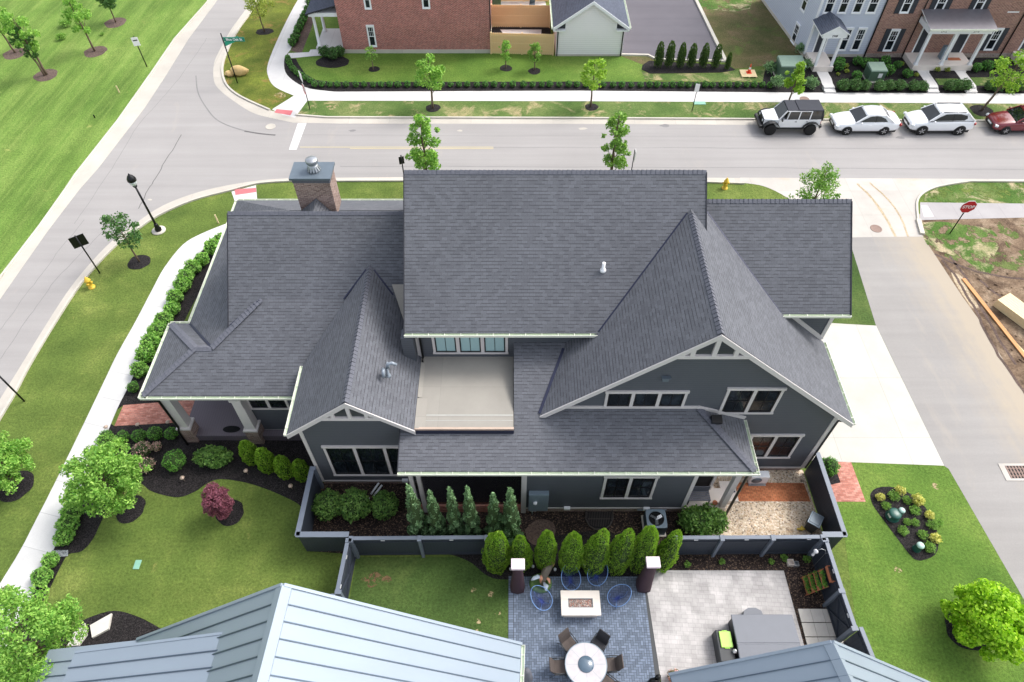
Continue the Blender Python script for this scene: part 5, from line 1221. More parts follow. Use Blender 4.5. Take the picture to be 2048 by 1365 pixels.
fish([(.10,.12,.62),(.22,.34,.90),(.36,.52,.93)],[.02,.07,.03],'koi_brown','dorsal_fin',.5)
fish([(.40,.40,.80),(.52,.55,.84),(.54,.66,.80)],[.03,.08,.02],'koi_orange','fish_head_patch')
fish([(.02,-.05,.25),(.02,.08,.5),(.05,.15,.62)],[.05,.12,.04],'koi_orange','fish_side_patch')
fish([(.05,.10,.5),(-.12,.10,.58),(-.30,.02,.60),(-.42,-.05,.55)],[.03,.09,.08,.02],'koi_blue','pectoral_fin',.2)
fish([(.12,-.05,.35),(.22,-.25,.40),(.20,-.42,.35)],[.03,.11,.03],'koi_blue','tail_fin',.25)
fish([(.2,.1,.5),(.34,.02,.45),(.38,-.14,.40)],[.03,.07,.02],'koi_orange','pelvic_fin',.25)
# dining set
t=rootat('round_table','round glass topped dining table at the bottom of the patio','dining table',1172,1329,.75)
tx,ty=t.location.x,t.location.y; tr=(P(1214,1329,.75).x-P(1131,1329,.75).x)/2
b=MB(); b.lathe([(tr-.02,.70),(tr,.715),(tr,.735),(tr-.02,.75)],(0,0,0),48); b.build('table_top',M['marble'],t,local=True)
b=MB(); N=48; b.tube([(tr*math.cos(2*math.pi*i/N),tr*math.sin(2*math.pi*i/N),.735) for i in range(N)],.022,6,closed=True); b.build('rim',M['meter'],t,local=True)
b=MB(); b.lathe([(.30,.752),(.31,.77),(.30,.785),(.02,.785)],(0,0,0),32); b.build('turntable',M['susan'],t,local=True)
b=MB(); b.lathe([(.32,0),(.30,.05),(.10,.12),(.09,.68),(.25,.70)],(0,0,0),20); b.build('pedestal',M['wicker_dark'],t,local=True)
for i in range(8):
    a=i*math.pi/4; b=MB(); b.bar((.33*math.cos(a),.33*math.sin(a),.7515),((tr-.05)*math.cos(a),(tr-.05)*math.sin(a),.7515),.008,.003); b.build('seam',M['meter'],t,local=True) 
def wicker(label,ang,mat='wicker',r=1.02,k=1):
    x,y=tx+r*math.cos(ang),ty+r*math.sin(ang); t=thing('wicker_chair',label,'chair',(x,y,0),ang+math.pi/2,'wicker chairs round the glass table')
    # local: seat front towards -y... facing table = local +y
    def strip(pts,w,nm,m):
        b=MB()
        top=[];
        P_=[Vector((0,a,c)) for a,c in pts]
        for i in range(len(P_)-1):
            p,q=P_[i],P_[i+1]; d=(q-p).normalized(); n=Vector((0,-d.z,d.y))*.02
            b.hexa([p-Vector((w,0,0))-n,p+Vector((w,0,0))-n,q+Vector((w,0,0))-n,q-Vector((w,0,0))-n,p-Vector((w,0,0))+n,p+Vector((w,0,0))+n,q+Vector((w,0,0))+n,q-Vector((w,0,0))+n])
        return b.build(nm,M[m],t,local=True)
    strip([(.28,.42),(.22,.45),(0,.43),(-.20,.42)],.25,'seat',mat); strip([(-.20,.42),(-.27,.58),(-.34,.80),(-.42,.98)],.25,'backrest',mat)
    for sx in(-1,1):
        b=MB(); b.tube([(sx*.27,.25,0),(sx*.27,.22,.42),(sx*.27,-.22,.42),(sx*.27,-.40,.0)],.016,6); b.build('leg',M['charcoal'],t,local=True)
        b=MB(); b.tube([(sx*.27,-.31,.68),(sx*.285,-.05,.66),(sx*.285,.20,.64),(sx*.275,.24,.42)],.018,6); b.build('armrest',M['charcoal'],t,local=True)
def ang(x,y): q=P(x,y,.6); return math.atan2(q.y-ty,q.x-tx)
wicker('tan wicker chair at the upper left of the glass table',ang(1140,1289),r=1.0)
wicker('dark wicker chair at the upper right of the glass table',ang(1196,1291),'wicker_dark',r=.95)
wicker('brown wicker chair left of the glass table',ang(1116,1333),r=.98)
wicker('brown wicker chair right of the glass table',ang(1229,1328),r=.98)
wicker('wicker chair at the lower right of the glass table',ang(1222,1372),r=.98)
# black ornament and grey cover at the lower edge
t=rootat('black_statue','black garden statue at the lower right patio edge','statue',1309,1364,.3)
b=MB(); blob(b,(0,0,.22),(.24,.18,.26)); blob(b,(.12,.12,.52),(.12,.10,.14)); blob(b,(-.2,-.05,.14),(.16,.09,.10)); b.build('body',M['black'],t,local=True)
t=rootat('covered_umbrella','closed grey covered item beside the metal roof corner','cover',1053,1352,.6)
b=MB(); b.lathe([(.22,0),(.26,.2),(.20,.8),(.13,1.3),(.04,1.45)],(0,0,0),14); b.build('cover',M['cloth_grey'],t,local=True)
# spa
c1,c2,c3,c4=P(1462.5,1228,.95),P(1585,1225,.95),P(1609,1291.6,.95),P(1480,1322,.95)
x0,x1=c1.x+.0,c2.x; y1=c1.y; y0=y1-2.25
t=thing('covered_spa','hot tub under a folded grey cover on the pale stamped patio','hot tub',((x0+x1)/2,(y0+y1)/2,0)); w_=(x1-x0)/2; hh=(y1-y0)/2
b=MB(); b.box(-w_+.06,w_-.06,-hh+.06,hh-.06,.035,.84); b.build('cabinet',M['charcoal'],t,local=True,bevel=.05)
for s0,s1 in((-hh,-.02),(.02,hh)):
    b=MB(); zz=(.88,.97) if s0<0 else (.97,.88)
    b.hexa([(-w_,s0,.83),(w_,s0,.83),(w_,s1,.83),(-w_,s1,.83),(-w_,s0,zz[0]),(w_,s0,zz[0]),(w_,s1,zz[1]),(-w_,s1,zz[1])]); b.build('cover_half',M['tubgrey'],t,local=True,bevel=.04)
b=MB(); b.box(-w_,w_,-.02,.02,.90,.955); b.build('cover_hinge',M['tubgrey'],t,local=True)
q=P(1504,1217,.35); b=MB(); b.prism([(q.x-.42,y1+.02),(q.x+.42,y1+.02),(q.x+.36,y1+.30),(q.x+.15,y1+.42),(q.x-.15,y1+.42),(q.x-.36,y1+.30)],.03,.36)
tag(b.build('spa_step',M['tubgrey'],bevel=.03),'rounded grey step standing at the far side of the spa','step')
q=P(1453,1290,.7); t=thing('storage_box','dark storage box against the spa, carrying a lime green lid','storage box',(x0-.36,q.y,0))
b=MB(); b.box(-.32,.30,-.62,.58,.035,.66); b.build('body',M['charcoal'],t,local=True,bevel=.04)
b=MB(); b.box(-.20,.26,-.10,.50,.66,.73); b.box(-.08,.14,.50,.54,.68,.71); b.box(-.08,.14,-.14,-.10,.68,.71); b.build('lid',M['lime'],t,local=True,bevel=.04)
t=thing('plastic_jug','small white plastic jug on the dark storage box','jug',(x0-.08,q.y-.25,.66))
b=MB(); b.lathe([(.07,0),(.08,.12),(.04,.18),(.03,.22)],(0,0,0),10); b.build('jug_body',M['trimwhite'],t,local=True)
# flower pot bottom
t=rootat('flower_pot','flower pot with pink blooms at the corner of the pale blue roof','flower pot',1347,1352,.4)
b=MB(); b.lathe([(.15,0),(.20,.3),(.22,.32),(.18,.32)],(0,0,.03),14); b.build('pot',M['terracotta'],t,local=True)
leaves('flowers',['leaf_rose'],[(0,0,.5),(.12,.1,.5),(-.1,.05,.45)],[(.25,.25,.2),(.12,.12,.12),(.15,.15,.12)],420,.09,t,7)
# fence yard bits
t=rootat('shepherd_hook','black shepherd hook holding a white feeder in the strip bed','garden hook',1622,1138)
b=MB(); b.tube([(0,0,0),(0,0,1.7),(-.06,.04,1.95),(-.25,.06,2.05),(-.42,.04,1.95)],.012,6); b.tube([(0,0,1.7),(.12,0,1.8),(.25,0,1.7)],.01,6); b.build('pole',M['galv'],t,local=True)
q=t.location; t2=thing('bird_feeder','white tubular bird feeder hanging from the black hook','bird feeder',(q.x-.42,q.y+.04,1.45)); b=MB(); b.lathe([(.05,0),(.06,.02),(.05,.04),(.05,.36),(.10,.40),(.04,.46),(.01,.50)],(0,0,0),12); b.build('tube',M['trimwhite'],t2,local=True)
for i,(x,y) in enumerate(((1579,1128),(1590,1131))):
    t=rootat('box_planter',['square pale planter box lying in the strip bed','smaller grey planter box beside the square pale one'][i],'planter',x,y); b=MB(); s=.13-.03*i
    b.box(-s,s,-s,s,0,.03); 
    for a in((-s,-s+.02,-s,s),(s-.02,s,-s,s),(-s+.02,s-.02,-s,-s+.02),(-s+.02,s-.02,s-.02,s)): b.box(a[0],a[1],a[2],a[3],.03,.22)
    b.build('box',M['cream' if i==0 else 'galv'],t,local=True)
q=P(1664,1148,1.5); t=thing('wall_planter','terracotta trough planter hung on the dark fence','planter',(q.x-.02,q.y,1.35)); b=MB()
for a in((-.12,.12,-.32,.32,0,.03),(-.12,-.10,-.32,.32,.03,.2),(.10,.12,-.32,.32,.03,.2),(-.10,.10,-.32,-.30,.03,.2),(-.10,.10,.30,.32,.03,.2)): b.box(*a)
b.build('trough',M['terracotta'],t,local=True); b=MB(); b.box(-.10,.10,-.30,.30,.03,.13); b.build('soil',M['mulch2'],t,local=True)
q=P(1648,1166,.5); t=thing('plant_stand','stepped plant stand with green herbs under the trough planter','plant stand',(12.72,q.y,0)); b=MB()
for i in range(4): b.box(-.42+i*.14,-.30+i*.14,-.36,.36,.15+.25*i,.27+.25*i)
for s in(-.36,.36): b.bar((-.42,s,.02),(.15,s,1.12),.03,.03)
b.build('shelf',M['terracotta'],t,local=True); [leaves('herb_row',['leaf_box'],[(-.36+i*.14,j*.14,.32+.25*i) for j in(-2,-1,0,1,2)],[(.11,.14,.1)]*5,190,.08,t,8+i) for i in range(4)]
# condenser
q=P(1313,1037,.85); t=thing('air_condenser','grey outdoor air condenser with a round top fan behind the arborvitae','air conditioner',(q.x,q.y,0))
b=MB(); b.box(-.50,.50,-.5,.5,0,.06); b.build('pad',M['cream'],t,local=True)
b=MB(); s=.43; b.box(-s+.03,s-.03,-s+.03,s-.03,.06,.80)
for i in range(13):
    k=-s+.05+i*(2*s-.1)/12
    for a in((k,-s),(k,s)): b.box(a[0]-.008,a[0]+.008,a[1]-.01,a[1]+.01,.12,.76)
    for a in((-s,k),(s,k)): b.box(a[0]-.01,a[0]+.01,a[1]-.008,a[1]+.008,.12,.76)
for z in(.06,.76): 
    for a in((-s,s,-s,-s+.03),(-s,s,s-.03,s),(-s,-s+.03,-s+.03,s-.03),(s-.03,s,-s+.03,s-.03)): b.box(*a,z,z+.06)
b.build('cabinet',M['acgrey'],t,local=True)
b=MB(); N=32
ring=[(.34*math.cos(2*math.pi*i/N),.34*math.sin(2*math.pi*i/N)) for i in range(N)]
sq=[]
for x,y in ring:
    k=.44/max(abs(x),abs(y)); k=min(k,.56/math.hypot(x,y)); sq.append((x*k,y*k))
for i in range(N):
    j=(i+1)%N; b.face([(*ring[i],.83),(*sq[i],.83),(*sq[j],.83),(*ring[j],.83)]); b.face([(*ring[j],.83),(*ring[j],.70),(*ring[i],.70),(*ring[i],.83)]); b.face([(*sq[i],.83),(*sq[i],.80),(*sq[j],.80),(*sq[j],.83)])
b.build('top_panel',M['meter'],t,local=True)
b=MB(); b.lathe([(.335,.802),(.335,.804)],(0,0,0),32); b.build('fan_well',M['black'],t,local=True)
b=MB()
for i in range(3):
    a=i*2.094+.5; c=Vector((.17*math.cos(a),.17*math.sin(a),.825)); b.cbox(c,(.22,.13,.012),a,0,R(22))
b.lathe([(.07,.805),(.07,.84),(.01,.845)],(0,0,0),12); b.build('fan',M['galv'],t,local=True)
for i in range(3): 
    rr_=.12+.1*i; b=MB(); b.tube([(rr_*math.cos(2*math.pi*k/24),rr_*math.sin(2*math.pi*k/24),.85) for k in range(24)],.004,4,closed=True); b.build('fan_guard',M['charcoal'],t,local=True)
# window well
t=rootat('window_well','steel window well with a barred grate at the foot of the wall','window well',1198,1040); b=MB()
out=[P(*q) for q in((1172,1022),(1171,1040),(1178,1054),(1190,1061),(1208,1061),(1219,1053),(1225,1040),(1225,1022))]
L0=t.location; m=MB(); m.face([(p.x-L0.x,p.y-L0.y,.024) for p in out]); m.build('well_pit',M['dark'],t,local=True)
b.tube([(p.x-L0.x,p.y-L0.y,.10) for p in out],.035,6); b.build('well_rim',M['iron'],t,local=True)
b=MB()
for i in range(15):
    x=-.5+i*.075; yt=.36; yb=-.36+ (abs(x)**3)*1.6; b.box(x-.012,x+.012,yb,yt,.08,.10)
b.box(-.5,.5,-.02,.02,.10,.115); b.build('grate',M['iron'],t,local=True)
# wall heat pump
q=P(1510,966); t=thing('heat_pump_unit','white wall mounted heat pump unit on the pebbles behind the brick path','heat pump',(q.x+.05,14.85,0))
b=MB(); b.box(-.42,.42,-.17,.17,.12,.75); b.build('case',M['trimwhite'],t,local=True,bevel=.02)
b=MB(); b.xf(Matrix()); b.lathe([(.22,0),(.24,.012),(.02,.014)],(0,0,0),20); b.xf(Matrix.Translation((-.12,-.172,.44))@Matrix.Rotation(R(90),4,'X')); b.build('fan_grille',M['acgrey'],t,local=True)
b=MB(); b.box(-.4,.4,-.24,.24,0,.06); b.build('pad',M['galv'],t,local=True)
for x in(-.34,.34): b=MB(); b.box(x-.03,x+.03,-.2,.2,.06,.12); b.build('foot',M['galv'],t,local=True)
q=P(1618,1056); t=thing('rubbish_bin','dark wheeled bin with a grey lid in the pebble yard corner','bin',(q.x+.0,q.y,0),R(-35)); t.scale=(.85,.85,.85); b=MB()
b.hexa([(-.22,-.25,.03),(.22,-.25,.03),(.22,.25,.03),(-.22,.25,.03),(-.30,-.34,1.0),(.30,-.34,1.0),(.30,.34,1.0),(-.30,.34,1.0)]); b.build('body',M['charcoal'],t,local=True)
b=MB(); b.box(-.32,.32,-.37,.37,1.0,1.05); b.build('lid_rim',M['meter'],t,local=True,bevel=.02); b=MB(); b.box(-.26,.26,-.30,.30,1.05,1.085); b.build('lid',M['acgrey'],t,local=True,bevel=.02)
for s in(-1,1): b=MB(); b.lathe([(.1,-.02),(.1,.02)],(0,0,0),12); b.xf(Matrix.Translation((s*.24,.3,.1))@Matrix.Rotation(R(90),4,'Y')); b.build('wheel',M['tyre'],t,local=True)
q=P(1603,1060); t=thing('yellow_toy','crumpled yellow plastic toy lying before the bin','toy',(q.x,q.y,.02)); b=MB()
for c,r in(((0,0,.08),(.14,.08,.08)),((-.16,.0,.07),(.09,.05,.06)),((.17,.02,.06),(.10,.05,.05)),((0,.08,.10),(.06,.06,.05))): blob(b,c,r,0,8,6,int(c[0]*100))
b.build('toy_body',M['yellowplastic'],t,local=True)
# porch bits
q=PY(1405,985,13.75); t=thing('porch_bench','grey slatted bench on the small rear porch','bench',(8.35,13.72,.42)); b=MB()
for i in range(5): b.box(-.5,.5,-.25+i*.1,-.17+i*.1,.42,.45)
b.build('seat',M['cloth_grey'],t,local=True); b=MB(); b.box(-.5,.5,.24,.28,.42,.80); b.build('backrest',M['cloth_grey'],t,local=True)
for sx in(-.46,.46):
    for sy in(-.22,.22): b=MB(); b.box(sx-.025,sx+.025,sy-.025,sy+.025,0,.42); b.build('leg',M['charcoal'],t,local=True)
t=thing('red_pot','small terracotta pot beside the grey porch bench','pot',(9.1,13.5,.42)); b=MB(); b.lathe([(.07,0),(.11,.18),(.12,.2),(.09,.2)],(0,0,0),12); b.build('pot_body',M['terracotta'],t,local=True)
for i in range(2):
    t=thing('shoe','dark blue shoe left on the white porch step, %s one'%('left','right')[i],'shoe',(10.0+.13*i,14.35-.1*i,.24),R(40)); b=MB(); blob(b,(0,0,.05),(.05,.13,.05)); blob(b,(0,-.06,.09),(.04,.06,.05)); b.build('shoe_body',M['shoe'],t,local=True)
t=thing('porch_mat','oval black mat on the front porch boards by the middle column','mat',tuple(P(463,859,.45)[:2])+(.45,)); b=MB(); b.lathe([(.42,0),(.42,.02),(.40,.03)],(0,0,0),24,sx=1,sy=.45); b.build('mat_disc',M['black'],t,local=True)
t=rootat('stone_figure','small grey stone figure on the bed below the left windows','garden figure',528,872); b=MB()
for i,(c,r) in enumerate((((0,0,.12),(.13,.11,.13)),((.02,.02,.3),(.09,.08,.10)),((-.12,.02,.2),(.08,.05,.06)),((.13,.0,.12),(.06,.06,.1)))): blob(b,c,r,0,9,6,i,.2)
b.build('figure_body',M['galv'],t,local=True)
t=thing('wall_cabinet','grey utility cabinet on the side of the left gable wall','utility box',(-9.0,16.0,.0)); b=MB(); b.box(-.2,.19,-.4,.4,.15,1.1); b.build('cabinet',M['acgrey'],t,local=True,bevel=.02); b=MB(); b.box(-.16,.15,-.35,.35,0,.15); b.build('stand',M['charcoal'],t,local=True)
# white pipe bits
t=rootat('white_pipes','white drain pipe pieces lying between two dense shrubs','pipe',752,985); b=MB(); b.tube([(-.2,-.15,.1),(.15,.3,.35)],.05,8); b.tube([(-.05,-.22,.1),(.3,.22,.3)],.05,8); b.tube([(-.25,-.3,.06),(-.3,-1.0,.04)],.03,8); b.build('pipe_run',M['trimwhite'],t,local=True)
# path lights
for i,(x,y) in enumerate(((370,963),(496,949),(585,979),(281,857),(341,852),(218,862))):
    t=rootat('path_light',['copper path light in the bed above the round lawn curve','copper path light in the bed above the purple maple','copper path light in the bed nearest the slate fence','copper path light above the second and third ball shrubs','copper path light nearest the porch corner column','copper path light at the edge of the sidewalk'][i],'path light',x,y,0,0,'path lights in the front bed')
    b=MB(); b.tube([(0,0,0),(0,0,.38)],.012,6); b.build('stake',M['copper'],t,local=True); b=MB(); b.lathe([(.11,.36),(.10,.38),(.03,.43),(.005,.44)],(0,0,0),14); b.build('shade',M['copper'],t,local=True)
for i,(x,y) in enumerate(((1021,1136),(1066,1131),(1110,1137),(1168,1130))):
    t=rootat('spotlight',['small white uplight between the two leftmost arborvitae','small white uplight under the second arborvita','small white uplight behind the fish sculpture','small white uplight between the middle arborvitae'][i],'uplight',x,y+4,0,0,'uplights under the arborvitae'); b=MB(); b.lathe([(.05,0),(.06,.12),(.06,.14),(.045,.14),(.04,.1)],(0,0,0),12); b.build('lamp_can',M['trimwhite'],t,local=True)
# septic vents and others
for i,(x,y,r,h) in enumerate(((1784,1034,.27,.42),(1796,1029,.14,.50),(1832,1099,.16,.52))):
    t=rootat('utility_vent',['broad dark green domed utility vent in the oval bed','small green utility vent with a pale cap beside the broad one','green utility vent with a pale cap at the bottom of the oval bed'][i],'utility vent',x,y)
    b=MB(); b.lathe([(r*1.15,0),(r*1.1,.05),(r,.07),(r,h*.72),(r*.98,h*.78)],(0,0,0),22); b.build('body',M['dgreen'],t,local=True)
    b=MB(); b.lathe([(r*1.02,h*.78),(r,h*.86),(r*.75,h*.96),(r*.3,h),(.01,h)],(0,0,0),22); b.build('cap',M['dgreen' if i==0 else 'lgreen'],t,local=True)
    if i==0: b=MB(); b.cbox((-.25,-.06,.26),(.03,.2,.12),R(10)); b.build('label_plate',M['trimwhite'],t,local=True)
for i,(x,y,nm,lab,mt,rx,ry) in enumerate(((275,1130,'utility_hatch','pale teal utility hatch set in the front lawn','teal',.13,.20),(1399,207,'utility_hatch','teal utility hatch beside the far sidewalk sign','teal',.45,.2))):
    q=P(x,y); b=MB(); b.box(q.x-rx,q.x+rx,q.y-ry,q.y+ry,0,.04); tag(b.build(nm,M[mt],bevel=.01),lab,'utility hatch')
for x,y,r,lab in((1609,199,.36,'round iron cover in the far sidewalk'),(1752,458,.36,'round iron cover in the concrete alley apron'),(8,1190,.35,'round iron cover in the sidewalk at the left edge'),(541,254,.36,'pale round cover in the road by the corner ramp')):
    q=P(x,y); b=MB(); b.lathe([(r,0),(r,.026),(r*.93,.03),(r*.9,.026),(.01,.028)],(q.x,q.y,0),28); tag(b.build('manhole_cover',M['rust' if x!=541 else 'gutterpan']),lab,'manhole cover')
t=rootat('storm_grate','rusty storm drain grate in a concrete frame beside the alley','drain grate',2030,945); b=MB()
for a in((-.62,.7,-.45,-.33),(-.62,.7,.33,.45),(-.62,-.36,-.33,.33)): b.box(*a,0,.03)
b.build('frame',M['apron'],t,local=True); b=MB()
for i in range(7): b.box(-.34+i*.15,-.27+i*.15,-.32,.32,0,.028)
for y_ in(-.2,0,.2): b.box(-.34,.7,y_-.02,y_+.02,.0,.024)
b.build('grate',M['rust'],t,local=True); b=MB(); b.box(-.36,.7,-.33,.33,.0,.012); b.build('grate_pit',M['dark'],t,local=True)
# ================= STREET FURNITURE =================
t=rootat('street_lamp','tall black street lamp with an acorn head on the corner verge','street lamp',318,462); h=HT(318,462,347)
b=MB(); b.lathe([(.42,0),(.42,.06),(.01,.065)],(0,0,0),24); b.build('footing',M['kerb'],t,local=True)
b=MB(); b.lathe([(.20,.06),(.20,.2),(.14,.3),(.13,.5),(.09,.6)],(0,0,0),16); b.build('base',M['black'],t,local=True)
b=MB(); b.tube([(0,0,.55),(0,0,h-.95)],[.075,.055],12); b.lathe([(.07,h-1.0),(.12,h-.95),(.13,h-.88)],(0,0,0),14); b.build('pole',M['black'],t,local=True)
b=MB(); b.lathe([(.10,h-.88),(.20,h-.72),(.25,h-.52),(.24,h-.45)],(0,0,0),18); b.build('lens',M['lamp'],t,local=True)
b=MB(); b.lathe([(.26,h-.52),(.25,h-.38),(.16,h-.2),(.07,h-.12),(.03,h-.03),(.005,h)],(0,0,0),18); b.build('hood',M['black'],t,local=True)
def txt(s,size,mat,parent,loc,rot,ext=.004,name='lettering'):
    cu=bpy.data.curves.new(name,'FONT'); cu.body=s; cu.size=size; cu.align_x='CENTER'; cu.align_y='CENTER'; cu.extrude=ext; cu.offset=.004; cu.materials.append(M[mat])
    o=bpy.data.objects.new('t_',cu); COL.objects.link(o); bpy.context.view_layer.update()
    me=bpy.data.meshes.new_from_object(o); bpy.data.objects.remove(o); o=bpy.data.objects.new(name,me); COL.objects.link(o); o.parent=parent; o.location=loc; o.rotation_euler=rot; return o
def pole(t,h,r=.035,mat='black',sq=False):
    b=MB()
    if sq: b.box(-r,r,-r,r,0,h)
    else: b.tube([(0,0,0),(0,0,h)],r,10)
    return b.build('post',M[mat],t,local=True)
def plate(t,w,h,zc,rz,mat='sign_white',nm='sign_plate',y=-.05,oct_=False,back='black',d=.02,border=None):
    Mx=Matrix.Rotation(rz,4,'Z'); b=MB()
    if oct_:
        rr_=w/2/math.cos(R(22.5)); pts=[(rr_*math.cos(R(22.5+45*i)),zc+rr_*math.sin(R(22.5+45*i))) for i in range(8)]
        b.yplate(pts,y-d,y); b.xf(Mx); o=b.build(nm,M[mat],t,local=True)
        if border:
            c=MB(); p2=[(x*1.06,zc+(z-zc)*1.06) for x,z in pts]; c.yplate(p2,y-d*.7,y+.004); c.xf(Mx); c.build('sign_border',M[border],t,local=True)
        return o
    b.box(-w/2,w/2,y-d,y,zc-h/2,zc+h/2); b.xf(Mx); return b.build(nm,M[mat],t,local=True,bevel=.0)
# stop sign right: faces camera
t=rootat('stop_sign','red STOP sign on a black post at the alley mouth','stop sign',1900,467); h=HT(1900,467,402); pole(t,h,.035)
plate(t,.84,0,h-.42,R(0),'sign_red',oct_=True,border='sign_white'); txt('STOP',.30,'sign_white',t,(0,-.082,h-.42),(R(90),0,0))
# corner stop sign (edge on)
t=rootat('stop_sign','stop sign seen edge on beside the corner ramp, white plate above','stop sign',620,219); h=HT(620,219,144); pole(t,h,.035)
plate(t,.76,0,h-1.35,R(-62),'sign_red',oct_=True,border='sign_white'); txt('STOP',.29,'sign_white',t,tuple(Matrix.Rotation(R(-62),3,'Z')@Vector((0,-.078,h-1.35))),(R(90),0,R(-62)))
plate(t,.62,.62,h-.36,R(-62),'sign_white','upper_plate'); txt('ONE\nWAY',.2,'black',t,tuple(Matrix.Rotation(R(-62),3,'Z')@Vector((0,-.075,h-.36))),(R(90),0,R(-62))) if 0 else None
# street name sign
t=rootat('street_name_sign','tall black post with green street name blades on the corner island','street sign',475,166); h=HT(475,166,67); pole(t,h,.045)
b=MB(); b.box(.06,1.62,-.02,.02,h-.62,h-.30); b.build('name_blade',M['sign_green'],t,local=True); txt('Blue Oak St',.25,'sign_white',t,(.84,-.026,h-.46),(R(90),0,0))
b=MB(); b.box(.05,1.25,-.015,.015,-.15,.15); b.xf(Matrix.Translation((0,0,h-.85))@Matrix.Rotation(R(50),4,'Z')); b.build('name_blade',M['sign_green'],t,local=True)
# other signs
t=rootat('speed_sign','white shield shaped sign on a black post in the field','sign',294,134); h=HT(294,134,73); pole(t,h,.04); plate(t,.48,.66,h-.40,R(18),'sign_white'); plate(t,.32,.08,h-.30,R(18),'black','sign_marking',y=-.072,d=.004)
t=rootat('road_sign','black backed sign on a slanting black post by the left hydrant','sign',200,547); h=HT(200,547,472); pole(t,h,.04); plate(t,.80,.75,h-.45,R(35),'black',y=.07,d=.03)
t=rootat('parking_sign','small white sign on a thin post by the far sidewalk','sign',1384,223); h=HT(1384,223,167); pole(t,h,.03); plate(t,.32,.62,h-.34,R(-25),'sign_white')
t=rootat('road_sign','small black sign just above the left end of the main ridge','sign',811,372); h=HT(811,372,311); pole(t,h,.04); plate(t,.34,.55,h-.42,R(20),'black',y=.06,d=.03)
t=rootat('sign_post','thin edge on sign above the right part of the main ridge','sign',1258,372); h=HT(1258,372,300); pole(t,h,.03); plate(t,.4,.75,h-.42,R(84),'sign_white')
t=rootat('post_marker','bare black post on the verge at the left edge','post',49,803); pole(t,HT(49,803,752),.045)
# hydrants
for x,y,ty_,lab in((184,575,553,'yellow fire hydrant on the verge under the black backed sign'),(1449,377,358,'yellow fire hydrant on the grass right of the main ridge')):
    t=rootat('fire_hydrant',lab,'fire hydrant',x,y); b=MB(); b.lathe([(.20,0),(.20,.05),(.13,.07),(.13,.50),(.17,.52),(.17,.58),(.14,.62),(.10,.74),(.04,.79),(.04,.84),(.01,.84)],(0,0,0),16); b.build('barrel',M['hydrant'],t,local=True)
    for s in(-1,1): c=MB(); c.tube([(s*.1,0,.44),(s*.22,0,.44)],.06,10); c.build('outlet',M['hydrant'],t,local=True)
    c=MB(); c.tube([(0,-.1,.38),(0,-.22,.38)],.08,10); c.build('pumper_outlet',M['hydrant'],t,local=True)
for x,y,ty_,lab,nm in((437,447,430,'pale wooden stake on the verge beside the roof corner','survey_stake'),(239,186,172,'pale stake standing in the field by the road','survey_stake'),(190,236,230,'short dark pipe stub in the bare field patch','pipe_stub')):
    t=rootat(nm,lab,'stake',x,y); h=HT(x,y,ty_); b=MB(); b.box(-.04,.04,-.02,.02,0,h); b.build('stake_body',M['lumber' if nm!='pipe_stub' else 'black'],t,local=True)
t=rootat('boulder','tan boulder lying behind the street name post','boulder',477,150); b=MB(); blob(b,(.12,0,.35),(.72,.36,.42),0,9,7,5,.16); blob(b,(-.62,-.15,.18),(.38,.26,.24),0,8,6,9,.18); b.build('rock',M['rock'],t,local=True)
# pallet, cone, transformers
t=rootat('wooden_pallet','pale wooden pallet lying on the dry verge','pallet',1496,150); b=MB()
for i in range(7): b.box(-.6,.6,-.5+i*.155,-.39+i*.155,.10,.13)
for x in(-.55,0,.55): b.box(x-.04,x+.04,-.5,.5,.0,.10)
b.build('slats',M['lumber'],t,local=True); q=t.location
t=thing('traffic_cone','orange traffic cone with a white collar on the pallet','traffic cone',(q.x+.05,q.y+.1,.13)); b=MB(); b.box(-.19,.19,-.19,.19,0,.04); b.build('base',M['orange'],t,local=True)
b=MB(); b.lathe([(.14,.04),(.10,.3)],(0,0,0),16); b.lathe([(.065,.46),(.025,.72)],(0,0,0),16); b.build('cone',M['orange'],t,local=True); b=MB(); b.lathe([(.10,.3),(.065,.46)],(0,0,0),16); b.build('collar',M['sign_white'],t,local=True)
for x,y,sx,sy,h,lab in((1578,160,.95,.7,1.25,'green utility transformer box behind the lime street tree'),(1749,163,.62,.55,1.0,'green utility transformer box between the white steps')):
    t=rootat('transformer_box',lab,'utility box',x,y); b=MB(); b.box(-sx,sx,-.1,2*sy-.1,.05,h-.12); b.build('cabinet',M['green'],t,local=True); b=MB(); b.hexa([(-sx-.03,-.14,h-.12),(sx+.03,-.14,h-.12),(sx+.03,2*sy-.06,h-.12),(-sx-.03,2*sy-.06,h-.12),(-sx,-.1,h-.04),(sx,-.1,h-.04),(sx,2*sy-.1,h+.06),(-sx,2*sy-.1,h+.06)]); b.build('lid',M['greentop'],t,local=True)
    b=MB(); b.box(-sx-.1,sx+.1,-.3,2*sy,0,.05); b.build('pad',M['kerb'],t,local=True); b=MB(); b.box(.05,.35,-.115,-.1,.35,.7); b.build('warning_label',M['sign_white'],t,local=True)
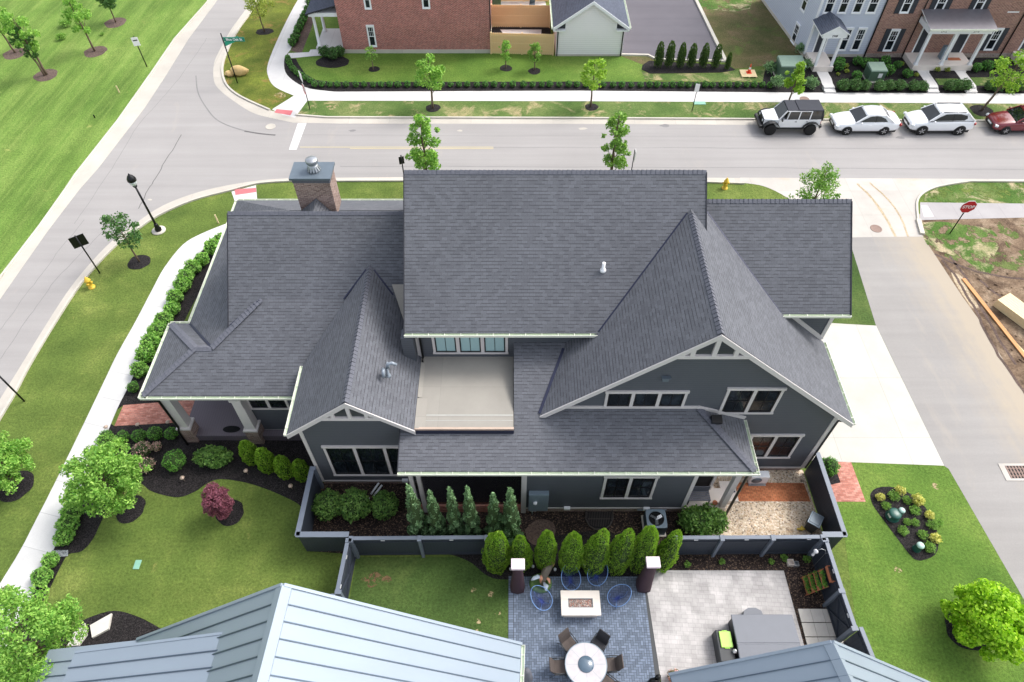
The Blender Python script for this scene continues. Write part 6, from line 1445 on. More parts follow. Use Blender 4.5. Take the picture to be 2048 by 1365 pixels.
# lumber
def plank(p,q,w,h,z,mat,name,lab,g=None):
    a,c=P(*p),P(*q); b=MB(); b.bar((a.x,a.y,z+h/2),(c.x,c.y,z+h/2),w,h); o=b.build(name,M[mat]); return tag(o,lab,'plank',g)
plank((1926,559),(2075,748),.22,.06,.02,'lumber2','wooden_plank','longest orange brown plank lying beside the alley','planks on the building plot')
plank((1986,636),(2011,662),.07,.05,.02,'lumber','wooden_plank','short thin pale plank beside the long one','planks on the building plot')
plank((2023,680),(2048,707),.09,.05,.02,'lumber','wooden_plank','short pale plank at the right picture edge','planks on the building plot')
a,c=P(1997,606),P(2110,690); t=thing('lumber_stack','stack of fresh pale lumber beside the alley at the right edge','lumber stack',(a.x,a.y,0)); d=(c-a).normalized(); L_=(c-a).length
for i in range(4):
    b=MB()
    for j in range(6):
        n_=Vector((-d.y,d.x,0))*(-.45+j*.18); b.bar(n_+Vector((0,0,.1+i*.13))+d*(.03*((i*j)%3)),d*L_+n_+Vector((0,0,.1+i*.13)),.168,.118)
    b.build('board_layer',M['lumber'],t,local=True)
# ================= VEHICLES =================
def wheel(t,x,y,r,w=.22,rim='rim',side=1):
    Mx=Matrix.Translation((x,y,r))@Matrix.Rotation(R(90)*side,4,'X'); b=MB(); b.lathe([(r*.62,-w/2),(r*.94,-w/2),(r,-w*.35),(r,w*.35),(r*.94,w/2),(r*.62,w/2)],(0,0,0),24); b.xf(Mx); o=b.build('tyre',M['tyre'],t,local=True)
    b=MB(); b.lathe([(r*.64,w*.30),(r*.64,w*.46),(r*.58,w*.5),(r*.55,w*.36),(r*.12,w*.42),(.01,w*.46)],(0,0,0),20)
    for i in range(5):
        a=i*1.2566; b.bar((r*.1*math.cos(a),r*.1*math.sin(a),w*.44),(r*.58*math.cos(a),r*.58*math.sin(a),w*.46),r*.16,.03)
    b.xf(Mx); b.build('rim',M[rim],t,local=True)
def ring(x,w,zb,zt,sh=.8,n=None):
    h=zt-zb; hw=[(0,zb),(w*.86,zb),(w*.98,zb+h*.12),(w,zb+h*.45),(w*.985,zb+h*.66),(w*.93,zb+h*.86),(w*sh,zt),(0,zt+.02)]
    return [(x,-y,z) for y,z in hw]+[(x,y,z) for y,z in hw[-2:0:-1]]
def car(label,group,x,y,body,green,paint,L,W,wr,wb,dy=0,rails=False,rz=180):
    q=P(x,y); t=thing('parked_car',label,'car',(q.x,q.y+W/2,0),R(rz),group)
    b=MB(); b.loft([ring(*s) for s in body]); b.build('body',M[paint],t,local=True,sub=1)
    (xf,xtf,xtr,xr,z0,z1,wb0,wt)=green
    def pt(x_,s_,w_,z_): return (x_,s_*w_,z_)
    b=MB(); A=[pt(xf,-1,wb0,z0),pt(xf,1,wb0,z0),pt(xr,1,wb0*.96,z0),pt(xr,-1,wb0*.96,z0)]; B=[pt(xtf,-1,wt,z1),pt(xtf,1,wt,z1),pt(xtr,1,wt*.97,z1),pt(xtr,-1,wt*.97,z1)]
    for nm,f in(('windscreen',(A[1],A[0],B[0],B[1])),('rear_window',(A[3],A[2],B[2],B[3]))):
        f=[Vector(q_) for q_ in f]; cc=sum(f,Vector())/4; c=MB(); c.face([cc+(q_-cc)*.98 for q_ in f]); c.build(nm,M['carglass'],t,local=True)
    for s_,(a0,a1,b0,b1) in((-1,(A[0],A[3],B[0],B[3])),(1,(A[1],A[2],B[1],B[2]))):
        a0,a1,b0,b1=map(Vector,(a0,a1,b0,b1)); F_=lambda u,v:(a0.lerp(a1,u)).lerp(b0.lerp(b1,u),v)
        c=MB(); c.face([F_(0,0),F_(1,0),F_(1,1),F_(0,1)]); c.build('side_panel',M[paint],t,local=True)
        o_=Vector((0,s_*.018,.008)); pl=[(.07,.07),(.10,.5),(.20,.86),(.45,.90),(.70,.88),(.90,.70),(.86,.35),(.76,.10)] if rails else [(.06,.08),(.10,.5),(.20,.84),(.50,.90),(.70,.84),(.84,.55),(.84,.10)]
        c=MB(); c.face([F_(u,v)+o_ for u,v in pl]); c.build('side_window',M['carglass'],t,local=True)
    b=MB(); r0=[]
    for k,(xx,ww,zz) in enumerate(((xtf+.10,wt*.92,z1-.05),(xtf-.05,wt*1.0,z1+.005),((xtf+xtr)/2,wt*1.04,z1+.045),(xtr+.05,wt*.99,z1+.01),(xtr-.10,wt*.9,z1-.05))):
        r0.append([(xx,-ww,zz-.05),(xx,ww,zz-.05),(xx,ww*.97,zz),(xx,ww*.4,zz+.03),(xx,-ww*.4,zz+.03),(xx,-ww*.97,zz)])
    b.loft(r0); b.build('roof_panel',M[paint],t,local=True,fix=True)
    def inter(p,q,k): return Vector(p).lerp(Vector(q),k)
    for i,(p,q_) in enumerate(((A[0],B[0]),(A[1],B[1]),(A[2],B[2]),(A[3],B[3]))):
        c=MB(); wd=.07 if i<2 else (.16 if not rails else .20); c.bar(p,q_,wd,.05); c.build('pillar',M[paint],t,local=True)
    for s_,(a0,a1,b0,b1) in((-1,(A[0],A[3],B[0],B[3])),(1,(A[1],A[2],B[1],B[2]))):
        for k in(.50,) if rails else (.50,):
            c=MB(); c.bar(inter(a0,a1,k).lerp(inter(b0,b1,k),.08)+Vector((0,s_*.02,0)),inter(a0,a1,k).lerp(inter(b0,b1,k),.86)+Vector((0,s_*.02,0)),.05,.02); c.build('door_pillar',M['carblack'],t,local=True)
        c=MB(); c.bar(inter(a0,a1,.02)+Vector((0,0,.0)),inter(a0,a1,.98),.03,.03); c.build('belt_trim',M['carblack' if rails else paint],t,local=True)
        if rails: c=MB(); c.bar((xtf-.1,s_*wt*.92,z1+.06),(xtr+.15,s_*wt*.9,z1+.06),.04,.04); c.build('roof_rail',M['carblack'],t,local=True)
        c=MB(); blob(c,(xf-.32,s_*(W/2+.06),z0+.05),(.07,.10,.07),0,8,6); c.build('mirror',M[paint],t,local=True)
        for wx in(L/2-.86,L/2-.86-wb):
            c=MB(); c.lathe([(wr*1.13,0),(wr*1.13,.02)],(0,0,0),24); c.xf(Matrix.Translation((wx,s_*(W/2-.03),wr))@Matrix.Rotation(R(90)*-s_,4,'X')); c.build('wheel_arch',M['carblack'],t,local=True)
            wheel(t,wx,s_*(W/2-.09),wr,.22,'rim',-s_)
        for k in(0,1): c=MB(); xx=(xf+xr)/2+.25-k*1.0; c.box(xx,xx+.16,s_*W/2-.01,s_*W/2+.02,z0-.16,z0-.13); c.build('door_handle',M[paint],t,local=True)
        c=MB(); f=body[1]; c.cbox((L/2-.14,s_*(W/2-.22),f[3]-.10),(.22,.30,.13),s_*R(-25)); c.build('headlight',M['lamp'],t,local=True,bevel=.02)
        c=MB(); g=body[-2]; c.cbox((-L/2+.10,s_*(W/2-.17),g[3]-.18),(.16,.24,.16),s_*R(20)); c.build('tail_light',M['tail'],t,local=True,bevel=.02)
    c=MB(); c.cbox((L/2-.02,0,body[0][3]-.12),(.07,W*.5,.14)); c.build('grille',M['carblack'],t,local=True); c=MB(); c.cbox((L/2-.015,0,.36),(.06,W*.62,.13)); c.build('lower_grille',M['carblack'],t,local=True)
    c=MB(); c.cbox((L/2+.01,0,.50),(.03,.5,.12)); c.build('number_plate',M['sign_white'],t,local=True)
    c=MB(); c.box(-L/2+.25,L/2-.25,-W/2+.12,W/2-.12,.18,.36); c.build('underbody',M['carblack'],t,local=True)
    return t
g='cars parked along the far kerb'
sed=[(2.32,.62,.34,.64),(2.22,.76,.28,.72,.84),(1.9,.86,.25,.82,.84),(1.3,.895,.22,.91,.84),(.9,.90,.22,.96,.86),(0,.90,.22,.97,.9),(-1.3,.90,.22,1.0,.88),(-1.9,.88,.25,1.02,.82),(-2.2,.80,.32,.96,.82),(-2.32,.66,.40,.84)]
car('white saloon car parked second from left behind the off roader',g,1731,271,sed,(1.0,.25,-1.0,-1.72,.95,1.42,.80,.63),'car_white',4.64,1.80,.325,2.65)
suv=[(2.26,.60,.38,.72,.8),(2.16,.76,.32,.84,.8),(1.85,.88,.28,.94,.8),(1.25,.92,.25,1.04,.84),(.9,.92,.25,1.08,.88),(0,.92,.25,1.09,.9),(-1.3,.92,.27,1.12,.88),(-1.9,.91,.30,1.14,.84),(-2.2,.86,.36,1.06,.84),(-2.27,.76,.42,.94)]
car('white compact crossover with silver wheels, parked third from left',g,1878,271.5,suv,(1.15,.42,-1.45,-2.12,1.07,1.60,.82,.64),'car_white',4.52,1.86,.37,2.69,rails=True)
car('dark red car cut by the right picture edge',g,2047,270,sed,(1.0,.25,-1.0,-1.72,.95,1.42,.80,.63),'car_red',4.6,1.78,.32,2.65)
# off roader
q=P(1577,271.5); W_=1.87; t=thing('off_roader','white four door off roader with a black hard top, first in the parked row','off roader',(q.x,q.y+W_/2,0),R(180),g); L=4.4
def hx(lst,mat,nm,bev=.02):
    b=MB()
    for a in lst: b.hexa(a)
    return b.build(nm,M[mat],t,local=True,bevel=bev)
def fr(x0,x1,w0,w1,z0,z1,dx0=0,dx1=0): return [(x0,-w0,z0),(x1,-w0,z0),(x1,w0,z0),(x0,w0,z0),(x0+dx0,-w1,z1),(x1+dx1,-w1,z1),(x1+dx1,w1,z1),(x0+dx0,w1,z1)]
hx([fr(-2.0,.95,.78,.80,.55,1.15)],'car_white','tub'); hx([[(.95,-.78,.55),(1.95,-.58,.6),(1.95,.58,.6),(.95,.78,.55),(.95,-.76,1.17),(1.95,-.56,1.10),(1.95,.56,1.10),(.95,.76,1.17)]],'car_white','bonnet',.05)
hx([fr(1.95,2.0,.56,.54,.62,1.08)],'carblack','grille'); hx([fr(2.02,2.25,.80,.80,.50,.72)],'carblack','front_bumper',.04); hx([fr(-2.22,-2.02,.78,.78,.50,.70)],'carblack','rear_bumper',.04)
hx([fr(-1.98,.50,.76,.66,1.15,1.80,.04,-.02)],'carglass','side_windows',.02); hx([[(.95,-.72,1.17),(.99,-.72,1.17),(.99,.72,1.17),(.95,.72,1.17),(.48,-.64,1.80),(.53,-.64,1.80),(.53,.64,1.80),(.48,.64,1.80)]],'carglass','windscreen',0)
for s in(-1,1):
    b=MB(); b.bar((.98,s*.74,1.15),(.53,s*.66,1.82),.07,.06); b.build('windscreen_post',M['car_white'],t,local=True)
    for x0,x1,z in((.40,.34,0),(-.42,-.42,0),(-1.2,-1.2,0)): b=MB(); b.bar((x0+.05,s*.785,1.13),(x1,s*.685,1.80),.07,.03); b.build('door_pillar',M['car_white'],t,local=True)
    b=MB(); b.bar((-1.98,s*.79,1.17),(.9,s*.79,1.17),.03,.05); b.bar((-1.2,s*.69,1.79),(.5,s*.69,1.79),.03,.05); b.build('window_frame',M['car_white'],t,local=True)
    for wx in(1.42,-1.42):
        wheel(t,wx,s*.80,.42,.30,'rimdark',-s)
        b=MB(); pts=[(wx+.62*math.cos(a),.44+.56*math.sin(a)) for a in[R(8+i*164/8) for i in range(9)]]
        for i in range(8):
            (xa_,za),(xb_,zb_)=pts[i],pts[i+1]; b.hexa([(xa_,s*.66,za),(xb_,s*.66,zb_),(xb_,s*.96,zb_-.02),(xa_,s*.96,za-.02),(xa_,s*.66,za+.05),(xb_,s*.66,zb_+.05),(xb_,s*.96,zb_+.03),(xa_,s*.96,za+.03)])
        b.build('fender',M['carblack'],t,local=True,fix=True)
    b=MB(); b.lathe([(.10,0),(.09,.03),(.01,.04)],(0,0,0),14); b.xf(Matrix.Translation((2.0,s*.42,.93))@Matrix.Rotation(R(90),4,'Y')); b.build('headlight',M['lamp'],t,local=True)
    b=MB(); b.box(-2.04,-1.98,s*.72-.06,s*.72+.06,.85,1.05); b.build('tail_light',M['tail'],t,local=True)
    b=MB(); b.cbox((.80,s*.92,1.22),(.08,.18,.14)); b.build('mirror',M['carblack'],t,local=True,bevel=.02)
    b=MB(); b.bar((-1.0,s*.80,.50),(1.0,s*.80,.50),.12,.06); b.build('side_step',M['carblack'],t,local=True)
    for x in(-.30,-1.1): b=MB(); b.box(x,x+.15,s*.80,s*.80+s*.03,1.02,1.05); b.build('door_handle',M['carblack'],t,local=True)
hx([fr(-2.0,-.25,.70,.68,1.80,1.88)],'softtop','hard_top',.04); hx([fr(-.23,.52,.68,.66,1.80,1.86)],'softtop','front_top_panel',.03); hx([fr(-2.02,-1.98,.74,.66,1.15,1.80)],'softtop','rear_top',.0)
wb_=MB(); wb_.lathe([(.38,-.14),(.40,0),(.38,.14),(.1,.15)],(0,0,0),20); wb_.xf(Matrix.Translation((-2.18,0,1.0))@Matrix.Rotation(R(-90),4,'Y')); wb_.build('spare_wheel',M['tyre'],t,local=True)
# ================= BACKGROUND BUILDINGS =================
# left brick house
BY=P(832,106.5).y; a=P(689,106.5); c=P(981,107)
t=thing('brick_house','red brick house with a flat side wall at the top of the picture','house',(a.x+3,BY,0))
b=MB(); b.box(a.x,c.x,BY,BY+9,.3,7.6); b.build('wall',M['brickred'],t); b=MB(); b.box(a.x-.03,c.x+.03,BY-.04,BY+9,0,.3); b.build('foundation',M['kerb'],t)
b=MB(); b.slab([(a.x-.4,BY-.4,7.6),(c.x+.4,BY-.4,7.6),(c.x+.4,BY+4.5,10.6),(a.x-.4,BY+4.5,10.6)]); b.slab([(a.x-.4,BY+9.4,7.6),(c.x+.4,BY+9.4,7.6),(c.x+.4,BY+4.5,10.6),(a.x-.4,BY+4.5,10.6)]); b.build('roof',[M['shingle_bg'],M['shingle_side']],t)
fz=RF(BY)
def bwin(parent,Y,tl,br,**k):
    p_,q_=PY(*tl,Y),PY(*br,Y); k.setdefault('trim',.07); k.setdefault('head',.0)
    return window(parent,RF(Y),p_.x,q_.x,q_.z,p_.z,tr='trimwhite',sash='trimwhite',grid='top',**k)
bwin(t,BY,(731.5,50),(754.5,94),n=1)
p_=PY(733,19,BY); bwin(t,BY,(723,-22),(744,19),n=1); bwin(t,BY,(841,-22),(861,18),n=1)
# portico on its left
py0=P(665,100).y; t2=t
b=MB(); q0=P(648,106); b.box(a.x-2.3,a.x,BY+.2,BY+3.4,0,.35); b.build('porch_slab',M['walk'],t)
for x,y in((a.x-2.05,BY+.5),(a.x-2.05,BY+3.0)):
    b=MB(); b.lathe([(.17,.35),(.17,.45),(.13,.5),(.11,2.7),(.16,2.8),(.16,2.9)],(x,y,0),14); b.build('column',M['trimwhite'],t)
b=MB(); b.box(a.x-2.35,a.x,BY+.2,BY+3.4,2.9,3.2); b.build('porch_beam',M['trimwhite'],t)
b=MB(); b.slab([(a.x-2.5,BY+.0,3.2),(a.x,BY+.0,3.9),(a.x,BY+3.6,3.9),(a.x-2.5,BY+3.6,3.2)]); b.build('porch_roof',[M['shingle_bg'],M['shingle_side']],t)
b=MB(); b.tube([(c.x+.05,BY-.05,.1),(c.x+.05,BY-.05,7.4)],.05,6); b.build('downspout',M['charcoal'],t)
# garage
a=P(1111,112); c=P(1243,113); GY=P(1177,112.5).y; ap=PY(1188,3,GY-.3); el=PY(1104,56,GY-.3)
t=thing('white_garage','white sided gable garage with a charcoal roof beside the cedar fences','garage',((a.x+c.x)/2,GY,0)); mid=(a.x+c.x)/2; ez=el.z; az=ap.z
b=MB(); b.yplate([(a.x,.15),(c.x,.15),(c.x,ez+.05),(mid,az-.1),(a.x,ez+.05)],GY,GY+7); b.build('wall',M['garsiding'],t); b=MB(); b.box(a.x-.02,c.x+.02,GY-.02,GY+7,0,.15); b.build('foundation',M['kerb'],t)
hw=(c.x-a.x)/2+.32; ez2=ez-.02
b=MB(); b.slab([(mid-hw,GY-.3,ez2),(mid,GY-.3,az),(mid,GY+7.3,az),(mid-hw,GY+7.3,ez2)]); b.slab([(mid,GY-.3,az),(mid+hw,GY-.3,ez2),(mid+hw,GY+7.3,ez2),(mid,GY+7.3,az)]); b.build('roof',[M['shingle_bg'],M['shingle_side']],t)
for s in(-1,1):
    b=MB(); e=(mid+s*hw,GY-.3,ez2); k_=(mid,GY-.3,az); rake(b,*((e,k_) if s<0 else (k_,e)),.05,.24); b.build('rake_board',M['trimwhite'],t)
    b=MB(); b.box(*sorted((mid+s*(hw-.02),mid+s*(hw-1.0))),GY-.3,GY,ez2-.30,ez2-.20); b.build('eave_return',M['trimwhite'],t)
    b=MB(); x_=mid+s*(hw-.42); b.tube([(mid+s*hw,GY-.28,ez2-.25),(x_,GY-.07,ez2-.35),(x_,GY-.07,.05)],.045,6); b.build('downspout',M['black'],t)
    b=MB(); b.yplate([(mid+s*(hw-.35),ez2-.19),(mid+s*(hw-.98),ez2-.19),(mid+s*(hw-.98),ez2+.22)],GY-.012,GY-.002); b.build('eave_recess',M['shutter'],t)
gutter(t,(mid+hw,GY-.3,ez2),(mid+hw,GY+7.3,ez2),(1,0,0)); gutter(t,(mid-hw,GY-.3,ez2),(mid-hw,GY+7.3,ez2),(-1,0,0))
# cedar fences
def cedar(label,p,q,h,name='cedar_fence'):
    p,q=Vector((*p,0)),Vector((*q,0)); L=(q-p).length; u=(q-p).normalized(); n=Vector((u.y,-u.x,0)); t=thing(name,label,'fence',tuple(p)); fr_=(p,u,n); b=MB(); s=0;i=0
    while s<L-.05:
        b.fbox(fr_,s,s+.125,.06,h+(.03 if i%2 else 0),(.03 if i%2 else -.05),(.05 if i%2 else -.03)); s+=.085; i+=1
    b.build('pickets',M['cedar'],t)
    for z in(.3,h*.5,h-.25): b=MB(); b.fbox(fr_,0,L,z,z+.09,-.03,.03); b.build('rail',M['cedar'],t)
    s=0
    while s<=L+.01: b=MB(); b.fbox(fr_,s-.05,s+.05,0,h+.08,-.08,-.051 if False else .06) ; b.build('post',M['cedar'],t); s+=L/max(1,round(L/2.4))
a1=P(981,108); a2=P(1108,111); cedar('cedar fence in front, between the brick house and the white garage',(a1.x+.05,a1.y),(a2.x-.1,a2.y),1.75)
a1=P(984,55); a2=P(1100,56); cedar('rear cedar fence behind the front cedar fence',(a1.x,a1.y),(a2.x-.05,a2.y),1.9)
a1=P(1000,4); a2=P(1096,4); cedar('farthest cedar fence at the top picture edge',(a1.x,a1.y),(a2.x,a2.y),1.8)
sheet('yard_slab',[(1010,72),(1082,73),(1083,60),(1000,60)],'walk',.02); sheet('yard_slab',[(984,20),(1094,22),(1090,-2),(984,-4)],'walk',.02); sheet('yard_bed',[(984,100),(1106,104),(1100,52),(984,54)],'mulch',.01)
t=thing('garden_chair','grey folded garden chair behind the rear cedar fence','chair',tuple(P(1064,16))); b=MB(); b.cbox((0,0,.45),(.5,.08,.9),R(20),0,R(15)); b.build('backrest',M['acgrey'],t,local=True); b=MB(); b.cbox((0,-.25,.4),(.5,.5,.05)); b.build('seat',M['acgrey'],t,local=True)
t=thing('air_condenser','small air condenser behind the brick house at the top edge','air conditioner',tuple(P(993,12))); b=MB(); b.box(-.4,.4,-.4,.4,0,.8); b.build('cabinet',M['green'],t,local=True,bevel=.03); b=MB(); b.lathe([(.3,.80),(.3,.83),(.02,.83)],(0,0,0),16); b.build('fan_guard',M['charcoal'],t,local=True)
# townhouses
TY=P(1665,114.5).y; tA=P(1605,113.5); tB=P(1728,115); H2=7.0
back=P(1528,8); bx_,by_=back.x-tA.x,back.y-TY; nb=Vector((bx_,by_,0)); k_=10/nb.length; bk=(tA.x+bx_*k_,TY+by_*k_)
t=thing('blue_townhouse','pale blue sided townhouse with a small gabled portico','townhouse',(tA.x,TY,0))
b=MB(); b.prism([(tA.x,TY),(tB.x,TY),(tB.x,TY+9),bk],.25,H2); b.build('wall',M['bluesiding'],t); b=MB(); b.prism([(tA.x-.02,TY-.02),(tB.x,TY-.02),(tB.x,TY+9),(bk[0]-.02,bk[1])],0,.25); b.build('foundation',M['kerb'],t)
b=MB(); b.prism([(tA.x-.5,TY-.4),(tB.x+.1,TY-.4),(tB.x+.1,TY+9),(bk[0]-.5,bk[1])],H2,H2+.3,); b.build('roof',M['shingle_bg'],t)
b=MB(); b.box(tA.x-.04,tA.x+.12,TY-.04,TY+.1,.25,H2); b.build('corner_board',M['trimwhite'],t)
def tpx(z,x0=1480,k=6.827): return (x0+z[0]/k,z[1]/k)
b=MB(); b.tube([(tB.x-.05,TY-.08,H2),(tB.x-.05,TY-.08,.1)],.06,6); b.build('downspout',M['black'],t)
for x0_,x1_,y0_,y1_ in((1120,1250,-120,190),(1312,1440,-120,190),(1508,1640,-120,190),(1700,1840,-120,190)):
    xa_=PY(*tpx((x0_,y1_)),TY).x; zb_=PY(*tpx((x0_,y1_)),TY).z; w0=PY(*tpx((x1_,y1_)),TY).x-xa_; zt_=min(H2-.1,zb_+1.7); window(t,RF(TY),xa_,xa_+w0,zb_,zt_,n=1,tr='trimwhite',sash='trimwhite',grid='top',trim=.07,head=0)
for x0_,x1_ in((1320,1430),(1500,1610)):
    p0=PY(*tpx((x0_,698)),TY); p1=PY(*tpx((x1_,698)),TY); window(t,RF(TY),p0.x-.05,p1.x+.03,p0.z,p0.z+1.95,n=1,tr='trimwhite',sash='trimwhite',grid='top',trim=.07,head=0)
# side windows
sv=Vector((bk[0]-tA.x,bk[1]-TY,0)); sL=sv.length; su=-sv.normalized(); sn=Vector((su.y,-su.x,0)); 
if sn.x>0: sn=-sn
o_=Vector((bk[0],bk[1],0)); frs=(o_,su,sn)
for px_,z0_,z1_ in((tpx((760,460)),1.1,2.9),(tpx((900,10)),4.3,5.9)):
    # intersect pixel ray with side wall plane
    r_=Vector(ray(*px_)); C0=Vector((0,0,CAM_H)); tt=(o_-C0).dot(sn)/r_.dot(sn); pt_=C0+r_*tt; s_=(pt_-o_).dot(su)
    window(t,frs,s_-.42,s_+.42,pt_.z-.85,pt_.z+.85,n=1,tr='trimwhite',sash='trimwhite',grid='top',trim=.06,head=0)
# portico
pa=PY(*tpx((985,750)),TY); dX0,dX1=PY(*tpx((985,745)),TY).x,PY(*tpx((1105,745)),TY).x
b=MB(); b.box(dX0,dX1,TY-.04,TY,.45,2.6); b.build('door',M['shutter'],t); b=MB(); b.box(dX0-.12,dX0,TY-.06,TY,.45,2.7); b.box(dX1,dX1+.12,TY-.06,TY,.45,2.7); b.box(dX0-.12,dX1+.12,TY-.06,TY,2.6,2.72); b.build('door_frame',M['trimwhite'],t)
sl_=P(1627,135,.4); sr_=P(1666,135,.4); yf=sl_.y
b=MB(); b.box(tA.x+.15,sr_.x+.05,yf,TY,0,.42); b.build('porch_slab',M['cream'],t)
zc=2.75
for x in(sl_.x+.15,sr_.x-.12): b=MB(); b.box(x-.09,x+.09,yf+.08,yf+.26,.42,zc); b.build('column',M['trimwhite'],t)
xm=(sl_.x+sr_.x)/2+.0; wd=(sr_.x-sl_.x)/2+.25
b=MB(); b.box(xm-wd+.1,xm+wd-.1,yf,yf+.3,zc,zc+.32); b.box(xm-wd+.1,xm-wd+.35,yf+.3,TY,zc,zc+.32); b.box(xm+wd-.35,xm+wd-.1,yf+.3,TY,zc,zc+.32); b.build('porch_beam',M['trimwhite'],t)
b=MB(); b.yplate([(xm-wd,zc+.32),(xm+wd,zc+.32),(xm,zc+.95)],yf-.05,yf+.1); b.build('pediment',M['trimwhite'],t)
b=MB(); b.slab([(xm-wd-.1,yf-.12,zc+.32),(xm,yf-.12,zc+1.0),(xm,TY,zc+1.0),(xm-wd-.1,TY,zc+.32)],.07); b.slab([(xm,yf-.12,zc+1.0),(xm+wd+.1,yf-.12,zc+.32),(xm+wd+.1,TY,zc+.32),(xm,TY,zc+1.0)],.07); b.build('porch_roof',[M['shingle_bg'],M['trimwhite']],t)
txt('2908',.22,'shutter',t,(xm-tA.x,yf-.004-TY,zc+.17),(R(90),0,0),name='house_number')
# brick townhouse
tC=P(2012,117); t=thing('brick_townhouse','brown brick townhouse with a wide white columned porch','townhouse',(tB.x,TY,0)); BYT=TY-.05; xe=PY(*tpx((2048,780),1748),BYT).x+8
xR=PY(*tpx((1720,760),1748),BYT).x
b=MB(); b.box(tB.x+.02,xR,BYT,BYT+9,.35,H2+.2); b.build('wall',M['bricktown'],t); b=MB(); b.box(tB.x+.02,xR,BYT-.03,BYT+9,0,.35); b.build('foundation',M['foundation'],t)
b=MB(); b.box(tB.x+.02,xR,BYT-.4,BYT+9,H2+.2,H2+.5); b.build('roof',M['shingle_bg'],t)
for xz,yz in(((375,775)),((1712,765))): p_=PY(*tpx((xz,yz),1748),BYT); b=MB(); b.tube([(p_.x,BYT-.07,H2),(p_.x,BYT-.07,.1)],.05,6); b.build('downspout',M['black'],t)
def twin(x0_,x1_,yb,hgt,up=False):
    p0=PY(*tpx((x0_,yb),1748),BYT); p1=PY(*tpx((x1_,yb),1748),BYT); zt=min(H2,p0.z+hgt)
    window(t,RF(BYT),p0.x,p1.x,p0.z,zt,n=1,tr='trimwhite',sash='trimwhite',grid='top',trim=.06,head=0)
    w0=(p1.x-p0.x)*.55
    for s0,s1 in((p0.x-w0,p0.x-.01),(p1.x+.01,p1.x+w0)): b=MB(); b.box(s0,s1,BYT-.05,BYT,p0.z,zt); b.build('shutter',M['shutter'],t)
twin(108,232,702,1.85); twin(1485,1610,690,1.85); twin(335,462,185,1.6); twin(790,920,178,1.6); twin(1325,1448,168,1.6); twin(1785,1900,165,1.6) if 0 else None
# porch
s0=P(*tpx((565,905),1748),.4); s1=P(*tpx((1335,905),1748),.4); yf=s0.y
b=MB(); b.box(s0.x-.15,s1.x+.1,yf,BYT,0,.42); b.build('porch_slab',M['cream'],t)
cz=3.0; xsC=[s0.x+.05,P(*tpx((920,905),1748),.4).x,s1.x-.15]
for x in xsC: b=MB(); b.box(x-.10,x+.10,yf+.08,yf+.28,.42,cz); b.box(x-.14,x+.14,yf+.04,yf+.32,.42,.55); b.build('column',M['trimwhite'],t)
b=MB(); b.box(s0.x-.2,s1.x+.15,yf,yf+.3,cz,cz+.38); b.box(s0.x-.2,s0.x+.05,yf+.3,BYT,cz,cz+.38); b.box(s1.x-.1,s1.x+.15,yf+.3,BYT,cz,cz+.38); b.build('porch_beam',M['trimwhite'],t)
b=MB(); b.slab([(s0.x-.35,yf-.2,cz+.48),(s1.x+.3,yf-.2,cz+.48),(s1.x+.3,BYT,cz+.95),(s0.x-.35,BYT,cz+.95)],.10); b.build('porch_roof',[M['portico'],M['trimwhite']],t)
gutter(t,(s0.x-.35,yf-.2,cz+.48),(s1.x+.3,yf-.2,cz+.48),(0,-1,0))
for x,sx in((s0.x+.9,'2912'),(s1.x-1.1,'2916')): txt(sx,.22,'shutter',t,(x-tB.x,yf-.004-TY,cz+.2),(R(90),0,0),name='house_number')
for x0_,x1_ in((510,610),(1020,1125)):
    p0=PY(*tpx((x0_,748),1748),BYT); p1=PY(*tpx((x1_,748),1748),BYT); b=MB(); b.box(p0.x,p1.x+.1,BYT-.04,BYT,.45,2.6); b.build('door',M['shutter'],t)
    b=MB(); b.box(p0.x-.1,p0.x,BYT-.06,BYT,.45,2.7); b.box(p1.x+.1,p1.x+.22,BYT-.06,BYT,.45,2.7); b.box(p0.x-.1,p1.x+.22,BYT-.06,BYT,2.6,2.72); b.build('door_frame',M['trimwhite'],t)
q=P(*tpx((930,800),1748),.42); t3=thing('porch_chair','pale blue covered chair on the brick townhouse porch','chair',(q.x,q.y,.42)); b=MB(); b.hexa([(-.3,-.3,0),(.3,-.3,0),(.3,.3,0),(-.3,.3,0),(-.22,-.05,1.0),(.22,-.05,1.0),(.25,.3,1.0),(-.25,.3,1.0)]); b.build('cover',M['meter'],t3,local=True,bevel=.05)
q=P(*tpx((1090,810),1748),.42); t3=thing('door_mat','brown door mat before the brick townhouse door','mat',(q.x,q.y,.42)); b=MB(); b.box(-.5,.5,-.2,.2,0,.02); b.build('mat_sheet',M['terracotta'],t3,local=True)
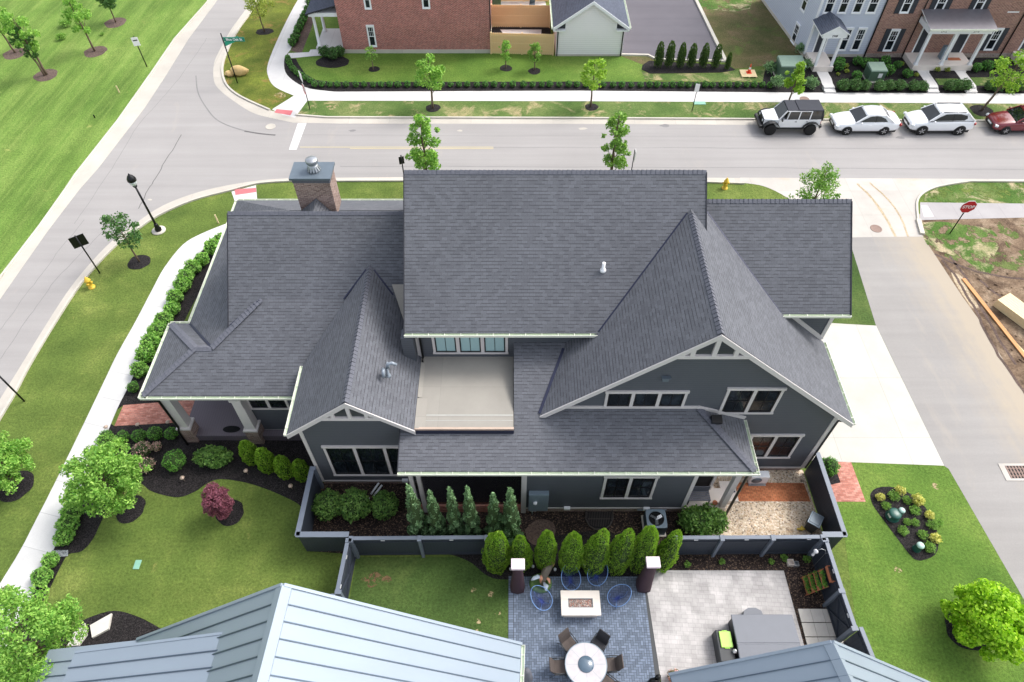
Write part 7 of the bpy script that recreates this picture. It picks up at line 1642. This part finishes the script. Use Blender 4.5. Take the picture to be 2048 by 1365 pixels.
# next brick house at right edge
t=thing('brick_townhouse','second brown brick townhouse cut by the right picture edge','townhouse',(xR,TY,0)); b=MB(); b.box(xR+.05,xR+14,BYT+.06,BYT+9,.35,H2+.2); b.build('wall',M['bricktown'],t); b=MB(); b.box(xR+.05,xR+14,BYT+.02,BYT+9,0,.35); b.build('foundation',M['foundation'],t)
BY2=BYT+.06; p0=PY(*tpx((1945,735),1748),BY2); b=MB(); b.box(p0.x,p0.x+1.0,BY2-.04,BY2,.6,2.7); b.build('door',M['shutter'],t); b=MB(); b.box(p0.x-.12,p0.x,BY2-.06,BY2,.6,2.8); b.box(p0.x-.12,p0.x+1.1,BY2-.06,BY2,2.7,2.85); b.build('door_frame',M['trimwhite'],t)
b=MB(); b.box(p0.x-.4,p0.x+3,BY2-1.5,BY2,0,.5); b.build('porch_slab',M['cream'],t); p1=PY(*tpx((1990,170),1748),BY2); window(t,RF(BY2),p1.x-1.0,p1.x-.1,p1.z,min(H2,p1.z+1.6),n=1,tr='trimwhite',sash='trimwhite',grid='top',trim=.06,head=0)
# garden steps and walks
for i,(pts) in enumerate(([(1629,139),(1656,139),(1656,146),(1663,158),(1671,188),(1650,188),(1641,160),(1633,145)],[(1831,138),(1859,138),(1858,146),(1876,172),(1878,188),(1856,188),(1852,168),(1836,145)],[(1904,138),(1934,138),(1931,146),(1952,172),(1954,188),(1933,188),(1928,168),(1911,145)])):
    sheet('garden_walk',pts,'walk',.022+.0*i)
    A_,B_=P(*pts[5]),P(*pts[4]); 
    for k in range(2):
        b=MB(); b.box(A_.x-.02,B_.x+.02,A_.y+.05+k*.42,A_.y+.46+k*.42,0,.14+.12*k); o=b.build('garden_step',M['walk'],bevel=.01); tag(o,['lower','upper'][k]+' white concrete garden step of the '+['blue townhouse walk','left brick townhouse walk','right brick townhouse walk'][i],'step')
    C_,D_=P(*pts[0]),P(*pts[1]); b=MB(); b.box(C_.x,D_.x,C_.y-.15,C_.y+.35,0,.24); tag(b.build('garden_step',M['walk'],bevel=.01),'white landing step at the porch end of the '+['blue townhouse walk','left brick townhouse walk','right brick townhouse walk'][i],'step')
sheet('garden_lawn',[(1870,158),(1915,158),(1926,171),(1878,171)],'strip',.02); sheet('garden_lawn',[(1940,156),(2400,150),(2400,168),(1950,172)],'strip',.02)
# ================= METAL ROOF NEIGHBOURS =================
def seamed(parent,quad,d,spacing,name,flip=False,h=.035):
    "sheet of standing seam roofing; quad A-B along ridge side, C-D eave side; seams run from AB to DC"
    A,B,C,D=[Vector(p) for p in quad]; b=MB(); b.slab([A,B,C,D],.1,0,1); o=b.build(name,[M['metal_l'],M['seam']],parent)
    L=(B-A).length; n=int(L/spacing); s=MB()
    for i in range(1,n+1):
        k=i*spacing/L
        if k>.995: break
        p,q=A.lerp(B,k),D.lerp(C,k); s.bar(p+Z3*.02,q+Z3*.02,.03,h)
    s.build('seams',M['seam'],o)
    return o
apx=P(565,1172,9.5); ry=apx.y; rx=apx.x; ev=PY(1042,1290,ry); t=thing('metal_roof_house','neighbouring house with a pale standing seam metal roof at the lower left','house',(rx,ry-5,0))
ln=8.0
dir_=(P(515,1365,9.5)-apx); dir_.normalize(); e=Vector((ev.x,ev.y,ev.z))
lv0=PY(275,1281,ry); seamed(t,[apx,apx+dir_*ln,e+dir_*ln,e],1,.46,'roof')
lv=PY(275,1281,ry); 
seamed(t,[apx,apx+dir_*ln,lv+dir_*ln,lv],1,.46,'roof')
def rcap(t,a,d,l,r,w=.30):
    for e_ in(l,r):
        k=(e_-a).normalized()*w; u=Vector((0,0,.045)); b=MB(); A=[a+u,a+d+u,a+d+k+u,a+k+u]; n=(A[1]-A[0]).cross(A[2]-A[1]); A=A if n.z>0 else A[::-1]
        b.face(A); b.face([a+k+u,a+d+k+u,a+d+k,a+k]); b.face([a+u,a+k+u,a+k,a]); b.build('ridge_cap',M['metal_l'],t)
rcap(t,apx,dir_*ln,lv0,e)
for p_,q_ in((apx,e),(apx,lv)):
    b=MB(); b.bar(p_+Vector((0,.03,-.04)),q_+Vector((0,.03,-.04)),.09,.16); b.build('rake_trim',M['metal_l'],t)
b=MB(); b.prism([(lv.x+.4,ry-.35),(e.x-.35,ry-.35),(e.x-.35,ry-8),(lv.x+.4,ry-8)],0,2.6); b.build('wall',M['garsiding'],t)
b=MB(); b.yplate([(lv.x+.5,2.6),(e.x-.5,2.6),(apx.x,apx.z-.45)],ry-.45,ry-.35); b.build('gable_wall',M['garsiding'],t)
gutter(t,e+Vector((.02,0,-.02)),e+dir_*ln+Vector((.02,0,-.02)),(1,0,0))
# lower left lean-to and shed dormer
l0=P(98,1300,lv.z-.75); d1=lv; 
seamed(t,[lv+Vector((.0,-.0,.01)),lv+dir_*ln+Z3*.01,Vector((l0.x,l0.y,l0.z))+dir_*ln,l0],1,.46,'side_roof')
b=MB(); b.prism([(l0.x+.3,ry-.6),(lv.x+.4,ry-.6),(lv.x+.4,ry-8),(l0.x+.3,ry-8)],0,l0.z-.15); b.build('side_wall',M['garsiding'],t)
dt=P(480,1264,8.0); sl_d=P(150,1306,5.6); dd=dir_*6.5
seamed(t,[dt,dt+dd,Vector(sl_d)+dd,Vector(sl_d)],1,.46,'dormer_roof')
b=MB(); b.bar(dt+Vector((-.10,0,.02)),dt+dd+Vector((-.10,0,.02)),.20,.03); b.bar(dt+Vector((0,.02,-.03)),Vector(sl_d)+Vector((0,.02,-.03)),.08,.10); b.build('dormer_trim',M['metal_l'],t)
b=MB(); z0_=3.2; b.face([(sl_d.x+.1,sl_d.y-.2,sl_d.z-.1),(dt.x-.1,dt.y-.2,dt.z-.1),(dt.x-.1,dt.y-.2,3.0),(sl_d.x+.1,sl_d.y-.2,3.0)]); b.build('dormer_wall',M['metal_l'],t)
# lower right neighbour
apx=P(1665,1286,7.0); ry=apx.y; lv=PY(1340,1351,ry); rv=PY(1860,1369,ry); t=thing('metal_roof_house','neighbouring house with a pale blue standing seam roof at the lower right','house',(apx.x,ry-4,0)); dir_=(P(1702,1365,7.0)-apx).normalized(); dir_=Vector((.0,-1,0)) if abs(dir_.x)>.5 else dir_
seamed(t,[apx,apx+dir_*ln,lv+dir_*ln,lv],1,.46,'roof'); seamed(t,[apx,apx+dir_*ln,rv+dir_*ln,rv],1,.46,'roof')
rcap(t,apx,dir_*ln,lv,rv)
for q_ in(lv,rv): b=MB(); b.bar(apx+Vector((0,.03,-.04)),q_+Vector((0,.03,-.04)),.09,.16); b.build('rake_trim',M['metal_l'],t)
b=MB(); b.prism([(lv.x+.4,ry-.35),(rv.x-.35,ry-.35),(rv.x-.35,ry-8),(lv.x+.4,ry-8)],0,min(lv.z,rv.z)); b.build('wall',M['garsiding'],t)
b=MB(); b.yplate([(lv.x+.6,min(lv.z,rv.z)),(rv.x-.8,min(lv.z,rv.z)),(apx.x,apx.z-.45)],ry-.45,ry-.35); b.build('gable_wall',M['garsiding'],t)

# ================= WEAR AND SMALL THINGS ON THE GROUND =================
for i,pts in enumerate(([(1885,520),(1915,560),(1950,620),(1990,700),(2060,800)],[(1900,512),(1940,570),(1975,640),(2030,730)],[(1870,508),(1940,540),(2048,560)],[(1960,560),(2010,600),(2060,610)])):
    ribbon('mud_rut',pts,.16,'mulch2',.012,8,.05)
rr=random.Random(8)
b=MB()
for i in range(260):
    x,y=rr.uniform(1900,2080),rr.uniform(545,900)
    if x<1885+(y-530)*.64+26: continue
    q=P(x,y); s_=rr.uniform(.03,.11); blob(b,(q.x,q.y,s_*.2),(s_,s_*.8,s_*.5),0,6,4,i,.3)
tag(b.build('dirt_clods',M['dirt']),'scattered clods and stones over the bare building plot','clods',None,'stuff')
for i,(x,y,r) in enumerate(((705,262,.25),(1165,258,.3),(1330,252,.35),(920,262,.2),(1800,276,.3),(300,400,.15),(1230,330,.3))):
    disc('road_stain',(x,y),r,'gutterpan' if i%2 else 'crackl',.0125,ry=r*.5,jit=.2)
for x,y,r in((655,238,0),): pass
for i,(x,y,r) in enumerate(((745,1160,.28),(773,1158,.16),(948,1180,.12),(984,1190,.13),(993,1225,.12),(952,1265,.13),(955,1243,.1),(1870,973,.14),(1795,1140,.12),(665,215,.3),(615,175,.0),(560,190,.35),(2008,600,.2))):
    if r: disc('bare_spot',(x,y),r*1.3,'spot' if i>1 else 'spotred',.0145,jit=.25,ry=r)
